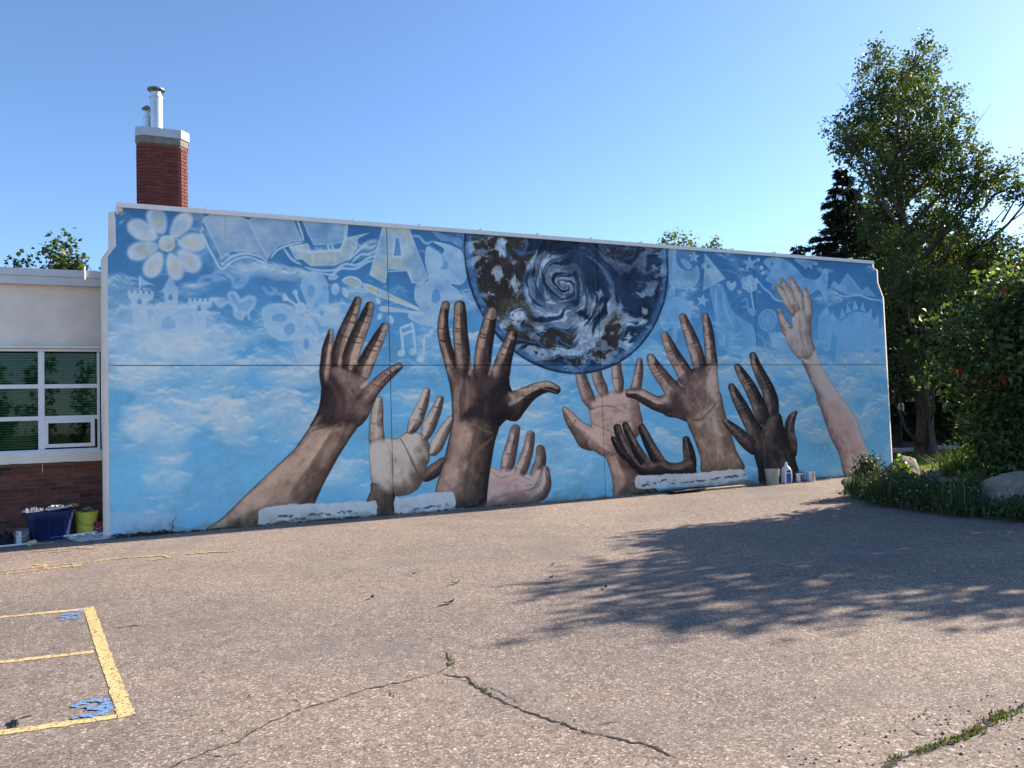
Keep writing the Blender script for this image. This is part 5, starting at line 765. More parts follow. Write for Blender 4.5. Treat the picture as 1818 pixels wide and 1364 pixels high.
('s',[(14.214,1.148),(14.454,0.749),(14.536,0.393)],0.0675,(190,170,172),0.4,1,0,True),
('s',[(13.417,2.477),(13.701,2.09),(13.993,1.775)],0.0797,(188,170,172),0.45,1,0,True),
('s',[(14.31,0.988),(14.473,1.021),(14.663,0.661)],0.0307,(150,112,116),0.4,1,0,True),
('g',[(12.594,4.355),(12.599,4.33),(12.595,4.308),(12.583,4.293),(12.564,4.287),(12.542,4.291),(12.523,4.306),(12.509,4.328),(12.504,4.352),(12.508,4.374),(12.521,4.389),(12.54,4.395),(12.561,4.391),(12.58,4.376)],0.5,0,(104,88,82),True,(188,206,230),0.012,0.01),
('g',[(12.746,4.483),(12.751,4.459),(12.747,4.437),(12.734,4.421),(12.715,4.415),(12.693,4.42),(12.674,4.434),(12.66,4.456),(12.655,4.48),(12.659,4.502),(12.672,4.518),(12.691,4.524),(12.712,4.519),(12.732,4.505)],0.5,0,(104,88,82),True,(188,206,230),0.012,0.01),
('g',[(13.008,4.526),(13.014,4.501),(13.01,4.479),(12.997,4.463),(12.977,4.457),(12.956,4.462),(12.936,4.477),(12.922,4.498),(12.916,4.523),(12.921,4.545),(12.934,4.561),(12.953,4.567),(12.975,4.562),(12.994,4.548)],0.5,0,(104,88,82),True,(188,206,230),0.012,0.01),
('g',[(13.422,4.32),(13.428,4.295),(13.423,4.272),(13.41,4.257),(13.39,4.251),(13.368,4.255),(13.348,4.27),(13.334,4.292),(13.328,4.317),(13.332,4.339),(13.346,4.355),(13.365,4.361),(13.388,4.357),(13.408,4.342)],0.5,0,(104,88,82),True,(188,206,230),0.012,0.01),
('g',[(12.632,3.771),(12.637,3.746),(12.633,3.724),(12.62,3.709),(12.602,3.703),(12.58,3.708),(12.561,3.723),(12.547,3.745),(12.542,3.769),(12.546,3.791),(12.559,3.806),(12.577,3.812),(12.599,3.807),(12.618,3.792)],0.5,0,(104,88,82),True,(188,206,230),0.012,0.01),
('PR',),
('p',[(1.422,0.233),(1.527,0.279),(1.97,0.3),(2.704,0.272),(3.182,0.265),(3.357,0.243),(3.351,0.023),(3.223,-0.024),(2.326,-0.042),(1.697,-0.025),(1.436,-0.002),(1.42,0.125)],(192,198,218),0.95),
('p',[(3.695,0.305),(3.825,0.276),(4.288,0.322),(4.708,0.313),(4.781,0.247),(4.786,0.047),(4.487,0.0),(4.072,-0.016),(3.687,-0.014)],(192,198,218),0.95),
('p',[(8.647,0.354),(8.917,0.361),(10.032,0.34),(11.065,0.351),(11.308,0.338),(11.425,0.235),(11.385,0.069),(10.307,0.067),(9.314,0.086),(8.689,0.094),(8.614,0.2)],(192,198,218),0.95),
('p',[(-0.683,0.366),(-0.273,0.333),(0.132,0.3),(0.195,0.226),(0.176,0.021),(-0.685,0.082)],(150,176,216),0.6),
('s',[(1.744,0.126),(2.056,0.118),(2.375,0.102),(2.7,0.094),(3.081,0.111)],0.014,(60,62,70),0.75,0.6,2.2,True),
('s',[(8.773,0.167),(9.318,0.177),(10.022,0.155),(10.905,0.194),(11.33,0.192)],0.014,(60,62,70),0.75,0.6,2.2,True),
('s',[(8.91,0.226),(9.6,0.228)],0.014,(60,62,70),0.75,0.6,2.2,True),
('s',[(10.488,0.173),(11.394,0.236)],0.014,(60,62,70),0.75,0.6,2.2,True),
('s',[(1.831,0.046),(2.19,0.043)],0.014,(60,62,70),0.75,0.6,2.2,True),
('s',[(4.023,0.056),(4.333,0.082),(4.702,0.093)],0.014,(60,62,70),0.75,0.6,2.2,True),
('d',[(1.68,0.013),(1.769,0.051),(1.893,0.031),(1.927,-0.045),(1.679,-0.041)],0.9,(66,66,70),True),
('d',[(2.189,-0.031),(2.327,0.022),(2.624,0.026),(2.679,-0.035),(2.188,-0.067)],0.9,(66,66,70),True),
('d',[(2.773,-0.024),(2.888,0.032),(3.001,-0.025),(2.772,-0.062)],0.9,(66,66,70),True),
('d',[(9.313,0.064),(10.673,0.043),(11.051,0.102),(11.511,0.109),(11.654,-0.094),(9.307,-0.05)],0.55,(96,84,80),True)]
CLOUDS=[(0.148,3.014,1.43,0.35,0.75),(1.139,2.937,0.61,0.46,0.6),(-0.328,2.662,0.71,0.26,0.6),(2.382,2.667,0.57,0.38,0.5),(2.774,3.434,0.39,0.29,0.3),(1.683,4.15,0.54,0.24,0.3),(2.789,4.11,0.49,0.19,0.3),(0.401,3.907,0.33,0.14,0.2),(0.149,3.102,0.99,0.25,0.55),(-0.403,2.834,0.47,0.26,0.45),(0.717,2.932,0.77,0.4,0.5),(0.305,2.751,1.27,0.16,0.4),(1.4,3.031,0.53,0.37,0.35),(2.015,2.666,0.55,0.23,0.4),(-0.299,1.673,0.43,0.22,0.75),(0.785,1.815,0.68,0.36,0.7),(0.371,1.52,0.41,0.18,0.5),(1.127,2.122,0.52,0.27,0.35),(0.615,1.51,0.5,0.21,0.3),(1.821,1.926,0.55,0.31,0.6),(2.175,1.545,0.42,0.24,0.6),(0.126,1.112,0.2,0.09,0.5),(1.221,2.665,0.61,0.36,0.4),(2.008,2.293,0.55,0.28,0.35),(-0.408,2.318,0.31,0.17,0.3),(4.141,2.47,0.42,0.14,0.4),(3.914,1.681,0.41,0.3,0.3),(6.536,1.075,0.6,0.26,0.35),(7.114,0.404,0.62,0.28,0.25),(6.218,2.038,0.72,0.21,0.35),(7.835,2.676,1.19,0.22,0.3),(2.812,0.859,0.58,0.25,0.35),(4.361,2.871,0.64,0.24,0.3),(6.592,2.567,0.86,0.19,0.3),(9.636,0.94,0.57,0.35,0.3),(11.051,2.803,0.77,0.29,0.3),(13.787,2.429,1.62,0.33,0.35),(14.464,2.033,1.1,0.26,0.35),(13.072,1.925,0.68,0.33,0.3),(14.083,1.649,1.08,0.39,0.25),(12.451,2.559,1.0,0.2,0.3),(15.114,0.965,0.75,0.4,0.2),(13.666,0.636,0.7,0.38,0.25),(5.693,3.511,0.7,0.63,0.3),(8.325,2.003,0.4,0.22,0.2),(6.32,1.613,0.48,0.15,0.3),(9.368,1.181,0.42,0.21,0.3)]
GLOBE=(7.368, 4.674, 2.27)
LAND=[[(5.231,4.984),(5.726,4.982),(5.746,4.788),(5.951,4.579),(5.983,4.729),(5.963,4.925),(6.236,4.993),(6.258,4.845),(6.089,4.686),(6.474,4.759),(6.297,4.425),(6.234,4.198),(6.282,4.002),(6.331,3.856),(6.11,3.749),(5.919,3.645),(5.939,3.45),(6.147,3.283),(6.473,3.265),(6.634,3.118),(6.804,3.196),(6.919,3.273),(7.347,3.281),(7.525,3.361),(7.368,3.078),(6.97,3.123),(6.96,2.872),(6.629,2.994),(6.357,3.065),(6.09,3.184),(5.776,3.349),(5.576,3.635),(5.374,3.822),(5.28,4.107),(5.243,4.563)],[(8.052,4.96),(8.772,4.952),(8.578,4.781),(8.358,4.676),(8.239,4.761)],[(8.311,3.638),(8.519,3.486),(8.473,3.145),(8.217,2.881),(7.997,2.674),(7.764,2.776),(7.868,3.136),(8.031,3.449)],[(7.098,2.773),(7.411,2.723),(7.793,2.75),(7.641,2.647),(7.264,2.647)]]
WHITE=[(6.687,4.52,0.39,0.28,0.8),(6.448,4.059,0.17,0.32,0.8),(7.125,4.188,0.2,0.18,0.6),(6.878,3.674,0.57,0.23,0.9),(7.576,3.9,0.18,0.31,0.7),(7.21,3.43,0.7,0.1,0.8),(7.635,3.21,0.33,0.31,0.75),(7.246,2.9,0.41,0.13,0.8),(7.778,3.804,0.18,0.41,0.6),(8.101,3.684,0.33,0.13,0.6),(6.102,3.528,0.16,0.12,1.0),(6.639,3.268,0.2,0.12,0.7),(8.511,4.671,0.34,0.09,0.7),(5.85,4.72,0.11,0.25,0.8),(5.17,4.679,0.08,0.31,0.7),(6.486,2.869,0.42,0.15,0.45),(8.622,3.042,0.19,0.42,0.7),(8.925,3.523,0.16,0.24,0.6),(7.579,2.571,0.24,0.1,0.6),(8.056,2.648,0.49,0.08,0.6),(8.851,3.945,0.19,0.16,0.5),(5.649,4.269,0.18,0.1,0.6),(5.828,3.326,0.11,0.12,0.8),(9.524,4.673,0.08,0.55,0.5),(6.07,4.142,0.16,0.2,0.5),(7.966,4.017,0.18,0.1,0.5)]
HUR=[(7.118,4.15),(6.116,3.528),(8.508,3.933)]
def sky_layer(cv):
    X,Z=cv.X,cv.Z
    t=np.clip(Z/5.05,0,1)
    stops=np.array([0,.2,.42,.6,.78,1.0]); cols=np.array([(108,170,216),(101,164,213),(95,158,209),(85,147,202),(66,120,178),(48,98,156)],float)
    tt=np.clip(t+.10*(fbm(X*.5,Z*.9,4,60)-.5)*2*np.minimum(1,t*3),0,1)
    im=np.stack([np.interp(tt,stops,cols[:,k]) for k in range(3)],-1)/255
    rr=sstep(6,14,X)[...,None]; im=im*(1-rr)+rr*(im*np.array([.98,1.0,1.01]))
    # left bottom paler wash
    im*= (1+.10*(fbm(X*1.6,Z*2.2,5,70,.6)-.5)*2)[...,None]
    # clouds
    wx=X+.35*(fbm(X*1.5,Z*1.5,4,80)-.5); wz=Z+.30*(fbm(X*1.5+9,Z*1.5,4,90)-.5)
    f=fbm(wx*1.5,wz*2.9,6,100,.55); den=np.zeros_like(X)
    for a,b,rx,rz,s in CLOUDS:
        den=np.maximum(den,s*np.exp(-(((wx-a)/rx)**2+((wz-b)/rz)**2)*.9))
    base=.10*sstep(3.6,2.6,Z)*sstep(.2,1.0,Z)+.07*np.exp(-((Z-2.75)/.55)**2)*sstep(5.5,2.5,X)+.03*np.exp(-((Z-2.4)/.8)**2)
    q=f+den*.50+base-.10
    c=sstep(.47,.60,q)*(.45+.55*sstep(.5,.8,q))
    # lit upper rims of the puffs
    up=np.clip((q-np.roll(q,-5,0))*9,0,1)*sstep(.44,.56,q)
    a=np.clip(c*(.42+.75*den)*(.65+.7*fbm(wx*5,wz*8,4,120,.6))+.35*up,0,.93)[...,None]
    shade=np.clip(.45+1.2*(fbm(wx*2.2,wz*3+.25,4,130)-.4)+.5*up,0,1)[...,None]
    cc=np.array([132,174,220])/255*(1-shade)+np.array([196,210,230])/255*shade
    cv.im[:]=im*(1-a)+cc*a
    # brush streaks
    s=fbm(X*3+Z*2,Z*14-X*6,4,150,.6)-.5
    cv.im*= (1+.07*s)[...,None]
def globe(cv):
    gx,gz,gr=GLOBE; P=np.array([(gx+gr*np.cos(k),gz+gr*np.sin(k)) for k in np.linspace(0,2*np.pi,90)[:-1]])
    w=cv.win(P,.06); x=cv.X[w]; z=cv.Z[w]; r=np.hypot(x-gx,z-gz)
    (hx,hz),(kx,kz),(ix,iz)=HUR
    u=x+.16*(fbm(x*2.2,z*2.2,4,200)-.5)*2; v=z+.16*(fbm(x*2.2+7,z*2.2,4,210)-.5)*2
    def spiral(cx,cz,tw,fr,seed,sx=1.0):
        dx=(u-cx)*sx; dz=v-cz; rr=np.hypot(dx,dz)+1e-3; th=np.arctan2(dz,dx)+tw*np.log(rr+.12)
        return fbm(np.cos(th)*1.6+fr*rr*1.8+3,np.sin(th)*1.6+rr*fr+9,5,seed,.62),rr
    s1,r1=spiral(hx,hz,1.9,4.6,220,.92)
    n=fbm(u*2.0,v*2.0,5,230,.6)
    im=np.empty(x.shape+(3,),np.float32); deep=np.array((14,24,46))/255; mid=np.array((44,78,124))/255; pale=np.array((146,178,220))/255; wht=np.array((204,216,236))/255
    t=sstep(.36,.72,n)[...,None]; im[:]=deep*(1-t*.55)+mid*t*.55
    # land
    sub=Canvas.__new__(Canvas); sub.X=u; sub.Z=v
    lm=np.zeros(x.shape,np.float32)
    for q in LAND:
        d=sub.sdf(smooth(q),(slice(None),slice(None)))+.05*(fbm(x*7,z*7,4,240)-.5); lm=np.maximum(lm,sstep(-.012,.012,d))
        e=np.exp(-((d+.03)/.03)**2)[...,None]*.5; im=im*(1-e)+np.array((96,140,190))/255*e
    ln=fbm(x*2.5,z*4,5,250,.6)[...,None]; lc=np.array((24,23,28))/255*(1-ln)+np.array((64,57,56))/255*ln
    wl=sstep(.56,.66,fbm(u*6,v*9,5,256,.65))[...,None]*.6; lc=lc*(1-wl)+pale*.9*wl; ln2=sstep(.5,.62,fbm(x*1.4,z*1.4,4,255))[...,None]; lc=lc*(1-.4*ln2)+.4*ln2*np.array((66,66,54))/255
    im=im*(1-lm[...,None])+lc*lm[...,None]
    # white
    wm=np.zeros(x.shape,np.float32)
    for a,b,rx,rz,s in WHITE: wm=np.maximum(wm,s*np.exp(-(((u-a)/rx)**2+((v-b)/rz)**2)*.9))
    ang=np.arctan2(z-hz,x-hx)
    th=np.arctan2(v-hz,u-hx)+3.2*np.log(r1+.10); st=fbm(np.cos(th)*2.6+r1*1.5+8,np.sin(th)*2.6+r1*1.5+5,5,260,.62)*.75+s1*.25
    st=st*(1-sstep(1.1,1.5,r1))+sstep(1.1,1.5,r1)*fbm(u*3.2+v*2,v*7-u*2,5,265,.62)
    wh=sstep(.485,.60,st+(wm-.26)*.40)
    th3=np.arctan2(v-hz,u-hx)+7*np.log(r1+.10); band=sstep(.40,.58,fbm(np.cos(th3)*1.8+r1+4,np.sin(th3)*1.8+7,4,268,.6))
    wh=np.maximum(wh*(1-.55*(1-band)*np.exp(-(r1/.95)**4)),1.0*band*np.exp(-(r1/.50)**4))
    a=(wh*(.52+.45*wm)*(.75+.5*fbm(x*9,z*9,3,270)))[...,None]; a=np.clip(a,0,.95)
    wc=pale*.55+wht*.45*(.7+.6*fbm(x*5,z*5,3,275))[...,None]
    im=im*(1-a)+wc*a
    # dark arc lines of the storm
    for k,(ra,t0,t1,wd) in enumerate(((.20,-2.6,.6,.028),(.28,-3.0,1.0,.03),(.36,-2.4,1.6,.045),(.47,-1.2,1.7,.05),(.60,-.3,2.0,.06),(.55,2.4,3.6,.02),(.44,1.9,3.9,.02),(.70,.6,2.0,.05),(.66,2.6,4.2,.02),(.80,2.8,4.2,.018))):
        aa=np.mod(ang-t0+np.pi*4,2*np.pi); al=np.clip(aa/(t1-t0),0,1); inr=aa<(t1-t0)
        rad=ra*(1-.10*(al-.5)); d=np.abs(r1*(1+.05*np.sin(3*ang+k))-rad)/(wd*(.25+np.sqrt(np.clip(4*al*(1-al),0,1))))
        m=(inr*(1-sstep(.55,1.0,d+.5*(fbm(x*14,z*14,2,280+k)-.5)))*.5)[...,None]
        im=im*(1-m)+np.array((30,48,76))/255*m
    s2,r2=spiral(kx,kz,2.4,9,290); m=(np.exp(-(r2/.24)**4)*sstep(.42,.58,s2)*.8)[...,None]; im=im*(1-m)+wht*m
    m=(np.exp(-((r2-.33)/.07)**2)*sstep(-2.2,.5,np.arctan2(v-kz,u-kx))*.7)[...,None]; im=im*(1-m)+np.array((70,66,56))/255*m
    # dark ocean right, rim
    m=(np.exp(-((x-ix-.1)**2/.45+(z-iz-.62)**2/.30))*.62)[...,None]; im=im*(1-m)+np.array((26,38,66))/255*m
    rim=(r/gr)
    m=(sstep(.90,.965,rim)*(1-sstep(.975,.99,rim))*.65*(.6+.8*fbm(x*3,z*5,3,300)))[...,None]; im=im*(1-m)+np.array((72,116,168))/255*m
    m=(np.exp(-((rim-.992)/.009)**2)*.85)[...,None]; im=im*(1-m)+np.array((26,42,64))/255*m
    im*= (1+.5*(fbm(x*18,z*18,3,310,.6)-.5))[...,None]
    al=1-sstep(-.008,.008,r-gr)
    cv.over(w,np.clip(im,0,1),al)
    # soft blue halo outside
    m=np.exp(-np.maximum(r-gr,0)/.03)*(r>gr)*.35; cv.over(w,(70,120,178),m)
def paint():
    cv=Canvas(); sky_layer(cv); sd=1; hand=False
    for o in OPS:
        k=o[0]; sd+=1
        if k in 'HOPR':
            cv.end(); hand=k=='H'
            if hand: cv.begin()
            if k=='O': globe(cv)
        elif k=='g':
            _,P,a,e,col,sm,ec,ew,soft=o
            (cv.gfill if hand else cv.fill)(P,col,min(1,a*1.05),soft,sm,(ec,e*.75,ew) if e else None,.6,sd%50)
        elif k=='d': (cv.gfill if hand else cv.fill)(o[1],o[3],o[2],.008,o[4],None,.2,sd%50)
        elif k=='s' and o[6]>2:   # flaking cracks in the primer
            r=np.random.RandomState(sd); Q=smooth(o[1],False,10); Q=Q+r.normal(size=Q.shape)*np.array([.004,.011])
            w=cv.win(Q,.08); x=cv.X[w]; z=cv.Z[w]; d=np.full(x.shape,9.)
            for i in range(len(Q)-1):
                e=Q[i+1]-Q[i]; t=np.clip(((x-Q[i][0])*e[0]+(z-Q[i][1])*e[1])/(e@e+1e-9),0,1); d=np.minimum(d,np.hypot(x-Q[i][0]-t*e[0],z-Q[i][1]-t*e[1]))
            n=fbm(x*11,z*15,4,sd,.65); cv.over(w,o[3],sstep(.022,.004,d+.05*(.52-n))*sstep(.46,.56,n)*.85)
        elif k=='s': (cv.gstroke if hand else cv.stroke)(o[1],max(o[2],.006),o[3],o[4],o[5],o[7],o[6])
        elif k=='k': cv.skin(o[1],o[2],o[3],o[4],o[5],o[6],sd%90,o[7],o[8])
        elif k=='p':
            P=smooth(o[1],True,6)
            w=cv.win(P,.05); d=cv.sdf(P,w); x=cv.X[w]; z=cv.Z[w]; d=d+.05*(fbm(x*9,z*9,4,33)-.5)
            n=(.93+.12*fbm(x*6,z*9,3,34))[...,None]*np.array(o[2])/255
            cv.over(w,n.astype(np.float32),sstep(-.008,.008,d)*o[3])
    cv.end()
    x,z=cv.X,cv.Z
    # grime and weathering of the old paint
    g=fbm(x*.9,z*1.1,5,400,.6); cv.im*=(1-.05*sstep(.5,.75,g))[...,None]
    cv.im*=(1+.05*(fbm(x*12,z*12,3,410)-.5))[...,None]
    dirt=sstep(.62,.8,fbm(x*5,z*1.0,4,420,.6))*np.exp(-z/.35)*.4; cv.over((slice(None),slice(None)),(120,118,116),dirt)
    run=sstep(.66,.80,fbm(x*7,z*.35,3,430,.6))*sstep(.9,.0,MZ1-z)*.22; cv.over((slice(None),slice(None)),(92,96,104),run)
    spl=sstep(.42,.62,fbm(x*6,z*6,4,440,.62)+.30*np.exp(-z/.10)-.12)*np.exp(-z/.16)*.55; cv.over((slice(None),slice(None)),(104,98,92),spl)
    return np.clip(cv.im,0,1)
# ------------------------------------------------------------------ ground and setting
def asphalt_mat():
    t=NT('asphalt'); big=t.noise(.22,4,.6); med=t.noise(1.6,4,.6); 
    vo=t.n('ShaderNodeTexVoronoi'); vo.inputs['Scale'].default_value=92; t.l(t.tc.outputs['Object'],vo.inputs['Vector'])
    sep=t.n('ShaderNodeSeparateColor'); t.l(vo.outputs['Color'],sep.inputs[0])
    v2=t.n('ShaderNodeTexVoronoi'); v2.inputs['Scale'].default_value=21; t.l(t.tc.outputs['Object'],v2.inputs['Vector'])
    s2=t.n('ShaderNodeSeparateColor'); t.l(v2.outputs['Color'],s2.inputs[0])
    base=t.ramp(sep.outputs[0],[(0,(.11,.088,.072)),(.2,(.18,.145,.12)),(.6,(.25,.20,.165)),(.9,(.32,.262,.22)),(1,(.56,.48,.41))])
    st=t.ramp(s2.outputs[1],[(0,.78),(.2,.92),(.8,1.03),(1,1.15)])
    c=t.mix(1.0,base,st,'MULTIPLY')
    c=t.mix(1.0,c,t.ramp(big,[(.34,(.78,.79,.82)),(.66,(1.14,1.10,1.06))]),'MULTIPLY')
    c=t.mix(1.0,c,t.ramp(med,[(.3,(.9,.9,.92)),(.72,(1.08,1.07,1.05))]),'MULTIPLY')
    fine=t.noise(150,2,.7); c=t.mix(1.0,c,t.ramp(fine,[(.3,.8),(.7,1.2)]),'MULTIPLY')
    st2=t.noise(.55,3,.5,None,.6); c=t.mix(t.ramp(st2,[(.57,0.),(.68,.42)]),c,(.15,.135,.128)); sm=t.noise(.35,5,.6,t.mapping((1,2.2,1),(0,0,.5))); c=t.mix(t.ramp(sm,[(.55,0.),(.70,.35)]),c,(.275,.228,.19)); wr=t.noise(.9,6,.65,None,1.2); c=t.mix(t.ramp(wr,[(.66,0.),(.74,.45)]),c,(.10,.092,.088))
    t.col(c); t.rough(.9); t.b.inputs['Specular IOR Level'].default_value=.25
    h=t.mix(.5,sep.outputs[0],fine); t.bump(h,.7,.012); return t.m
M_ASPH=asphalt_mat()
def sheet(name,poly,z,m,kind='structure'):
    b=MB(); b.add([(x,y,z) for x,y in poly],[tuple(range(len(poly)))]); o=b.build(name,m); o['kind']=kind
    if o.data.polygons[0].normal.z<0: o.data.flip_normals()
    return o
M_GRASSY=simple('ground cover',(.075,.095,.035),.95,.35,1.2,0,.4,30)
sheet('ground',[(-700,-700),(700,-700),(700,700),(-700,700)],-.012,M_GRASSY)
sheet('asphalt_yard',[(-40,-45),(24,-45),(24,-12),(15.5,-9.2),(11.2,-8.6),(10.45,-7.4),(10.38,-6.5),(10.36,-6.0),(10.35,-5.55),(10.33,-5.1),(10.45,-4.6),(10.62,-4.05),(10.92,-3.45),(11.4,-2.9),(12.1,-2.1),(13.0,-1.1),(13.6,-.55),(14.6,-.3),(16.6,-.2),(16.6,.15),(-.7,.15),(-.7,1.06),(-40,1.06)],0,M_ASPH)
M_SOIL=simple('planter soil',(.085,.062,.045),.95,.4,5,0,.8,22)
b=MB(); n=26; V=[];Fq=[]
for j in range(n):
    for i in range(n):
        x=10.3+8.2*i/(n-1); y=-8.8+8.7*j/(n-1)
        V.append((x,y,.0))
bed=[(10.46,-7.4),(10.39,-6.5),(10.37,-6.0),(10.36,-5.55),(10.35,-5.1),(10.47,-4.6),(10.64,-4.05),(10.94,-3.45),(11.42,-2.9),(12.12,-2.1),(13.02,-1.1),(13.62,-.55),(14.6,-.3),(16.6,-.2),(19.5,-.4),(19.5,-10),(15.5,-9.2),(11.2,-8.6)]
b=MB(); cx,cy=14.6,-5.0; rings=[(1.0,-.01),(.985,.05),(.9,.11),(.6,.22),(.25,.28)]
V=[];Fq=[];nb=len(bed)
for k,z in rings: V+=[(cx+(x-cx)*k,cy+(y-cy)*k,z) for x,y in bed]
for r in range(len(rings)-1):
    for i in range(nb): Fq.append((r*nb+i,r*nb+(i+1)%nb,(r+1)*nb+(i+1)%nb,(r+1)*nb+i))
Fq.append(tuple((len(rings)-1)*nb+i for i in range(nb))); b.add(V,Fq); o=b.build('planter_soil',M_SOIL,smooth=True); o['kind']='structure'
M_LAWN=simple('lawn turf',(.085,.125,.028),.95,.35,3,0,.5,60)
sheet('lawn',[(16.7,-.3),(19.6,-.35),(30,2),(30,4.2),(24,5.0),(20,5.2),(16.7,5.2)],.004,M_LAWN)
M_ROAD=simple('road surface',(.16,.155,.155),.9,.15,3,0,.3,60)
sheet('road',[(16.5,6.2),(60,4.2),(60,11),(16.5,13)],.006,M_ROAD)
M_CONC=simple('concrete',(.42,.40,.37),.85,.15,5,0,.3,40)
b=MB(); b.add([(16.5,5.9,0),(60,3.9,0),(60,4.15,0),(16.5,6.15,0),(16.5,5.9,.13),(60,3.9,.13),(60,4.15,.13),(16.5,6.15,.13)],[(0,3,2,1),(4,5,6,7),(0,1,5,4),(1,2,6,5),(2,3,7,6),(3,0,4,7)]); b.build('kerb',M_CONC)['kind']='structure'
# painted lines and numerals on the asphalt
def line_mat(name,c,wear):
    t=NT(name); f=t.noise(26,5,.7); f2=t.noise(3.0,3,.6)
    a=t.mix(.5,f,f2); k0=a
    vo=t.n('ShaderNodeTexVoronoi'); vo.inputs['Scale'].default_value=92; t.l(t.tc.outputs['Object'],vo.inputs['Vector']); sep=t.n('ShaderNodeSeparateColor'); t.l(vo.outputs['Color'],sep.inputs[0])
    k=t.ramp(t.mix(.38,k0,sep.outputs[0]),[(wear-.07,0.),(wear+.05,1.)]); asp=t.ramp(sep.outputs[0],[(0,(.06,.05,.046)),(.5,(.20,.165,.145)),(1,(.42,.37,.33))])
    pc=t.mix(t.ramp(f,[(.3,0.),(.8,1.)]),[q*.86 for q in c],[min(1,q*1.1) for q in c])
    t.col(t.mix(k,asp,pc)); t.rough(.8); t.bump(sep.outputs[0],.5,.008); return t.m
M_YEL=line_mat('yellow line paint',(.66,.47,.19),.40); M_YELF=line_mat('worn yellow line paint',(.62,.44,.17),.50); M_BLU=line_mat('blue numeral paint',(.11,.30,.62),.47)
def ribbon(name,P,w,m,z=.004,jag=.12,step=.07,seed=1,taper=False):
    rnd=random.Random(seed); P=[Vector((p[0],p[1],0)) for p in P]; pts=[]
    for a,c in zip(P,P[1:]):
        k=max(1,int((c-a).length/step))
        for i in range(k): pts.append(a.lerp(c,i/k))
    pts.append(P[-1]); V=[];Fq=[]
    for i,p in enumerate(pts):
        t=(pts[min(i+1,len(pts)-1)]-pts[max(i-1,0)]).normalized(); nrm=Vector((-t.y,t.x,0)); ww=w/2*(1+jag*rnd.uniform(-1,1))
        if taper: ww*=max(.12,min(1,min(i,len(pts)-1-i)/4))
        of=nrm*rnd.uniform(-1,1)*w*jag*.6
        V+= [(p+nrm*ww+of+Vector((0,0,z)))[:],(p-nrm*ww+of+Vector((0,0,z)))[:]]
    for i in range(len(pts)-1): Fq.append((2*i,2*i+1,2*i+3,2*i+2))
    o=MB().add(V,Fq).build(name,m); o['kind']='structure'
    return o
ribbon('painted_line',[(-.605,-4.98),(-.40,-6.56),(-.185,-8.15)],.085,M_YEL,.003,.10,.03)
for i,(a,c,wd) in enumerate((((-4.5,-4.60),(-.648,-5.03),.075),((-4.5,-6.17),(-.452,-6.61),.07),((-4.5,-7.72),(-.235,-8.12),.075))): ribbon('painted_line',[a,c],wd,M_YEL,.003,.14,.04,seed=i)
ribbon('painted_line',[(-4.56,-4.6),(-4.56,-7.8)],.085,M_YEL,.003,.05)
k=0
for q in ([(-.80,-5.06),(-.70,-5.07),(-.63,-5.12)],[(-.64,-5.14),(-.72,-5.25),(-.80,-5.26)],[(-.79,-5.36),(-.72,-5.37),(-.63,-5.41)],[(-.80,-5.24),(-.70,-5.36)],[(-.76,-5.16),(-.66,-5.26)]): ribbon('painted_numeral',q,.055,M_BLU,.003+.0004*(k:=k+1),.5,.02,seed=7)
for q in ([(-.47,-7.84),(-.43,-7.77),(-.36,-7.76),(-.31,-7.83),(-.285,-7.93),(-.30,-8.02),(-.36,-8.05),(-.46,-8.01)],[(-.31,-7.86),(-.35,-7.92),(-.30,-7.98)],[(-.41,-7.86),(-.37,-7.92)]): ribbon('painted_numeral',q,.058,M_BLU,.003+.0004*(k:=k+1),.45,.02,seed=9)
k=0
for q in ([(-3.5,-2.28),(-1.68,-2.30),(-1.25,-2.2),(-.58,-2.16)],[(-1.62,-2.52),(-1.24,-2.44),(-.85,-2.36)],[(-1.4,-2.02),(-1.28,-2.10),(-1.22,-2.46)],[(-.98,-2.2),(-.92,-2.5)],[(-.58,-2.14),(-.22,-2.2),(.03,-2.25),(.11,-2.46)],[(.10,-2.5),(-.13,-2.56)],[(.30,-2.34),(.55,-2.34),(.88,-2.46)],[(-1.57,-.78),(-1.2,-.80),(-.89,-.88)],[(-1.36,-1.02),(-1.1,-1.04)],[(-.86,-.62),(-.68,-.68)],[(-.95,-.98),(-.80,-1.0)],[(-4,-2.62),(-1.7,-2.6)]):
    k+=1; ribbon('painted_line',q,.06,M_YELF,.004+.0004*k,.35,.05,seed=20+k)
# cracks
M_CRACK=simple('crack filth',(.035,.03,.026),1.0,.3,30)
CR=[[(-.35,-9.15),(.02,-8.98),(.17,-8.9),(.34,-8.83),(.53,-8.63),(.69,-8.54),(.92,-8.48),(1.15,-8.39),(1.32,-8.38),(1.57,-8.34)],[(1.57,-8.34),(1.71,-8.50),(1.70,-8.70),(1.73,-8.92),(1.79,-9.16),(1.86,-9.37),(1.94,-9.58),(2.03,-9.72),(2.13,-9.85),(2.17,-10.05)],[(1.57,-8.34),(1.69,-8.26),(1.76,-8.03),(1.78,-7.89)],[(1.74,-8.62),(1.80,-8.85),(1.81,-9.1)],[(2.7,-10.62),(2.9,-10.56),(3.1,-10.51),(3.39,-10.52),(3.64,-10.49),(3.91,-10.43),(4.4,-10.4),(5.2,-10.2)],[(1.15,-8.39),(1.22,-8.52),(1.20,-8.66)],[(.69,-8.54),(.72,-8.42),(.66,-8.30)],[(1.94,-9.58),(2.06,-9.52),(2.22,-9.56)],[(.17,-8.90),(.28,-8.98),(.42,-8.97)],[(3.39,-10.52),(3.34,-10.38),(3.40,-10.25)],[(-.45,-5.88),(-.30,-5.93),(-.1,-5.98)]]
rnd=random.Random(5)
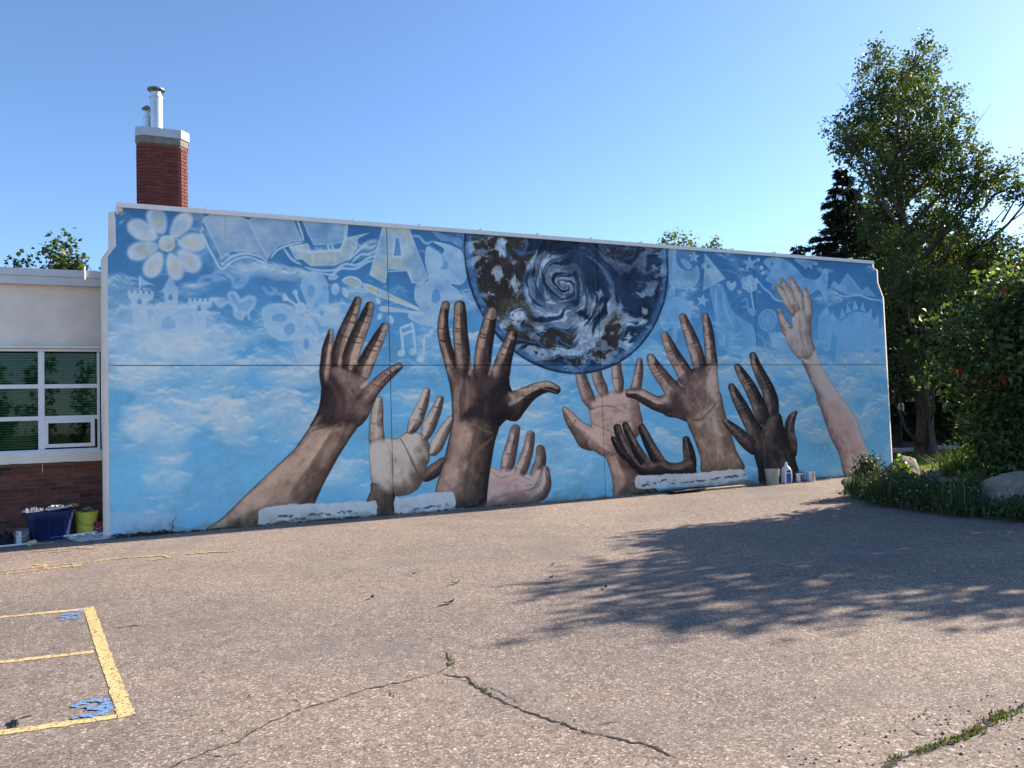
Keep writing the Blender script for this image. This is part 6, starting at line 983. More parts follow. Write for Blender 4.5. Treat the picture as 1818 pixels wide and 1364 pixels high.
for i,q in enumerate(CR):
    P=[]
    for a,c in zip(q,q[1:]):
        L=math.hypot(c[0]-a[0],c[1]-a[1]); m_=max(1,int(L/.035))
        for s in range(m_): P.append((a[0]+(c[0]-a[0])*s/m_+rnd.uniform(-.011,.011),a[1]+(c[1]-a[1])*s/m_+rnd.uniform(-.011,.011)))
    P.append(q[-1]); ribbon('pavement_crack',P,(.009,.015,.009,.006,.026,.005,.005,.005,.005,.007,.012)[i],M_CRACK,.003,.7,.02,seed=40+i,taper=True)
# ------------------------------------------------------------------ mural wall
def lin(a): return np.where(a<=.04045,a/12.92,((a+.055)/1.055)**2.4)
def enc(a): return np.where(a<=.0031308,a*12.92,1.055*np.maximum(a,1e-6)**(1/2.4)-.055)
pic=paint()
pic=lin(pic)*np.array(PAINT_GAIN,np.float32); pk=pic.max(-1,keepdims=True); pic=pic*np.where(pk>.7,(.7+.2*np.tanh((pk-.7)/.2))/np.maximum(pk,1e-4),1)
pic=enc(pic).astype(np.float32)
img=bpy.data.images.new('wall_paint',MW,MH); img.pixels.foreach_set(np.concatenate([pic,np.ones((MH,MW,1),np.float32)],-1).ravel()); img.update(); img.pack()
def mural_mat():
    t=NT('painted stucco'); uv=t.n('ShaderNodeUVMap'); uv.uv_map='wall'; im=t.n('ShaderNodeTexImage'); im.image=img; im.interpolation='Cubic'; im.extension='EXTEND'
    t.l(uv.outputs[0],im.inputs[0]); f=t.noise(9,5,.6)
    t.col(t.mix(1.0,im.outputs[0],t.ramp(f,[(.3,.95),(.7,1.05)]),'MULTIPLY')); t.rough(.75); t.b.inputs['Specular IOR Level'].default_value=.3
    t.bump(t.mix(.5,t.noise(70,4),t.noise(14,4)),.22,.006); return t.m
M_MURAL=mural_mat(); M_CREAM=simple('cream stucco',(.80,.72,.62),.9,.08,3,0,.3,60); M_DARK=simple('dark gap',(.03,.03,.03),.9,.2)
M_FLASH=simple('white metal flashing',(.80,.78,.74),.45,.05,4); M_GREYMETAL=simple('grey fascia metal',(.56,.59,.62),.5,.06,3)
wall=empty('mural_wall',(0,0,0),label='long wall painted with hands reaching up to a globe in a blue sky',cat='mural wall')
XS=[-.69,3.66,7.92,11.90,15.87]; ZJ=2.585; g_=.006
TOP=5.05
left_up=[(-.69,4.23),(-.58,4.40),(-.58,4.90),(-.465,4.92),(-.465,TOP)]
right_up=[(15.57,TOP),(15.59,4.90),(15.71,4.86),(15.71,4.55),(15.87,4.20)]
def panel(poly):
    n=len(poly); b=MB(); ys=(.0,.004,.14); ins=.004
    c=(sum(q[0] for q in poly)/n,sum(q[1] for q in poly)/n)
    V=[]
    for y,k in ((0,ins),(.004,0),(.14,0)):
        for x,z in poly:
            V.append((x+(k if x<c[0] else -k),y,z+(k if z<c[1] else -k)))
    F=[tuple(range(n))]+[(r*n+i,(r+1)*n+i,(r+1)*n+(i+1)%n,r*n+(i+1)%n) for r in range(2) for i in range(n)]
    b.add(V,F); o=b.build('panel',M_MURAL,wall)
    u=o.data.uv_layers.new(name='wall')
    for l in o.data.loops:
        v=o.data.vertices[l.vertex_index].co; u.data[l.index].uv=((v.x-MX0)/(MX1-MX0),(v.z-MZ0)/(MZ1-MZ0))
    return o
for i in range(4):
    a,c=XS[i]+g_*(i>0),XS[i+1]-g_*(i<3)
    panel([(a,-.02),(c,-.02),(c,ZJ-g_),(a,ZJ-g_)])
    up=[(a,ZJ+g_),(c,ZJ+g_)]
    up+= right_up[::-1] if i==3 else [(c,TOP)]
    up+= left_up[::-1] if i==0 else [(a,TOP)]
    panel(up)
b=MB(); b.box(((XS[0]+XS[-1])/2,.19,2.05),(XS[-1]-XS[0]-.1,.09,4.1)); b.box((7.56,.19,4.55),(16.0,.09,.86)); b.build('wall_core',M_DARK,wall)
# unpainted rounded return at both ends
def end_trim(inner,s):
    b=MB(); V=[];F=[]
    for k,(x,z) in enumerate(inner):
        dz=0
        for dx,y in ((0.002,.006),(.045,.010),(.085,.045),(.10,.11),(.10,.40)): V.append((x-s*dx,y,z-(.03*0)))
    m=5
    for i in range(len(inner)-1):
        for j in range(m-1): F.append((i*m+j,i*m+j+1,(i+1)*m+j+1,(i+1)*m+j))
    return b.add(V,F).build('end_return',M_CREAM,wall,smooth=True)
end_trim([(-.69,-.02),(-.69,2.5)]+[(-.69,4.21),(-.585,4.38),(-.585,4.93),(-.48,4.955),(-.48,TOP)],1)
end_trim([(15.87,-.02),(15.87,4.20),(15.71,4.56),(15.71,4.87),(15.59,4.92),(15.57,TOP)],-1)
b=MB(); b.prism([(-.035,TOP-.045),(-.035,TOP+.028),(.17,TOP+.05),(.40,TOP+.05),(.40,TOP-.045)],-.56,15.60,'yz'); b.build('cap_flashing',M_FLASH,wall)
for k in range(1,14):
    x=-.46+k*1.18; MB().box((x,-.0375,TOP+.0),(.025,.004,.07)).add([],[]).build('flashing_seam',M_FLASH,wall)
    MB().box((x,.06,TOP+.052),(.025,.18,.028)).build('flashing_seam',M_FLASH,wall)
# block behind it
gym=empty('gymnasium_building',(7.6,6,0),label='flat roofed building block standing behind the mural wall',cat='building')
b=MB(); b.box((-.05,.45,2.15),(16.0,11.0,4.3)); b.build('wall',M_CREAM,gym); b=MB(); b.box((-.05,.45,4.34),(16.1,11.1,.06)); b.build('roof',simple('roof gravel',(.3,.29,.28),.95,.3,20),gym)
# ------------------------------------------------------------------ brickwork
def brick_mat(name,cs,v=.2):
    t=NT(name); oi=t.n('ShaderNodeObjectInfo'); c=t.ramp(oi.outputs['Random'],[(i/(len(cs)-1),q) for i,q in enumerate(cs)])
    f=t.noise(9,5,.6); c=t.mix(1.0,c,t.ramp(f,[(.3,1-v),(.7,1+v)]),'MULTIPLY'); t.col(c); t.rough(.9); t.bump(t.noise(60,4),.5,.006); return t.m
M_BRICK=brick_mat('annex brick',[(.13,.045,.032),(.17,.058,.04),(.08,.033,.026),(.15,.052,.036),(.20,.075,.052),(.045,.028,.026),(.14,.048,.034)])
M_MORT=simple('mortar',(.17,.125,.10),.95,.2,9,0,.5,60)
M_CBRICK=brick_mat('chimney brick',[(.125,.028,.022),(.16,.037,.028),(.085,.022,.020),(.145,.033,.026),(.11,.03,.026)]); M_CMORT=simple('chimney mortar',(.17,.085,.07),.95,.2,9)
def brick_mesh(name,l,h_,d,m,seed):
    rnd=random.Random(seed); b=MB().box((0,0,0),(l,d,h_)); b.v=[(x+rnd.uniform(-.002,.002),y+rnd.uniform(-.0015,.0015),z+rnd.uniform(-.002,.002)) for x,y,z in b.v]
    o=b.build(name,m,bevel=.003); me=o.data; bpy.data.objects.remove(o); return me
def put(name,me,parent,loc,rz=0):
    o=bpy.data.objects.new(name,me); COL.objects.link(o); o.parent=parent; o.location=loc; o.rotation_euler=(0,0,rz); return o
# ------------------------------------------------------------------ annex with window
YA=1.0
ann=empty('school_annex',(-1.5,YA,0),label='low cream stucco wing with a grey fascia, a white window and a brick base',cat='building')
def A(b,name,m,parent=None,**k):
    o=b.build(name,m,**k); o.location=(1.5,-YA,0) if parent is None else (0,0,0); o.parent=parent or ann; return o
WL=-12.0
b=MB(); b.box(((WL-.70)/2,YA+.20,3.42),(-.70-WL,.30,1.02)); A(b,'upper_wall',M_CREAM)
b=MB(); b.box(((WL-.70)/2,YA+.176,.56),(-.70-WL,.30,1.12)); A(b,'mortar_bed',M_MORT)
b=MB(); b.box((-.79,YA+.16,2.0),(.12,.18,1.82)); A(b,'window_reveal',M_CREAM)
b=MB(); b.box((-.735,YA+.03,1.15),(.05,.10,2.3)); A(b,'expansion_joint',M_DARK)
b=MB(); b.prism([(YA-.10,3.93),(YA-.10,4.05),(YA-.13,4.06),(YA-.13,4.17),(YA+.3,4.2),(YA+.3,3.93)],WL,-.70,'yz'); A(b,'fascia',M_GREYMETAL)
for x in (-5.2,-3.4,-1.62): A(MB().box((x,YA-.103,3.99),(.012,.006,.12)),'fascia_seam',M_GREYMETAL)
for x in (-4.1,-1.95): A(MB().box((x,YA-.133,4.115),(.012,.006,.11)),'fascia_seam',M_GREYMETAL)
b=MB(); b.tube([(-1.06,YA-.14,4.24),(-1.06,YA-.15,4.16),(-1.06,YA-.15,4.02)],.012,6); A(b,'bracket',M_FLASH)
b=MB(); b.box(((WL-.70)/2,YA+6,4.1),(-.70-WL,11.4,.1)); A(b,'roof',simple('roof felt',(.2,.2,.2),.95,.3,20))
me3=[brick_mesh('brick',.194,.057,.06,M_BRICK,i) for i in range(4)]
rnd=random.Random(2); r_=0; z=.045
while z<1.10:
    x=-.86-(.1 if r_%2 else 0)
    while x>-3.3:
        o=put('brick',me3[rnd.randrange(4)],ann,(x+1.5,.052-.002+rnd.uniform(-.003,.003),z)); x-=.204
    r_+=1; z+=.0675+.0
far=MB(); r_=0; z=.045
while z<1.10:
    x=-3.42-(.1 if r_%2 else 0)
    while x>WL: far.box((x,YA+.05,z),(.194,.06,.057)); x-=.204
    r_+=1; z+=.0675
o=A(far,'brickwork',M_BRICK); o['kind']='stuff'
M_WHITE=simple('white window frame',(.78,.78,.78),.4,.04,4); M_SLAT=simple('window blind',(.48,.62,.50),.6,.08,3)
t=NT('window glass'); gl=t.n('ShaderNodeBsdfGlossy'); gl.inputs['Roughness'].default_value=.02; trn=t.n('ShaderNodeBsdfTransparent'); trn.inputs[0].default_value=(.52,.68,.58,1); mx=t.n('ShaderNodeMixShader'); fr=t.n('ShaderNodeFresnel'); fr.inputs[0].default_value=1.5
ad=t.n('ShaderNodeMath',operation='ADD'); ad.inputs[1].default_value=.015; hf=t.n('ShaderNodeMath',operation='MULTIPLY'); hf.inputs[1].default_value=.55; t.l(fr.outputs[0],hf.inputs[0]); t.l(hf.outputs[0],ad.inputs[0]); t.l(ad.outputs[0],mx.inputs[0]); t.l(trn.outputs[0],mx.inputs[1]); t.l(gl.outputs[0],mx.inputs[2]); t.l(mx.outputs[0],t.out.inputs[0]); M_GLASS=t.m
win=A(MB().box((-1.29-1.5,YA+.02,2.90),(4.1,.10,.035)),'window',M_WHITE); win.name='window'
W0,W1=-4.84,-.87
def Wp(b,name,m,**k):
    o=b.build(name,m,**k); o.parent=win; return o
b=MB(); b.box(((W0+W1)/2,YA+.02,1.315),(W1-W0,.10,.05)); b.box((W0+.02,YA+.02,2.09),(.04,.098,1.56)); b.box((W1-.02,YA+.02,2.09),(.04,.098,1.56)); Wp(b,'outer_frame',M_WHITE,bevel=.004)
b=MB(); b.box(((W0+W1)/2,YA-.03,1.215),(W1-W0+.06,.18,.15)); Wp(b,'sill',M_CREAM,bevel=.006)
b=MB(); b.box(((W0+W1)/2,YA-.02,1.30),(W1-W0+.04,.16,.02)); Wp(b,'sill_cap',M_WHITE)
b=MB(); b.box(((W0+W1)/2,YA-.03,2.945),(W1-W0+.1,.10,.04)); Wp(b,'head_trim',M_CREAM)
xs=[W0+.04,-3.68,-2.66,-1.68,W1-.04]
zs=[1.34,1.83,2.33,2.88]
for x in xs[1:-1]: Wp(MB().box((x,YA+.012,2.11),(.085,.08,1.54)),'mullion',M_WHITE,bevel=.004)
for zz in zs[1:-1]: Wp(MB().box(((W0+W1)/2,YA+.016,zz),(W1-W0-.08,.072,.065)),'transom',M_WHITE,bevel=.004)
for i in range(4):
    for j in range(3):
        a,c=xs[i]+.035,xs[i+1]-.035; z0,z1=zs[j]+.025,zs[j+1]-.025
        if j==0 and i in (1,3):
            s_=MB(); 
            for bx in (((a+c)/2,z0+.028,c-a,.056),((a+c)/2,z1-.028,c-a,.056),(a+.028,(z0+z1)/2,.056,z1-z0-.112),(c-.028,(z0+z1)/2,.056,z1-z0-.112)): s_.box((bx[0],YA-.005,bx[1]),(bx[2],.09,bx[3]))
            Wp(s_,'awning_sash',M_WHITE); a+=.056;c-=.056;z0+=.056;z1-=.056
            Wp(MB().box(((a+c)/2,YA+.02,(z0+z1)/2),(c-a,.006,z1-z0)),'pane',M_GLASS)
            bl=MB()
            for q in range(3): bl.box(((a+c)/2,YA+.15,z0+.08+q*.1),(c-a-.1,.02,.012))
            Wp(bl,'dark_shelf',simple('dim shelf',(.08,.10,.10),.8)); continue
        Wp(MB().box(((a+c)/2,YA+.03,(z0+z1)/2),(c-a,.006,z1-z0)),'pane',M_GLASS)
        bl=MB(); z=z0
        while z<z1:
            bl.add([(a-.02,YA+.105,z),(c+.02,YA+.105,z),(c+.02,YA+.135,z+.024),(a-.02,YA+.135,z+.024)],[(0,1,2,3)]); z+=.040
        q=Wp(bl,'blind',M_SLAT); q['kind']='stuff'
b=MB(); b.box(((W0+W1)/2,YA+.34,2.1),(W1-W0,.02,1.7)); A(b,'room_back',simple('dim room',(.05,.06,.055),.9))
b=MB(); b.tube([(-1.5-.37+.2,YA-.002,1.13),(-1.67,YA+.0,.98)],.008,5); A(b,'drip_stain',simple('pale drip',(.55,.5,.38),.8))
# ------------------------------------------------------------------ chimney and flues
CY=3.0
chim=empty('brick_chimney',(.1,CY,4.3),label='red brick chimney with a pale metal cap rising behind the left end of the wall',cat='chimney')
plan=[(-.30,0),(.33,0),(.47,.16),(.47,.75),(-.36,.75),(-.46,.50),(-.44,.10)]
def scale_plan(k,cx=.0,cy=.38): return [((x-cx)*k+cx,(y-cy)*k+cy) for x,y in plan]
b=MB(); b.prism(scale_plan(.965),0,2.82,'xy'); b.build('mortar_core',M_CMORT,chim)
b=MB(); b.prism(scale_plan(1.0),2.80,2.93,'xy'); b.build('concrete_band',simple('grey weathered band',(.17,.17,.15),.9,.25,8),chim)
b=MB(); b.prism(scale_plan(1.05),2.93,3.10,'xy'); b.build('metal_cap',simple('pale metal cap',(.40,.45,.52),.45,.06,3),chim,bevel=.006)
meB=[brick_mesh('brick',.19,.054,.03,M_CBRICK,60+i) for i in range(3)]; meH=[brick_mesh('brick',.088,.054,.03,M_CBRICK,70+i) for i in range(2)]
rnd=random.Random(8)
for e in (0,1,6,5):
    p0=Vector(plan[e]+(0,)); p1=Vector(plan[(e+1)%7]+(0,)); L=(p1-p0).length; d=(p1-p0)/L; nn=Vector((d.y,-d.x,0)); rz=math.atan2(d.y,d.x)
    for r in range(40):
        z=.9+.032+r*.0665 - .0
        if z>2.77: break
        x=.0
        k=0
        while x<L-.03:
            bl=.1 if (k==0 and r%2) else .2
            if x+bl>L+.02: bl=.1
            if x+bl>L+.05: break
            c=p0+d*min(x+bl/2,L-bl/2+.01)-nn*.013
            put('brick',(meB if bl>.15 else meH)[rnd.randrange(2)],chim,(c.x,c.y,z),rz); x+=bl; k+=1
b=MB(); b.lathe([(.0,3.1),(.16,3.1),(.115,3.13)],24,(-.09,.3,0)); b.lathe([(.0,3.1),(.1,3.1),(.05,3.12)],20,(-.255,.42,0)); b.build('flue_collar',M_GREYMETAL,chim,smooth=True)
M_STEEL=simple('galvanised steel',(.58,.60,.60),.34,.08,4,.75); M_CAPM=simple('dark rain cap metal',(.16,.17,.19),.45,.1,4,.5)
for (x,y,r,h1) in ((-.09,.3,.115,.66),(-.255,.42,.07,.30)):
    f=MB(); f.lathe([(r,0),(r,h1),(r*1.12,h1+.005),(r*1.12,h1+.03),(r*.8,h1+.035),(r*.8,h1+.12)],24,(x,y,3.12)); f=f.build('flue_pipe',M_STEEL,chim,smooth=True)
    c=MB(); c.lathe([(r*.2,h1+.25),(r*1.4,h1+.185),(r*1.42,h1+.165),(r*1.2,h1+.17),(.0,h1+.20)],24,(x,y,3.12)); c.lathe([(r*.2,h1+.25),(0,h1+.255)],24,(x,y,3.12)); c.build('rain_cap',M_CAPM,f,smooth=True)
    c=MB()
    for k in range(4):
        a=k*math.pi/2+.4; c.box((x+r*.7*math.cos(a),y+r*.7*math.sin(a),3.12+h1+.12),(.014,.014,.16))
    c.build('cap_strut',M_STEEL,f)
# ------------------------------------------------------------------ foliage tools
def kites(C,D,N,size,asp=.42,seed=0):
    # one folded diamond leaf per row: C base point, D direction, N rough normal
    rs=np.random.RandomState(seed); n=len(C); size=np.broadcast_to(size,(n,))*rs.uniform(.7,1.25,n)
    D=D/np.linalg.norm(D,axis=1,keepdims=True); S=np.cross(D,N); S/=np.linalg.norm(S,axis=1,keepdims=True)+1e-9
    U=np.cross(S,D)
    L=D*size[:,None]; Wd=S*(size*asp)[:,None]; up=U*(size*.10)[:,None]
    V=np.stack([C,C+L*.48+Wd+up,C+L-up*.8,C+L*.48-Wd+up],1).reshape(-1,3)
    Q=np.arange(n*4).reshape(n,4); return V,Q
def rdir(rs,n):
    v=rs.normal(size=(n,3)); return v/np.linalg.norm(v,axis=1,keepdims=True)
def crown(clumps,per_m3,twig_leaves,leaf,seed,spread=.16,asp=.42,flat=.3,shell=.55,maxtw=100000):
    rs=np.random.RandomState(seed); Cs=[];Ds=[];Ns=[];T=[]; tw=MB()
    for (x,y,z,rx,rz) in clumps:
        vol=4.19*rx*rx*rz; k=max(4,int(vol*per_m3))
        d=rdir(rs,k); rad=rs.uniform(0,1,k)**(1/3)*(1-shell)+shell*rs.uniform(.55,1.12,k)
        P=np.array([x,y,z])+d*rad[:,None]*np.array([rx,rx,rz])
        clt=rs.uniform(-.25,.25)
        for q in range(k):
            m=max(3,int(twig_leaves*rs.uniform(.5,1.4))); out=d[q]*.7+rs.normal(size=3)*.5+np.array([0,0,.25]); out/=np.linalg.norm(out)
            t=rs.uniform(-1,1,m)*spread*1.5
            B=P[q]+out*t[:,None]+rs.normal(size=(m,3))*spread*.55
            dd=out*.6+rs.normal(size=(m,3))*.75+np.array([0,0,-.25]); nn=np.array([0,0,1.])+rs.normal(size=(m,3))*(.9-flat)
            Cs.append(B);Ds.append(dd);Ns.append(nn);T.append(np.clip(.42+clt+rs.normal(size=m)*.22+rs.uniform(-.15,.15),0,1))
        for q in range(min(k,14)):
            a=Vector((x,y,z-rz*.25)); c=Vector(P[q]); mid=a.lerp(c,.5)+Vector((0,0,.08*rz)); tw.tube([a,mid,c],[.022*rx+.006,.012*rx+.005,.004],4,False)
    C=np.concatenate(Cs);D=np.concatenate(Ds);N=np.concatenate(Ns); V,Q=kites(C,D,N,leaf,asp,seed+1)
    return V,Q,np.concatenate(T),tw
def limbs(b,spine,clumps,r0,seed,n=6):
    rnd=random.Random(seed); S=[Vector(p) for p in spine]
    rad=[r0*(1-.85*i/(len(S)-1)) for i in range(len(S))]
    fine=[];fr=[]
    for i in range(len(S)-1):
        for k in range(3):
            f=k/3; fine.append(S[i].lerp(S[i+1],f)+Vector((rnd.uniform(-1,1),rnd.uniform(-1,1),0))*r0*.16); fr.append(rad[i]*(1-f)+rad[i+1]*f)
    fine.append(S[-1]); fr.append(rad[-1])
    fr[0]*=1.35; b.tube(fine,fr,12)
    for (x,y,z,rx,rz) in clumps:
        c=Vector((x,y,z)); best=None
        for p,r in zip(fine,fr):
            dz=c.z-p.z; h=math.hypot(c.x-p.x,c.y-p.y)
            if dz<h*.25: continue
            cost=abs(dz-h*1.1)+.35*(c-p).length
            if best is None or cost<best[0]: best=(cost,p,r)
        if best is None: best=(0,fine[len(fine)//2],fr[len(fine)//2])
        _,p,r=best; L=(c-p).length; P=[];rr=[]
        off=Vector((rnd.uniform(-1,1),rnd.uniform(-1,1),rnd.uniform(-.6,.2)))*L*.10
        for k in range(6):
            f=k/5; q=p.lerp(c,f)+off*math.sin(f*math.pi)+Vector((rnd.uniform(-1,1),rnd.uniform(-1,1),rnd.uniform(-1,1)))*.03*L*(0<k<5); P.append(q); rr.append(max(.010,min(r*.55,.020*L+.012)*(1-.8*f)))
        b.tube(P,rr,n,False)
        for k in range(5):   # side twigs
            f=rnd.uniform(.5,1); q=p.lerp(c,f)+off*math.sin(f*math.pi); e=c+Vector((rnd.uniform(-1,1)*rx,rnd.uniform(-1,1)*rx,rnd.uniform(-.3,1)*rz))*.9
            b.tube([q,q.lerp(e,.5)+Vector((0,0,.06)),e],[rr[3]*.6,rr[3]*.4,.006],4,False)
def tree(name,base,spine,clumps,r0,leafm,barkm,label,cat,group=None,per=26,tl=16,leaf=.15,seed=1,spread=.16,asp=.42,bare=()):
    root=empty(name,base,label=label,cat=cat,group=group); o=Vector(base)
    sp=[tuple(Vector(p)-o) for p in spine]; cl=[(c[0]-o.x,c[1]-o.y,c[2]-o.z,c[3],c[4]) for c in clumps]
    b=MB(); limbs(b,sp,cl,r0,seed); 
    V,Q,T,tw=crown(cl,per,tl,leaf,seed,spread,asp)
    rnd=random.Random(seed+9)
    for a,c in bare:
        a=Vector(a)-o;c=Vector(c)-o; b.tube([a,a.lerp(c,.5)+Vector((0,0,.1)),c],[.022,.012,.005],5,False)
        for k in range(14):
            f=rnd.uniform(.25,.97); q=a.lerp(c,f); e=q+(c-a)*rnd.uniform(.2,.4)+Vector((rnd.uniform(-.3,.3),rnd.uniform(-.3,.3),rnd.uniform(.0,.5)))
            b.tube([q,q.lerp(e,.5)+Vector((rnd.uniform(-.08,.08),0,rnd.uniform(-.08,.08))),e],[.008,.006,.003],4,False)
    b.v+=[]; n=len(b.v); b.v+=tw.v; b.f+=[tuple(i+n for i in q) for q in tw.f]
    b.build('trunk',barkm,root,smooth=True)
    raw_mesh('crown',V,Q,leafm,root,T); return root
def bark_mat(name,a,c):
    t=NT(name); v=t.mapping((7,7,1.4)); f=t.noise(2.2,6,.65,v,.6); t.col(t.ramp(f,[(.3,a),(.7,c)])); t.rough(.95); t.bump(f,.9,.04); return t.m
M_BARK=bark_mat('grey brown bark',(.045,.034,.028),(.14,.11,.09)); M_BARKD=bark_mat('dark bark',(.04,.032,.026),(.11,.09,.075))
M_LEAF=leafmat('ash leaves',(.036,.056,.020),(.072,.104,.032),(.14,.165,.055),.42)
M_LEAFD=leafmat('dark leaves',(.024,.044,.017),(.048,.078,.027),(.10,.13,.04),.30)
M_LEAFB=leafmat('elder leaves',(.040,.066,.028),(.085,.122,.048),(.21,.25,.07),.45,.5)
M_LEAFY=leafmat('yellow green leaves',(.10,.16,.02),(.22,.30,.04),(.36,.42,.07),.45)
M_NEED=leafmat('spruce needles',(.012,.026,.016),(.024,.044,.026),(.045,.070,.036),.10,.6)
M_SAGE=leafmat('grey green leaves',(.035,.052,.032),(.075,.10,.062),(.16,.19,.12),.22,.6)
M_GRASSD=leafmat('dull grass blades',(.03,.045,.014),(.07,.095,.03),(.20,.21,.09),.35,.6)
M_GRASS=leafmat('grass blades',(.06,.085,.02),(.14,.18,.045),(.34,.36,.14),.4,.6)
# ------------------------------------------------------------------ trees beyond the right end of the wall
BIG=[(22.15,4.98,12.75,.69,.86),(22.41,3.4,12.49,.69,.72),(22.94,4.68,11.97,.95,.72),(21.34,4.53,11.4,.66,.59),(20.35,4.96,10.76,.55,.44),(19.62,3.65,9.55,.76,.59),(22.93,4.78,10.32,.95,.76),(21.14,2.17,10.54,.47,.76),(22.33,2.53,9.88,.63,.73),(23.43,2.67,9.62,.43,.61),(23.21,4.02,9.0,.93,.86),(22.38,2.39,8.26,.72,.72),(22.25,4.77,8.65,.75,.64),(23.27,4.77,7.68,.95,.65),(22.26,2.38,7.03,.69,.58),(24.75,2.7,8.49,.73,.55),(25.2,1.9,8.2,.47,.44),(23.43,2.58,8.06,.46,.42),(22.0,3.2,9.4,.6,.5),(20.0,3.31,8.73,0.75,0.58),(22.64,3.7,10.42,0.73,0.73),(20.71,3.3,8.54,0.76,0.62),(20.81,4.1,6.98,0.64,0.54),(18.85,3.39,9.58,0.57,0.44),(23.28,4.05,7.51,0.86,0.67),(22.03,4.64,6.06,0.63,0.56),(20.68,2.55,10.88,0.61,0.68),(22.04,4.57,10.75,0.75,0.67),(21.6,2.5,9.17,0.68,0.68),(22.97,2.32,8.65,0.63,0.59),(23.15,3.04,11.26,0.43,0.61),(21.7,4.57,13.27,0.3,0.41),(22.25,4.09,12.58,0.3,0.41),(20.93,2.28,12.27,0.27,0.4),(23.71,2.76,6.69,0.71,0.64),(20.57,4.1,10.57,0.54,0.54),(19.35,2.22,5.14,0.73,0.64),(19.84,1.73,4.84,0.72,0.64),(21.09,1.93,5.0,0.66,0.59),(20.17,2.86,4.02,0.6,0.67),(20.49,2.19,3.7,0.82,0.66),(21.33,1.92,3.76,0.66,0.59),(19.26,2.08,2.87,0.54,0.51),(20.72,2.25,2.72,0.66,0.49),(20.22,3.31,2.11,0.27,0.44),(20.64,2.96,2.18,0.44,0.34),(20.12,2.8,5.95,0.5,0.4),(20.36,2.85,6.49,.68,.47),(23.87,4.46,6.5,.95,.68),(23.24,2.94,5.98,.78,.64),(23.49,4.68,4.99,1.06,.87),(22.34,4.64,4.85,.67,.86),(24.27,4.05,4.54,1.05,.94),(20.76,3.28,3.9,.62,.62),(21.56,2.58,3.6,.95,.61),(24.31,3.06,5.33,.84,.84),(23.54,1.73,8.7,.52,.31),(21.2,4.2,7.6,.7,.5),(21.0,3.8,5.4,.9,.7)]
tree('ash_tree',(22.2,3.9,0),[(22.2,3.9,0),(22.15,3.85,2.4),(21.95,3.9,4.2),(22.2,4.0,6.0),(21.75,4.0,7.8),(21.9,4.2,9.6),(22.35,4.3,11.4)],BIG,.27,M_LEAF,M_BARK,'tallest tree, an open crowned leafy tree with a thick grey trunk right of the mural','tree',None,46,17,.10,3,.15,.42,bare=[((21.0,4.2,10.4),(20.2,4.4,11.5)),((23.4,3.4,9.2),(24.0,2.9,10.5)),((24.0,3.0,5.3),(26.5,2.2,6.0)),((24.0,3.0,6.6),(26.6,1.6,7.2)),((20.6,4.0,6.2),(18.6,3.0,7.4))])
# second tree, branch reaching to the right edge
tree('ash_tree',(26.0,3.4,0),[(26.0,3.4,0),(25.7,3.3,3),(25.6,3.2,5.2),(26.2,2.8,6.4),(27.4,2.2,7.4)],[(26.6,2.0,8.6,.7,.5),(27.6,1.6,8.4,.8,.5),(28.4,1.2,7.8,.8,.55),(27.2,2.4,7.4,.7,.5),(26.0,3.6,6.4,.9,.7),(27.2,3.2,5.2,1.0,.7),(25.2,4.2,5.4,1.0,.8),(26.4,2.2,4.4,1.1,.8),(28.6,2.2,4.2,1.1,.8),(24.8,3.0,3.6,1.0,.7),(29.4,2.6,6.8,.9,.6)],.24,M_LEAF,M_BARKD,'leaning tree whose long bough reaches the right edge beside the tallest tree','tree',None,52,16,.11,11,.17)
def conifer(name,x,y,h,r,label,seed,den=1.0,z0=.6):
    root=empty(name,(x,y,0),label=label,cat='tree'); rs=np.random.RandomState(seed); b=MB(); b.tube([(0,0,0),(.03,0,h*.5),(0,0,h)],[h*.018,h*.012,.012],8)
    Cs=[];Ds=[];Ns=[];T=[]; z=z0
    while z<h-.1:
        f=1-(z-z0)/(h-z0); L=r*(f**.85)*rs.uniform(.8,1.12)+.10; m=int(5+5*f)
        for k in range(m):
            a=rs.uniform(0,6.283); l=L*rs.uniform(.65,1.1); dr=-.22*f+.12
            tip=np.array([np.cos(a)*l,np.sin(a)*l,z+l*dr]); st=np.array([0,0,z+.05]); mid=(st+tip)/2+np.array([0,0,.07*l])
            b.tube([st,mid,tip],[.010+.012*f,.009,.004],3,False)
            n=int(den*(26+95*l)); t=rs.uniform(.12,1.05,n)**.8
            P=st*(1-t)[:,None]+tip*t[:,None]+np.array([0,0,1])*(.07*l*4*t*(1-t))[:,None]*.6
            side=np.array([-np.sin(a),np.cos(a),0]); s=rs.choice([-1,1],n)
            w_=(1.05-t)*l*.26+.05
            P=P+side*(s*rs.uniform(0,1,n)*w_)[:,None]-np.array([0,0,1])*(rs.uniform(0,1,n)*.10)[:,None]
            D=(tip-st)/np.linalg.norm(tip-st)*.7+side*s[:,None]*.8+rs.normal(size=(n,3))*.3+np.array([0,0,-.25])
            Cs.append(P);Ds.append(D);Ns.append(np.array([0,0,1])+rs.normal(size=(n,3))*.5);T.append(np.clip(.35+rs.normal(size=n)*.2,0,1))
        z+=.16+.22*f*rs.uniform(.7,1.2)
    C=np.concatenate(Cs);V,Q=kites(C,np.concatenate(Ds),np.concatenate(Ns),.17,.16,seed)
    b.build('trunk',M_BARKD,root,smooth=True); raw_mesh('crown',V,Q,M_NEED,root,np.concatenate(T)); return root
conifer('spruce_tree',22.6,7.0,10.3,3.0,'dark spruce standing just left of the tallest tree above the wall end',21,1.25,1.5)
conifer('spruce_tree',25.7,12.4,8.9,1.9,'tiny dark spruce tip showing above the wall top left of the larger spruce',22,.7,2)
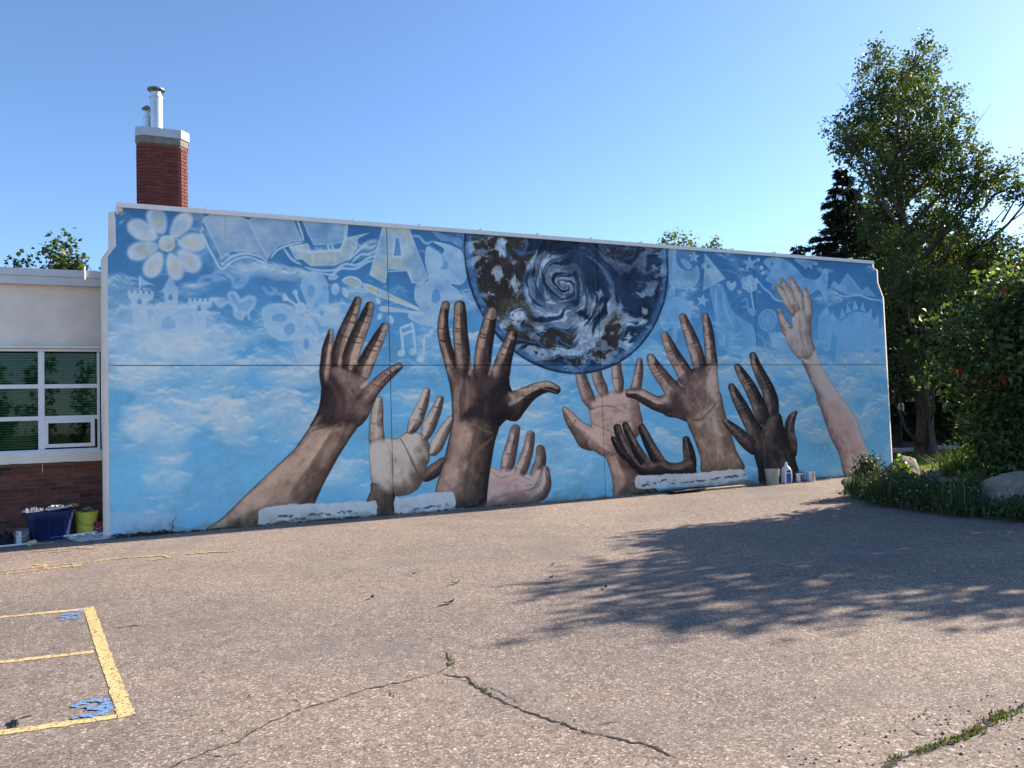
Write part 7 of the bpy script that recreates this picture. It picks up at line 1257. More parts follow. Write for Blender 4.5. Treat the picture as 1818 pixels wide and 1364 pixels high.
# hazier leafy trees filling the gaps behind
def blob_tree(name,x,y,h,r,label,seed,m=M_LEAFD,per=9,leaf=.24,n=12,low=.25,group=None,cat='tree'):
    rnd=random.Random(seed); cl=[]
    for k in range(n):
        f=(k+.5)/n; zz=h*(low+(1-low)*f)-.5; rr=r*math.sin(math.pi*min(.97,.22+.72*f))**.8; a=rnd.uniform(0,6.28); q=rr*rnd.uniform(.25,.8)
        cl.append((x+q*math.cos(a),y+q*math.sin(a),zz,r*rnd.uniform(.36,.52),h*rnd.uniform(.07,.11)+.2))
    return tree(name,(x,y,0),[(x,y,0),(x+.1,y,h*.3),(x-.1,y+.1,h*.6),(x,y,h*.92)],cl,.025*h,m,M_BARKD,label,cat,group,per,12,leaf,seed,.26,.45)
blob_tree('leafy_tree',25.5,9.0,9.7,2.2,'leafy tree tangled with the spruce behind the wall end',31,M_LEAFD,13,.2,14,.3)
blob_tree('leafy_tree',28.2,7.4,8.2,3.0,'broad dark leafy tree directly behind the tallest tree',32,M_LEAFD,10,.22,18,.15)
blob_tree('leafy_tree',31.5,4.0,7.4,3.2,'rounded leafy tree behind the berry bush near the right edge',33,M_LEAF,9,.22,16,.15)
blob_tree('leafy_tree',26.2,8.2,6.4,2.0,'dense low leafy tree between the tallest trunk and the wall end',34,M_LEAFD,18,.19,14,.32)
blob_tree('leafy_tree',33.0,11.0,7.5,3.5,'shadowed tree far behind the signpost',35,M_LEAFD,8,.26,16,.08)
blob_tree('leafy_tree',35.5,2.4,6.6,3.2,'low bright leafy tree farthest right behind the berry bush',38,M_LEAF,8,.24,14,.12)
blob_tree('leafy_tree',27.5,23.7,11.9,1.9,'small leafy treetop peeking over the wall right of the globe',36,M_LEAF,9,.2,12,.5)
blob_tree('leafy_tree',29.4,23.2,11.3,1.5,'thin leafy treetop right beside the one peeking over the wall',39,M_LEAF,9,.2,9,.5)
blob_tree('leafy_tree',-3.5,24.3,9.6,1.5,'green treetop rising above the annex roof beside the wall',37,M_LEAF,12,.2,13,.5)
blob_tree('leafy_tree',-5.3,24.0,8.75,1.4,'lower treetop left of the taller one above the annex roof',40,M_LEAF,11,.2,9,.5)
blob_tree('leafy_tree',-6.9,24.6,8.7,1.3,'leftmost treetop showing above the grey annex fascia',41,M_LEAF,11,.2,9,.5)
# dark hedge across the road
def mass(name,x0,x1,y0,y1,h,n,seed,m,leaf=.3):
    rs=np.random.RandomState(seed); P=np.stack([rs.uniform(0,1,n),rs.uniform(-1,1,n),rs.uniform(0,1,n)],1)
    top=h*(.72+.3*np.sin(P[:,0]*17)+.16*np.sin(P[:,0]*41+1)); X=x0+(x1-x0)*P[:,0]; Y=y0+(y1-y0)*P[:,0]+P[:,1]*.9; Z=P[:,2]**.8*top
    V,Q=kites(np.stack([X,Y,Z],1),rdir(rs,n),rdir(rs,n),leaf,.5,seed); o=raw_mesh(name,V,Q,m,None,np.clip(rs.normal(.4,.25,n),0,1)); o['kind']='stuff'; return o
mass('hedge_foliage',22,64,15.5,11.8,6.0,26000,51,M_LEAFD,.34)
# garden fence in the dark under the trees
fe=empty('picket_fence',(28.5,13.6,0),label='dark board fence half hidden in shade beyond the road',cat='fence')
M_FEN=simple('weathered fence board',(.09,.085,.08),.9,.3,4)
fm=MB().box((0,0,.85),(.14,.025,1.7)).build('board',M_FEN,fe); fm.location=(-6,0,0)
for k in range(1,60): put('board',fm.data,fe,(-6+k*.2,-.02*k*.2*5*.1,0))
MB().box((0,.05,.5),(12.4,.05,.09)).build('rail',M_FEN,fe); MB().box((0,.05,1.3),(12.4,.05,.09)).build('rail',M_FEN,fe)
# trees out of frame to the right : their shade lies on the yard
SH=[(15.3,-5.9,5.05,1.0,.7),(15.1,-7.2,5.15,1.0,.7),(15.9,-8.6,4.2,1.1,.8),(15.6,-7.9,4.5,1.0,.7),(17.2,-9.0,4.0,1.1,.8),(15.9,-5.4,4.2,1.0,.8),(16.9,-6.7,4.6,1.2,.9),(14.9,-6.6,3.6,1.1,.8),(15.8,-8.4,2.8,1.0,.8),(15.2,-5.2,2.9,1.0,.8),(16.4,-5.0,2.4,1.1,.8),(16.8,-8.0,2.8,1.1,.9),(15.4,-6.6,2.2,1.2,.9),(14.6,-7.6,2.6,1.0,.8)]
tree('crab_apple_tree',(16.0,-6.8,.2),[(16.0,-6.8,.2),(16.0,-6.7,1.4),(15.9,-6.8,2.6),(15.9,-6.9,3.9)],SH,.2,M_LEAFD,M_BARKD,'bushy planter tree whose shade falls across the yard','tree',None,21,14,.15,61,.2)
# ------------------------------------------------------------------ planter : bushes, boulders, weeds
ELD=[(12.45, -4.57, 2.68, 0.61, 0.59), (13.09, -4.97, 3.15, 0.68, 0.51), (13.65, -5.53, 3.39, 0.75, 0.55), (12.69, -5.13, 2.28, 0.68, 0.59), (13.41, -5.29, 2.52, 0.75, 0.68), (13.25, -4.41, 1.97, 0.68, 0.59), (12.21, -4.41, 1.97, 0.45, 0.42), (12.85, -5.29, 1.57, 0.68, 0.51), (13.97, -4.89, 2.83, 0.68, 0.59), (13.57, -6.01, 2.83, 0.61, 0.59), (13.33, -6.01, 2.04, 0.68, 0.59), (13.97, -4.41, 3.62, 0.68, 0.42), (13.01, -4.65, 1.26, 0.68, 0.51)]
eld=tree('elder_bush',(13.25,-5.05,.2),[(13.25,-5.05,.2),(13.25,-5.05,.9),(13.3,-5.1,1.9),(13.35,-5.1,2.9)],ELD,.12,M_LEAFB,M_BARKD,'large dark elder bush with red berry clusters at the right edge','bush',None,84,16,.11,71,.17,.32)
rs=np.random.RandomState(5); M_BERRY=simple('red berries',(.36,.03,.03),.4,.3,40)
for k in range(26):
    c=ELD[rs.randint(len(ELD))]; d=rs.normal(size=3); d[1]=-abs(d[1]); d[0]-=.4; d/=np.linalg.norm(d); p=np.array(c[:3])+d*np.array([c[3],c[3],c[4]])*rs.uniform(.85,1.12)-np.array([13.25,-5.05,.2])
    b=MB(); 
    for q in range(16):
        o_=rs.normal(size=3)*np.array([.055,.055,.045]); r=.017; V=[(0,0,r),(r,0,0),(0,r,0),(-r,0,0),(0,-r,0),(0,0,-r)]
        b.add([(v[0]+p[0]+o_[0],v[1]+p[1]+o_[1],v[2]+p[2]+o_[2]) for v in V],[(0,1,2),(0,2,3),(0,3,4),(0,4,1),(5,2,1),(5,3,2),(5,4,3),(5,1,4)])
    b.build('berry_cluster',M_BERRY,eld)['kind']='stuff'
def bush(name,x,y,h,r,label,seed,m,leaf=.09,per=160,tl=12,asp=.35,n=8,spread=.09,group=None,cat='bush'):
    rnd=random.Random(seed); cl=[]
    for k in range(n):
        a=rnd.uniform(0,6.28); q=r*rnd.uniform(0,.7); cl.append((x+q*math.cos(a),y+q*math.sin(a),.12+h*rnd.uniform(.3,.8),r*.42,h*.26))
    root=empty(name,(x,y,.08),label=label,cat=cat,group=group); o=Vector((x,y,.08)); cl=[(c[0]-o.x,c[1]-o.y,c[2]-o.z,c[3],c[4]) for c in cl]
    b=MB()
    for c in cl:
        for k in range(3): b.tube([(rnd.uniform(-.05,.05),rnd.uniform(-.05,.05),-.1),(c[0]*.4,c[1]*.4,c[2]*.5),(c[0]+rnd.uniform(-.1,.1),c[1]+rnd.uniform(-.1,.1),c[2]+c[4]*rnd.uniform(0,.9))],[.014,.010,.004],4,False)
    V,Q,T,tw=crown(cl,per,tl,leaf,seed,spread,asp,.1); b.build('stems',M_BARKD,root); raw_mesh('foliage',V,Q,m,root,T); return root
bush('dark_bush',13.95,-4.15,1.9,.9,'rounded dark green bush below the berry bush behind the boulders',81,M_LEAFB,.10,110,14,.35,11,.11)
bush('dark_bush',12.7,-5.1,1.25,.75,'low dark bush behind the large sloping boulder',82,M_LEAFB,.10,110,14,.35,10,.11)
bush('dark_bush',16.0,-2.5,1.9,.75,'shaded bush between the flat slab and the lawn',83,M_LEAFB,.10,100,14,.35,10,.11)
bush('sage_bush',11.35,-3.12,.74,.33,'grey green upright bush at the planter corner in front of the mural',84,M_SAGE,.065,520,16,.28,9,.055)
bush('flowering_weed',11.75,-3.15,.46,.30,'pale tipped weed clump next to the sage bush',85,M_SAGE,.06,520,14,.3,7,.06,'weeds along the planter edge','weed')
bush('flowering_weed',11.2,-3.75,.44,.32,'silvery weed clump at the front of the planter below the pale boulder',86,M_SAGE,.06,560,14,.3,7,.06,'weeds along the planter edge','weed')
bush('flowering_weed',10.95,-4.3,.42,.32,'grey weed clump in the middle of the planter edge',87,M_SAGE,.06,560,14,.3,7,.06,'weeds along the planter edge','weed')
bush('flowering_weed',10.78,-4.9,.40,.30,'dull green weed clump left of the large sloping boulder',88,M_SAGE,.06,560,14,.3,7,.06,'weeds along the planter edge','weed')
bush('flowering_weed',10.75,-5.5,.44,.32,'green weed clump in front of the large sloping boulder at the right edge',89,M_LEAFB,.07,420,14,.3,7,.06,'weeds along the planter edge','weed')
bush('leafy_weed',11.95,-3.45,.56,.17,'bright yellow green plant against the pale boulder',90,M_LEAFY,.075,900,9,.36,6,.06,None,'plant')
bush('leafy_weed',11.6,-5.0,.42,.25,'small green plant between the slab and the large boulder',94,M_LEAFB,.09,300,9,.42,5,.07,None,'plant')
M_PETAL=simple('pale petals',(.42,.41,.34),.7,.2,30)
def florets(name,P,n,h,seed):
    rs=np.random.RandomState(seed); q=along(P,n,.18,.0); q[:,2]=h*rs.uniform(.5,1.15,n); V,Q=kites(np.repeat(q,3,0)+rs.normal(size=(n*3,3))*.012,rdir(rs,n*3)+np.array([0,0,.6]),rdir(rs,n*3),.02,.5,seed); o=raw_mesh(name,V,Q,M_PETAL,None,np.zeros(len(Q))); o['kind']='stuff'
def rock(name,c,d,rz,label,seed,m,tilt=0,flat=.75):
    rs=random.Random(seed); b=bmesh.new(); bmesh.ops.create_icosphere(b,subdivisions=4,radius=1)
    pl=[(Vector((rs.uniform(-1,1),rs.uniform(-1,1),rs.uniform(-.3,1))).normalized(),rs.uniform(.52,.86)) for _ in range(13)]+[(Vector((rs.uniform(-.15,.15),rs.uniform(-.15,.15),1)).normalized(),flat)]
    from mathutils import noise
    for v in b.verts:
        for n_,k in pl:
            e=v.co.dot(n_)
            if e>k: v.co-=n_*(e-k)*.93
        v.co+=v.co.normalized()*(noise.noise(v.co*2.3+Vector((seed,0,0)))*.07+noise.noise(v.co*7)*.022)
        v.co=Vector((v.co.x*d[0]/2,v.co.y*d[1]/2,v.co.z*d[2]/2))
    me=bpy.data.meshes.new(name); b.to_mesh(me); b.free(); me.polygons.foreach_set('use_smooth',[True]*len(me.polygons)); me.set_sharp_from_angle(angle=R_(28))
    o=bpy.data.objects.new(name,me); COL.objects.link(o); me.materials.append(m); o.location=c; o.rotation_euler=(0,tilt,rz); tag(o,label,'boulder','boulders in the planter'); return o
def stone_mat():
    t=NT('sandstone'); f=t.noise(2.2,7,.65); c=t.ramp(f,[(.28,(.15,.12,.095)),(.5,(.25,.205,.16)),(.75,(.36,.30,.245))]); g=t.noise(14,4,.6); c=t.mix(1.0,c,t.ramp(g,[(.3,.8),(.7,1.15)]),'MULTIPLY'); t.col(c); t.rough(.92); t.bump(t.mix(.5,t.noise(9,6,.65),g),.6,.03); return t.m
M_STONE=stone_mat()
rock('boulder',(12.75,-2.75,.34),(1.05,.75,.78),.4,'pale rounded boulder behind the yellow green plant, left end of the planter',1,M_STONE,.22)
rock('boulder',(12.35,-3.75,.24),(.6,.5,.5),1.1,'small stone between the pale rounded boulder and the flat slab',2,M_STONE,.1)
rock('boulder',(11.75,-4.45,.26),(1.0,.65,.44),-.9,'low flat slab in the middle of the planter',3,M_STONE,-.05,.6)
rock('boulder',(11.35,-6.0,.30),(1.1,1.3,.86),.5,'large sloping boulder at the right edge',4,M_STONE,-.25,.62)
rock('boulder',(11.5,-5.15,.18),(.40,.40,.40),.2,'chunky stone wedged between the slab and the large boulder',6,M_STONE,.3)
rock('boulder',(13.6,-2.4,.16),(.7,.5,.42),2.0,'rough stone half hidden behind the pale rounded boulder',7,M_STONE,.0)
for i,(x,y,s) in enumerate(((25.6,7.4,.5),(26.6,7.3,.8),(27.9,7.1,.5),(24.5,7.5,.4))):
    r=rock('boulder',(x+1.2,y+6.4,.18*s),(s*1.2,s*.8,s*.75),i*.8,('pale stone','long white stone','small bleached stone','squat whitish stone')[i]+' on the far verge behind the tallest trunk',20+i,M_CONC,.1); r['group']='pale stones beyond the road'
def blades(name,pts,h,n,seed,m,spread=.12,wd=.006,kind='stuff'):
    rs=np.random.RandomState(seed); V=[];Q=[];T=[]
    P=np.array(pts)[rs.randint(len(pts),size=n)]; off=rs.normal(size=(n,2))*spread; a=rs.uniform(0,6.28,n); hh=h*rs.uniform(.4,1.15,n); ln=rs.uniform(.1,.7,n)
    bx=P[:,0]+off[:,0]; by=P[:,1]+off[:,1]; bz=P[:,2] if P.shape[1]>2 else np.zeros(n)
    c,s=np.cos(a),np.sin(a); w_=wd*rs.uniform(.7,1.4,n)
    B0=np.stack([bx-s*w_,by+c*w_,bz-.02],1);B1=np.stack([bx+s*w_,by-c*w_,bz-.02],1)
    mx=bx+c*hh*ln*.35;my=by+s*hh*ln*.35; M0=np.stack([mx-s*w_*.8,my+c*w_*.8,bz+hh*.6],1);M1=np.stack([mx+s*w_*.8,my-c*w_*.8,bz+hh*.6],1)
    tx=bx+c*hh*ln;ty=by+s*hh*ln; E0=np.stack([tx-s*w_*.15,ty+c*w_*.15,bz+hh*(1-.25*ln)],1);E1=np.stack([tx+s*w_*.15,ty-c*w_*.15,bz+hh*(1-.25*ln)],1)
    V=np.stack([B0,B1,M0,M1,E0,E1],1).reshape(-1,3); k=np.arange(n)[:,None]*6; Q=np.concatenate([k+np.array([0,1,3,2]),k+np.array([2,3,5,4])],0); T=np.tile(np.clip(rs.normal(.45,.25,n),0,1),2)
    o=raw_mesh(name,V,Q,m,None,T); o['kind']=kind; return o
rs=np.random.RandomState(9)
def along(P,n,w=.1,z=.05):
    P=np.array(P,float); seg=rs.randint(len(P)-1,size=n); f=rs.uniform(0,1,n)[:,None]; q=P[seg]*(1-f)+P[seg+1]*f; q=q+rs.normal(size=q.shape)*w; return np.concatenate([q,np.full((n,1),z)],1)
EDGE=[(13.7,-.75),(13.1,-1.2),(12.2,-2.2),(11.5,-3.0),(11.05,-3.6),(10.75,-4.15),(10.6,-4.7),(10.5,-5.2),(10.48,-5.7),(10.5,-6.3),(10.6,-7.2)]
blades('edge_grass',along(EDGE[2:],170,.10),.17,2200,91,M_GRASSD,.05,.006)
florets('weed_flowers',EDGE[2:],120,.36,301)
def weed_mass(name,P,n,h,leaf,seed,m):
    rs=np.random.RandomState(seed); q=along(P,n,.16,.0); hh=h*(.35+.9*np.abs(np.sin(q[:,0]*5.1+q[:,1]*3.7))*rs.uniform(.3,1,n)); q[:,2]=.03+hh*rs.uniform(.1,1,n)**.8
    D=rdir(rs,n)*.8+np.array([0,0,.7]); V,Q=kites(q,D,rdir(rs,n)+np.array([0,0,.8]),leaf,.34,seed); o=raw_mesh(name,V,Q,m,None,np.clip(rs.normal(.45,.25,n),0,1)); o['kind']='stuff'
weed_mass('edge_weeds',EDGE[3:],2600,.22,.05,191,M_SAGE); weed_mass('edge_weeds',EDGE[4:],1300,.18,.06,192,M_LEAFB); weed_mass('edge_weeds',[(x+.35,y+.2) for x,y in EDGE[4:]],1500,.20,.06,193,M_GRASSD)
blades('wispy_grass',along(EDGE[3:],46,.16),.46,1500,194,M_GRASSD,.07,.005); blades('wispy_grass',along([(11.6,-3.4),(12.2,-3.9),(11.6,-4.8),(11.2,-5.6)],40,.25),.40,1500,195,M_GRASS,.08,.005)
blades('planter_weeds',np.concatenate([np.stack([rs.uniform(12.3,16.0,500),rs.uniform(-5.5,-2.7,500),np.full(500,.14)],1)]),.26,5000,92,M_GRASSD,.12,.007)
blades('tall_grass',[(13.0,-3.6,.15),(13.2,-3.8,.15),(12.8,-3.8,.15),(13.5,-3.4,.15)],.62,800,93,M_GRASS,.14,.006)
blades('lawn_grass',np.stack([rs.uniform(16.8,27,3000),rs.uniform(-.3,4.4,3000),np.zeros(3000)],1),.09,26000,95,M_GRASS,.2,.012)
M_MOSS=leafmat('crack moss',(.05,.05,.018),(.10,.11,.025),(.22,.30,.05),.3,.7)
blades('crack_grass',np.concatenate([along([(2.92,-10.54),(3.05,-10.51)],40,.012,0),along([(3.15,-10.52),(3.42,-10.51),(3.66,-10.48)],220,.014,0),along([(3.75,-10.46),(3.98,-10.42)],140,.020,0),along([(4.0,-10.42),(4.5,-10.38)],80,.012,0)]),.018,720,96,M_MOSS,.010,.0032)
blades('crack_grass',np.concatenate([along([(1.70,-8.55),(1.73,-8.85)],30,.008,0),along([(1.72,-8.25),(1.77,-8.0)],18,.012,0),along([(1.86,-9.37),(1.94,-9.58)],12,.006,0)]),.018,150,97,M_MOSS,.006,.0028)
blades('wall_weeds',np.concatenate([along([(8.6,-.03),(10.4,-.03)],40,.01,0),along([(.9,-.03),(3.4,-.03)],30,.01,0),along([(13.4,-.04),(15.5,-.04)],40,.02,0)]),.05,700,98,M_GRASS,.03,.004)
# signpost in the dark
sg=empty('sign_post',(24.2,6.4,0),label='small white sign on a dark pole between the wall and the thick trunk',cat='sign')
MB().tube([(0,0,0),(0,0,2.9)],.035,10).build('pole',simple('dark pole paint',(.03,.05,.08),.6,.2),sg)
sgp=MB().box((-.02,-.06,1.45),(.34,.012,.46)).build('sign_plate',simple('white sign face',(.80,.82,.78),.5,.04),sg,bevel=.004)
def flatring(cx,cz,r0,r1,y,n=28,a0=0,a1=6.2832):
    V=[];F=[]
    for k in range(n+1):
        a=a0+(a1-a0)*k/n
        for r in (r0,r1): V.append((cx+r*math.cos(a),y,cz+r*math.sin(a)))
    for k in range(n): F.append((2*k,2*k+1,2*k+3,2*k+2))
    return V,F
M_SGN=simple('sign green print',(.03,.22,.10),.5,.05); b=MB(); b.add(*flatring(-.02,1.52,.075,.105,-.07)); b.box((-.02,-.069,1.30),(.17,.004,.03)); b.add(*flatring(-.005,1.545,.014,.036,-.0705,16,-1.57,1.57)); b.box((-.035,-.0705,1.52),(.018,.003,.10)); b.build('sign_print',M_SGN,sgp)
# ------------------------------------------------------------------ paint gear left of the mural
M_TOTE=simple('blue tote plastic',(.008,.022,.10),.45,.12,4); M_BLACK=simple('black plastic',(.02,.02,.022),.5,.2); M_YBUCK=simple('yellow bucket plastic',(.62,.62,.10),.45,.08,5)
M_BAG=simple('grey plastic bag',(.17,.185,.22),.6,.15,9); M_CLOTH=simple('drop cloth',(.42,.45,.45),.9,.15,7,0,.3,30); M_WOODP=simple('pale wood',(.45,.32,.20),.8,.2,6)
def tote_shell(b,w,d,h,t=.01):
    lv=[(0,.86),(.62,.96),(.64,1.0),(h/.42*.42 if False else 1,1.04)]
    rings=[(.80,0),(.93,h*.70),(.97,h*.72),(1.0,h*.97),(1.06,h*.97),(1.06,h),(.98,h),(.93,h*.72),(.80,.02)]
    V=[];F=[]; base=[]
    for k in range(24):
        a=2*math.pi*k/24; ca,sa=math.cos(a),math.sin(a); e=5.0
        base.append((w/2*math.copysign(abs(ca)**(2/e),ca),d/2*math.copysign(abs(sa)**(2/e),sa)))
    for s_,z in rings: V+=[(x*s_,y*s_,z) for x,y in base]
    n=24
    for r in range(len(rings)-1):
        for k in range(n): F.append((r*n+k,r*n+(k+1)%n,(r+1)*n+(k+1)%n,(r+1)*n+k))
    F.append(tuple(range(n))[::-1]); F.append(tuple((len(rings)-1)*n+k for k in range(n)))
    b.add(V,F); return b
def crumple(name,c,w,d,h,m,label,cat,seed,parent=None,n=26,rz=0,group=None,edge=.35,freq=7):
    from mathutils import noise
    rs=random.Random(seed); V=[];F=[]
    for j in range(n):
        for i in range(n):
            u=i/(n-1)*2-1; v=j/(n-1)*2-1; r=max(abs(u),abs(v)); k=1-edge*.5*noise.noise(Vector((u*2+seed,v*2,0)))-.12*noise.noise(Vector((u*5,v*5,seed)))
            p=Vector((u*freq*.5+seed*3,v*freq*.5,0)); z=abs(noise.noise(p))*.9+abs(noise.noise(p*2.1))*.45
            V.append((u*w/2*k,v*d/2*k,h*z*(1-.75*r**3)+.006))
    for j in range(n-1):
        for i in range(n-1): F.append((j*n+i,j*n+i+1,(j+1)*n+i+1,(j+1)*n+i))
    o=MB().add(V,F).build(name,m,parent,smooth=False); o.data.polygons.foreach_set('use_smooth',[True]*len(o.data.polygons))
    mo=o.modifiers.new('thickness','SOLIDIFY'); mo.thickness=.004
    o.location=c; o.rotation_euler=(0,0,rz)
    if not parent: tag(o,label,cat,group)
    return o
tt=empty('storage_tote',(-1.52,.52,0),.06,label='navy blue storage tote piled with painting supplies against the brick base',cat='tote')
tote_shell(MB(),.62,.42,.42).build('body',M_TOTE,tt,smooth=True)
b=MB()
for x in (-.2,0,.2): b.box((x,-.197,.16),(.012,.012,.24))
b.build('rib',M_TOTE,tt)
for s in (-1,1): MB().tube([(s*.30,-.07,.40),(s*.345,-.07,.40),(s*.345,.07,.40),(s*.30,.07,.40)],.010,6).build('handle',M_TOTE,tt)
crumple('plastic_bag',(-1.72,.48,.415),.30,.26,.12,M_BAG,'crumpled grey plastic bag on the left of the blue tote','bag',3)
pt=empty('paint_tray',(-1.40,.45,.44),.1,label='white paint tray lying across the blue tote',cat='paint tray'); b=MB()
b.add([(-.17,-.13,.02),(.17,-.13,.05),(.17,.13,.05),(-.17,.13,.02),(-.13,-.10,-.005),(.13,-.10,.03),(.13,.10,.03),(-.13,.10,-.005)],[(0,1,5,4),(1,2,6,5),(2,3,7,6),(3,0,4,7),(4,5,6,7)]); o=b.build('tray_shell',simple('white tray plastic',(.72,.72,.74),.5,.08),pt); o.modifiers.new('t','SOLIDIFY').thickness=.008
for i,(x,y,h,c,nm,lb) in enumerate(((-1.46,.52,.10,(.05,.14,.10),'spray_can','dark green spray can lying in the blue tote'),(-1.33,.55,.11,(.30,.16,.06),'paint_brush_roll','brown rag roll on top of the blue tote'))):
    b=MB(); b.lathe([(0,0),(.033,0),(.033,.15),(.022,.165),(.022,.185),(0,.187)],16); o=b.build(nm,simple(nm+' paint',c,.5,.2),None,smooth=True); o.location=(x,y,.475); o.rotation_euler=(R_(88),0,.7+i*.9); tag(o,lb,'can' if i==0 else 'rag roll')
crumple('rag',(-1.33,.5,.46),.22,.18,.09,M_BLACK,'dark paint rag bunched on the right side of the blue tote','rag',8)
crumple('white_rag',(-1.44,.40,.47),.20,.14,.07,M_CLOTH,'white rag lying on the tote contents','rag',9)
# yellow bucket
yb=empty('yellow_bucket',(-1.05,.66,0),.3,label='yellow green plastic bucket with a wire handle beside the blue tote',cat='bucket')
b=MB(); b.lathe([(0,0),(.135,0),(.152,.29),(.158,.29),(.158,.305),(.153,.305),(.16,.345),(.166,.345),(.166,.36),(.150,.36),(.128,.02),(0,.02)],32); b.build('pail',M_YBUCK,yb,smooth=True)
b=MB(); b.tube([(.165*math.cos(a),.165*math.sin(a)-.02*math.sin((a-3.3)/2.8*math.pi),.33-.17*math.sin((a-3.3)/2.8*math.pi)) for a in [3.3+2.8*k/14 for k in range(15)]],.0035,6); b.build('wire_handle',M_BLACK,yb,smooth=True)
b=MB()
for x,z in ((-.1,.05),(-.06,.06),(-.09,.10)): b.box((x*1.3,-.138+abs(x)*.12,z+.02),(.05,.002,.012))
b.build('label_print',simple('grey print',(.2,.2,.15),.6),yb)
rl=empty('paint_roller',(-1.06,.68,.30),.5,label='used paint roller sticking out of the yellow bucket',cat='roller')
b=MB(); b.tube([(-.05,-.02,.09),(.06,.0,.10)],.034,14); b.build('roller_sleeve',simple('grey nap',(.2,.2,.2),.95,.3,60),rl,smooth=True)
MB().tube([(.06,0,.10),(.10,.0,.10),(.10,.01,.02),(.03,.02,-.02),(.02,.03,-.22)],.005,6).build('wire_frame',M_STEEL,rl)
# paint cans
def can(name,x,y,r,h,c,label,band=None,rz=0,bail=True):
    e=empty(name,(x,y,0),rz,label=label,cat='paint can'); b=MB(); b.lathe([(0,0),(r,0),(r,h*.97),(r*1.03,h*.975),(r*1.03,h),(r*.9,h),(r*.88,h*.97),(0,h*.97)],28); b.build('body',simple(name+' tin',c,.45,.12,5,.2),e,smooth=True)
    if band:
        V=[];F=[]
        for k in range(9):
            a=-2.2+band[0]*k/8; V+= [(r*1.006*math.cos(a),r*1.006*math.sin(a),h*.06),(r*1.006*math.cos(a),r*1.006*math.sin(a),h*.9)]
        for k in range(8): F.append((2*k,2*k+2,2*k+3,2*k+1))
        MB().add(V,F).build('paper_label',simple(name+' label',band[1],.6,.1),e)
        V,F=flatring(0,0,0,.014,0,14); MB().add([(x_-.35*r,-.952*r,z_+h*.74) for x_,y_,z_ in V],F).build('label_dot',M_BLACK,e)
    if bail: MB().tube([(r*1.03*math.cos(a),r*1.03*math.sin(a)-.01,h*.86-.07*math.sin((a-3.2)/2.9*math.pi)) for a in [3.2+2.9*k/10 for k in range(11)]],.0025,5).build('bail',M_STEEL,e)
    return e
can('paint_can',-1.83,.12,.095,.225,(.10,.115,.13),'grey paint can with a white label left of the blue tote',(.75,(.62,.62,.66)))
can('paint_can',-.88,.62,.082,.20,(.20,.03,.06),'dark red paint can tucked beside the wall end',None)
crumple('garbage_bag',(-2.10,.32,0),.5,.45,.30,simple('black refuse bag',(.010,.014,.03),.3,.2,6),'dark plastic bag at the left edge by the brick base','bag',14)
# pole rollers and cloths on the ground
pr=empty('roller_pole',(-1.72,-.10,0),label='white extension pole with a beige roller head lying at the left edge',cat='roller pole')
MB().tube([(-1.3,-.14,.02),(0,-.015,.035)],.013,8).build('pole',simple('white pole',(.72,.74,.78),.4,.1),pr,smooth=True)
b=MB(); b.tube([(.02,-.06,.04),(.07,.05,.04)],.036,16); b.build('roller_sleeve',simple('beige nap',(.58,.44,.30),.95,.2,60),pr,smooth=True)
MB().tube([(0,-.015,.035),(.04,.09,.03),(.07,.09,.035),(.072,.05,.04)],.005,6).build('wire_frame',M_STEEL,pr)
MB().tube([(.09,.06,.02),(.17,.10,.008),(.24,.07,.006),(.30,.12,.006)],.005,5).build('loose_strap',M_CLOTH,pr)
crumple('drop_cloth',(-.82,.06,0),.66,.42,.075,M_CLOTH,'crumpled white drop cloth on the asphalt in front of the yellow bucket','drop cloth',21,None,34,.25)
crumple('folded_cloth',(-.95,.33,0),.62,.26,.10,simple('folded canvas',(.55,.58,.58),.9,.12,7),'folded grey canvas lying behind the white drop cloth','drop cloth',22,None,26,.2)
bp=empty('blue_pole',(-.75,.18,.06),label='long blue painting pole with a white middle lying across the drop cloth',cat='pole'); M_BLUEP=simple('blue pole',(.02,.05,.32),.4,.1)
MB().tube([(-.72,-.17,.015),(-.55,-.145,.022)],.012,8).build('grip',M_BLUEP,bp,smooth=True); MB().tube([(-.55,-.145,.022),(-.12,-.07,.04)],.011,8).build('white_section',simple('white section',(.7,.72,.75),.4,.1),bp,smooth=True); MB().tube([(-.12,-.07,.04),(.62,.02,-.02)],.012,8).build('shaft',M_BLUEP,bp,smooth=True)
# dry debris along the foot of the wall
M_DEB=simple('dark dead debris',(.045,.04,.038),1,.4,20)
rs2=np.random.RandomState(77)
def debris(name,P,n,label,seed,w=.05,h=.05,cat='debris'):
    rs=np.random.RandomState(seed); b=MB(); P=np.array(P,float)
    for k in range(n):
        s_=rs.randint(len(P)-1); f=rs.uniform(); c=P[s_]*(1-f)+P[s_+1]*f; x,y=c+rs.normal(size=2)*w; a=rs.uniform(0,6.28); l=rs.uniform(.03,.10); z=rs.uniform(.004,h)
        b.tube([(x,y,z*.4),(x+math.cos(a)*l*.5,y+math.sin(a)*l*.25,z),(x+math.cos(a)*l,y+math.sin(a)*l*.5,z*.5)],rs.uniform(.003,.010),4)
    o=b.build(name,M_DEB); tag(o,label,cat); o['kind']='stuff'; return o
debris('leaf_litter',[(-.62,-.06),(-.2,-.07),(.12,-.06)],150,'',5,.035,.07); debris('leaf_litter',[(.0,-.05),(1.0,-.04),(3.4,-.04),(6.4,-.04)],120,'',6,.02,.03); debris('leaf_litter',[(8.5,-.06),(11.0,-.06)],120,'',7,.03,.05)
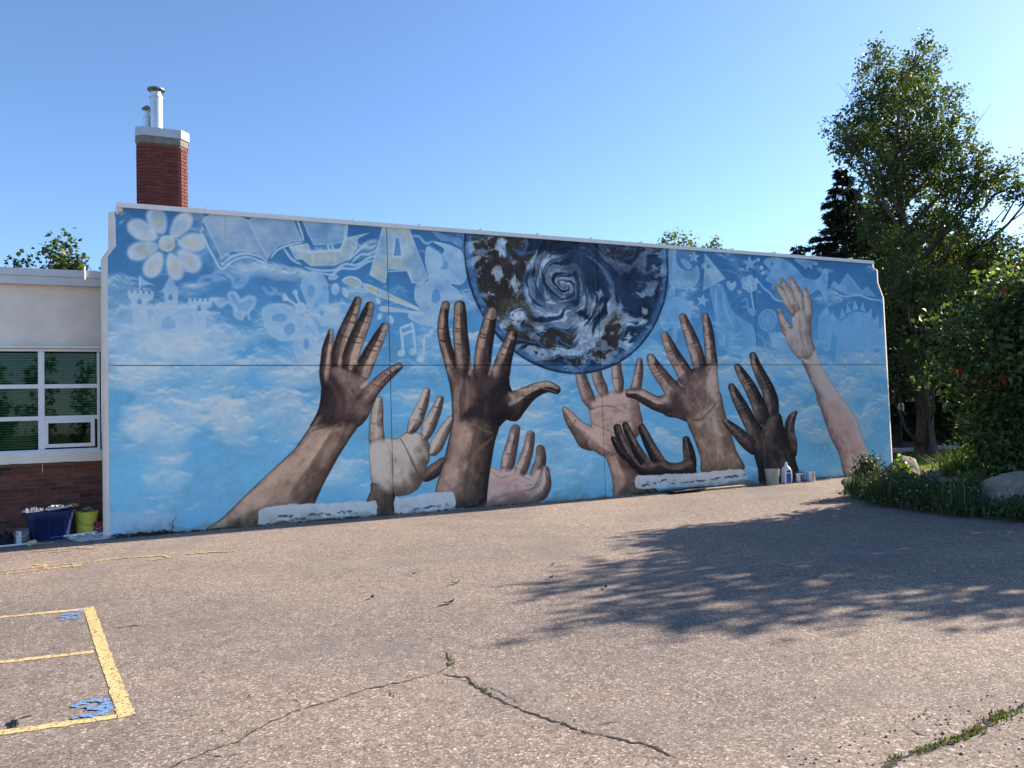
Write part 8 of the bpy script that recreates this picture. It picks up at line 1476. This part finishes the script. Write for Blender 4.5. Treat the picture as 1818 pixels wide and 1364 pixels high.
b=MB(); b.tube([(-.02,-.08,0),(.04,-.06,.10),(.02,-.05,.17),(.09,-.05,.27)],[.008,.006,.005,.003],5); b.tube([(.03,-.06,.09),(-.03,-.05,.16)],[.005,.003],4); o=b.build('dry_weed',M_DEB); o.location=(.14,0,0); tag(o,'single dead weed stalk standing against the wall foot','weed')
# ------------------------------------------------------------------ paint gear at the right end
def W_(x): return x
cb=empty('clear_bucket',(11.92,-.26,0),label='cloudy clear bucket standing at the dark painted wrist',cat='bucket'); b=MB(); b.lathe([(0,0),(.125,0),(.15,.30),(.157,.30),(.157,.325),(.142,.325),(.118,.012),(0,.012)],28)
t=NT('cloudy plastic'); t.col(t.ramp(t.noise(6,5),[(.3,(.42,.45,.40)),(.7,(.60,.60,.52))])); t.b.inputs['Transmission Weight'].default_value=.35; t.rough(.45); b.build('pail',t.m,cb,smooth=True)
MB().tube([(.15*math.cos(a),.15*math.sin(a)-.01,.30-.11*math.sin((a-3.2)/2.9*math.pi)) for a in [3.2+2.9*k/10 for k in range(11)]],.003,5).build('wire_handle',M_STEEL,cb)
jg=empty('paint_jug',(12.28,-.30,0),label='white jug of blue paint with a pointed spout beside the clear bucket',cat='jug')
t=NT('white jug plastic'); t.col((.78,.80,.84)); t.rough(.35); M_JUG=t.m
b=MB(); b.box((0,0,.15),(.20,.13,.30)); b.build('body',M_JUG,jg,bevel=.018); b=MB(); b.lathe([(.10,.29),(.085,.335),(.035,.39),(.022,.46),(0,.465)],20); b.build('spout',M_JUG,jg,smooth=True)
MB().box((0.0,-.067,.115),(.13,.006,.20)).build('blue_panel',simple('blue paint',(.02,.10,.42),.4,.1),jg); MB().box((0.0,-.067,.262),(.09,.006,.05)).build('dark_panel',simple('navy print',(.02,.03,.12),.5,.1),jg); MB().tube([(.09,0,.28),(.145,0,.25),(.145,0,.14),(.10,0,.10)],.013,8).build('handle',M_JUG,jg,smooth=True)
can('paint_can',12.66,-.28,.075,.19,(.62,.64,.68),'small tin with a navy label next to the white jug',(1.4,(.03,.05,.14)),.2,False)
can('paint_can',13.02,-.26,.085,.205,(.74,.74,.76),'small white tin with a pink label, rightmost of the paint tins',(1.3,(.62,.36,.34)),.2,False)
can('paint_can',12.84,-.14,.07,.22,(.10,.26,.48),'blue tin behind the two small tins',None,0,False)
bd=empty('floor_board',(10.35,-.30,0),.03,label='weathered plank lying along the wall foot below the white primer patch',cat='board'); MB().box((0,0,.03),(1.5,.16,.03)).build('plank',M_WOODP,bd,bevel=.003); MB().box((-.5,0,.007),(.06,.14,.014)).build('spacer',M_WOODP,bd); MB().box((.5,0,.007),(.06,.14,.014)).build('spacer',M_WOODP,bd)
bt=empty('black_tray',(9.55,-.36,0),.05,label='black roller tray lying flat beside the plank',cat='paint tray'); b=MB(); b.add([(-.42,-.16,.05),(.42,-.16,.07),(.42,.16,.07),(-.42,.16,.05),(-.36,-.12,.008),(.36,-.12,.02),(.36,.12,.02),(-.36,.12,.008)],[(0,1,5,4),(1,2,6,5),(2,3,7,6),(3,0,4,7),(4,5,6,7)]); o=b.build('tray_shell',M_BLACK,bt); o.modifiers.new('t','SOLIDIFY').thickness=.008
# fallen leaves and scraps on the yard
def fallen(x,y,l,rz,c,label,curl=.02):
    V=[];F=[];n=7
    for i in range(n):
        u=i/(n-1); wd=l*.22*math.sin(math.pi*min(.98,u+.03))**.8+.001; z=.006+curl*(2*u-1)**2
        V+=[(u*l-l/2,-wd,z+.006),(u*l-l/2,0,z),(u*l-l/2,wd,z+.008)]
    for i in range(n-1):
        for k in range(2): F.append((i*3+k,(i+1)*3+k,(i+1)*3+k+1,i*3+k+1))
    o=MB().add(V,F).build('fallen_leaf',c); o.location=(x,y,.002); o.rotation_euler=(0,0,rz); o.modifiers.new('t','SOLIDIFY').thickness=.0015; tag(o,label,'leaf','dry leaves on the yard')
M_DRY=simple('dry leaf',(.10,.065,.04),.8,.3,20); M_DRY2=simple('grey dry leaf',(.05,.045,.04),.8,.3,20)
fallen(2.27,-6.64,.12,.3,M_DRY,'curled brown leaf alone in the middle of the yard'); fallen(1.74,-6.06,.07,1.0,M_DRY2,'small dark leaf left of the curled brown one'); fallen(2.60,-5.91,.08,2.6,M_DRY2,'thin grey leaf a little beyond the curled brown one'); fallen(2.39,-5.24,.05,.4,M_DRY2,'tiny dark leaf farthest from the camera on the bare yard'); fallen(3.8,-5.64,.06,.2,M_DRY2,'tiny dark leaf beside the shadow tip'); fallen(3.73,-6.85,.07,1.2,M_DRY2,'dark leaf lying just inside the tree shadow'); fallen(3.5,-6.2,.06,.5,M_DRY2,'small leaf deeper in the tree shadow')
o=crumple('dark_scrap',(-.745,-7.96,0),.035,.11,.03,M_BLACK,'small black scrap lying inside the yellow bay near the numeral','scrap',31,None,10,.2)
crumple('dark_scrap',(-.70,-7.87,0),.05,.012,.01,M_DRY2,'thin dark twig next to the black scrap','twig',32,None,6,.4)
# loose grit
def grit(n,seed,x0,x1,y0,y1,m,s0,s1):
    rs=np.random.RandomState(seed); V=[];F=[]
    for k in range(n):
        x=rs.uniform(x0,x1);y=rs.uniform(y0,y1);s_=rs.uniform(s0,s1);a=rs.uniform(.6,1.4,3); q=len(V)
        V+=[(x,y,s_*a[2]),(x+s_*a[0],y,s_*.3),(x,y+s_*a[1],s_*.3),(x-s_*a[1],y,s_*.3),(x,y-s_*a[0],s_*.3)]; F+=[(q,q+1,q+2),(q,q+2,q+3),(q,q+3,q+4),(q,q+4,q+1)]
    b=MB();b.v=V;b.f=F; o=b.build('gravel_grit',m); o['kind']='stuff'
grit(420,3,-1.5,5,-11,-5,simple('dark grit',(.06,.05,.045),.9,.3),.002,.007); grit(900,4,-1.5,5,-11.4,-5,simple('pale grit',(.5,.45,.40),.9,.2),.002,.006); grit(200,5,2.6,4.2,-10.9,-10.2,simple('crack grit',(.10,.085,.075),.9,.3),.003,.009)
grit(700,6,-.6,15.6,-.30,-.01,simple('wall foot grit',(.13,.11,.095),.9,.3),.006,.018); grit(500,7,-.6,15.6,-.16,-.01,simple('pale wall grit',(.40,.36,.32),.9,.2),.005,.014)
# slim trees behind the viewer, mirrored in the window
for i,(x,h) in enumerate(((-4.5,6.1),(-6.6,7.2),(-8.6,5.4),(-11.0,7.6),(-13.4,6.4),(-16.0,7.0),(-19,5.8))):
    blob_tree('poplar_tree',x,-42+1.5*(i%3),h,.95,'slim poplar across the yard behind the viewer, '+('fifth tallest','second tallest','shortest','tallest','fourth tallest','third tallest','sixth tallest')[i]+' of its row',120+i,M_LEAF,6,.3,11,.1,'poplars across the yard')
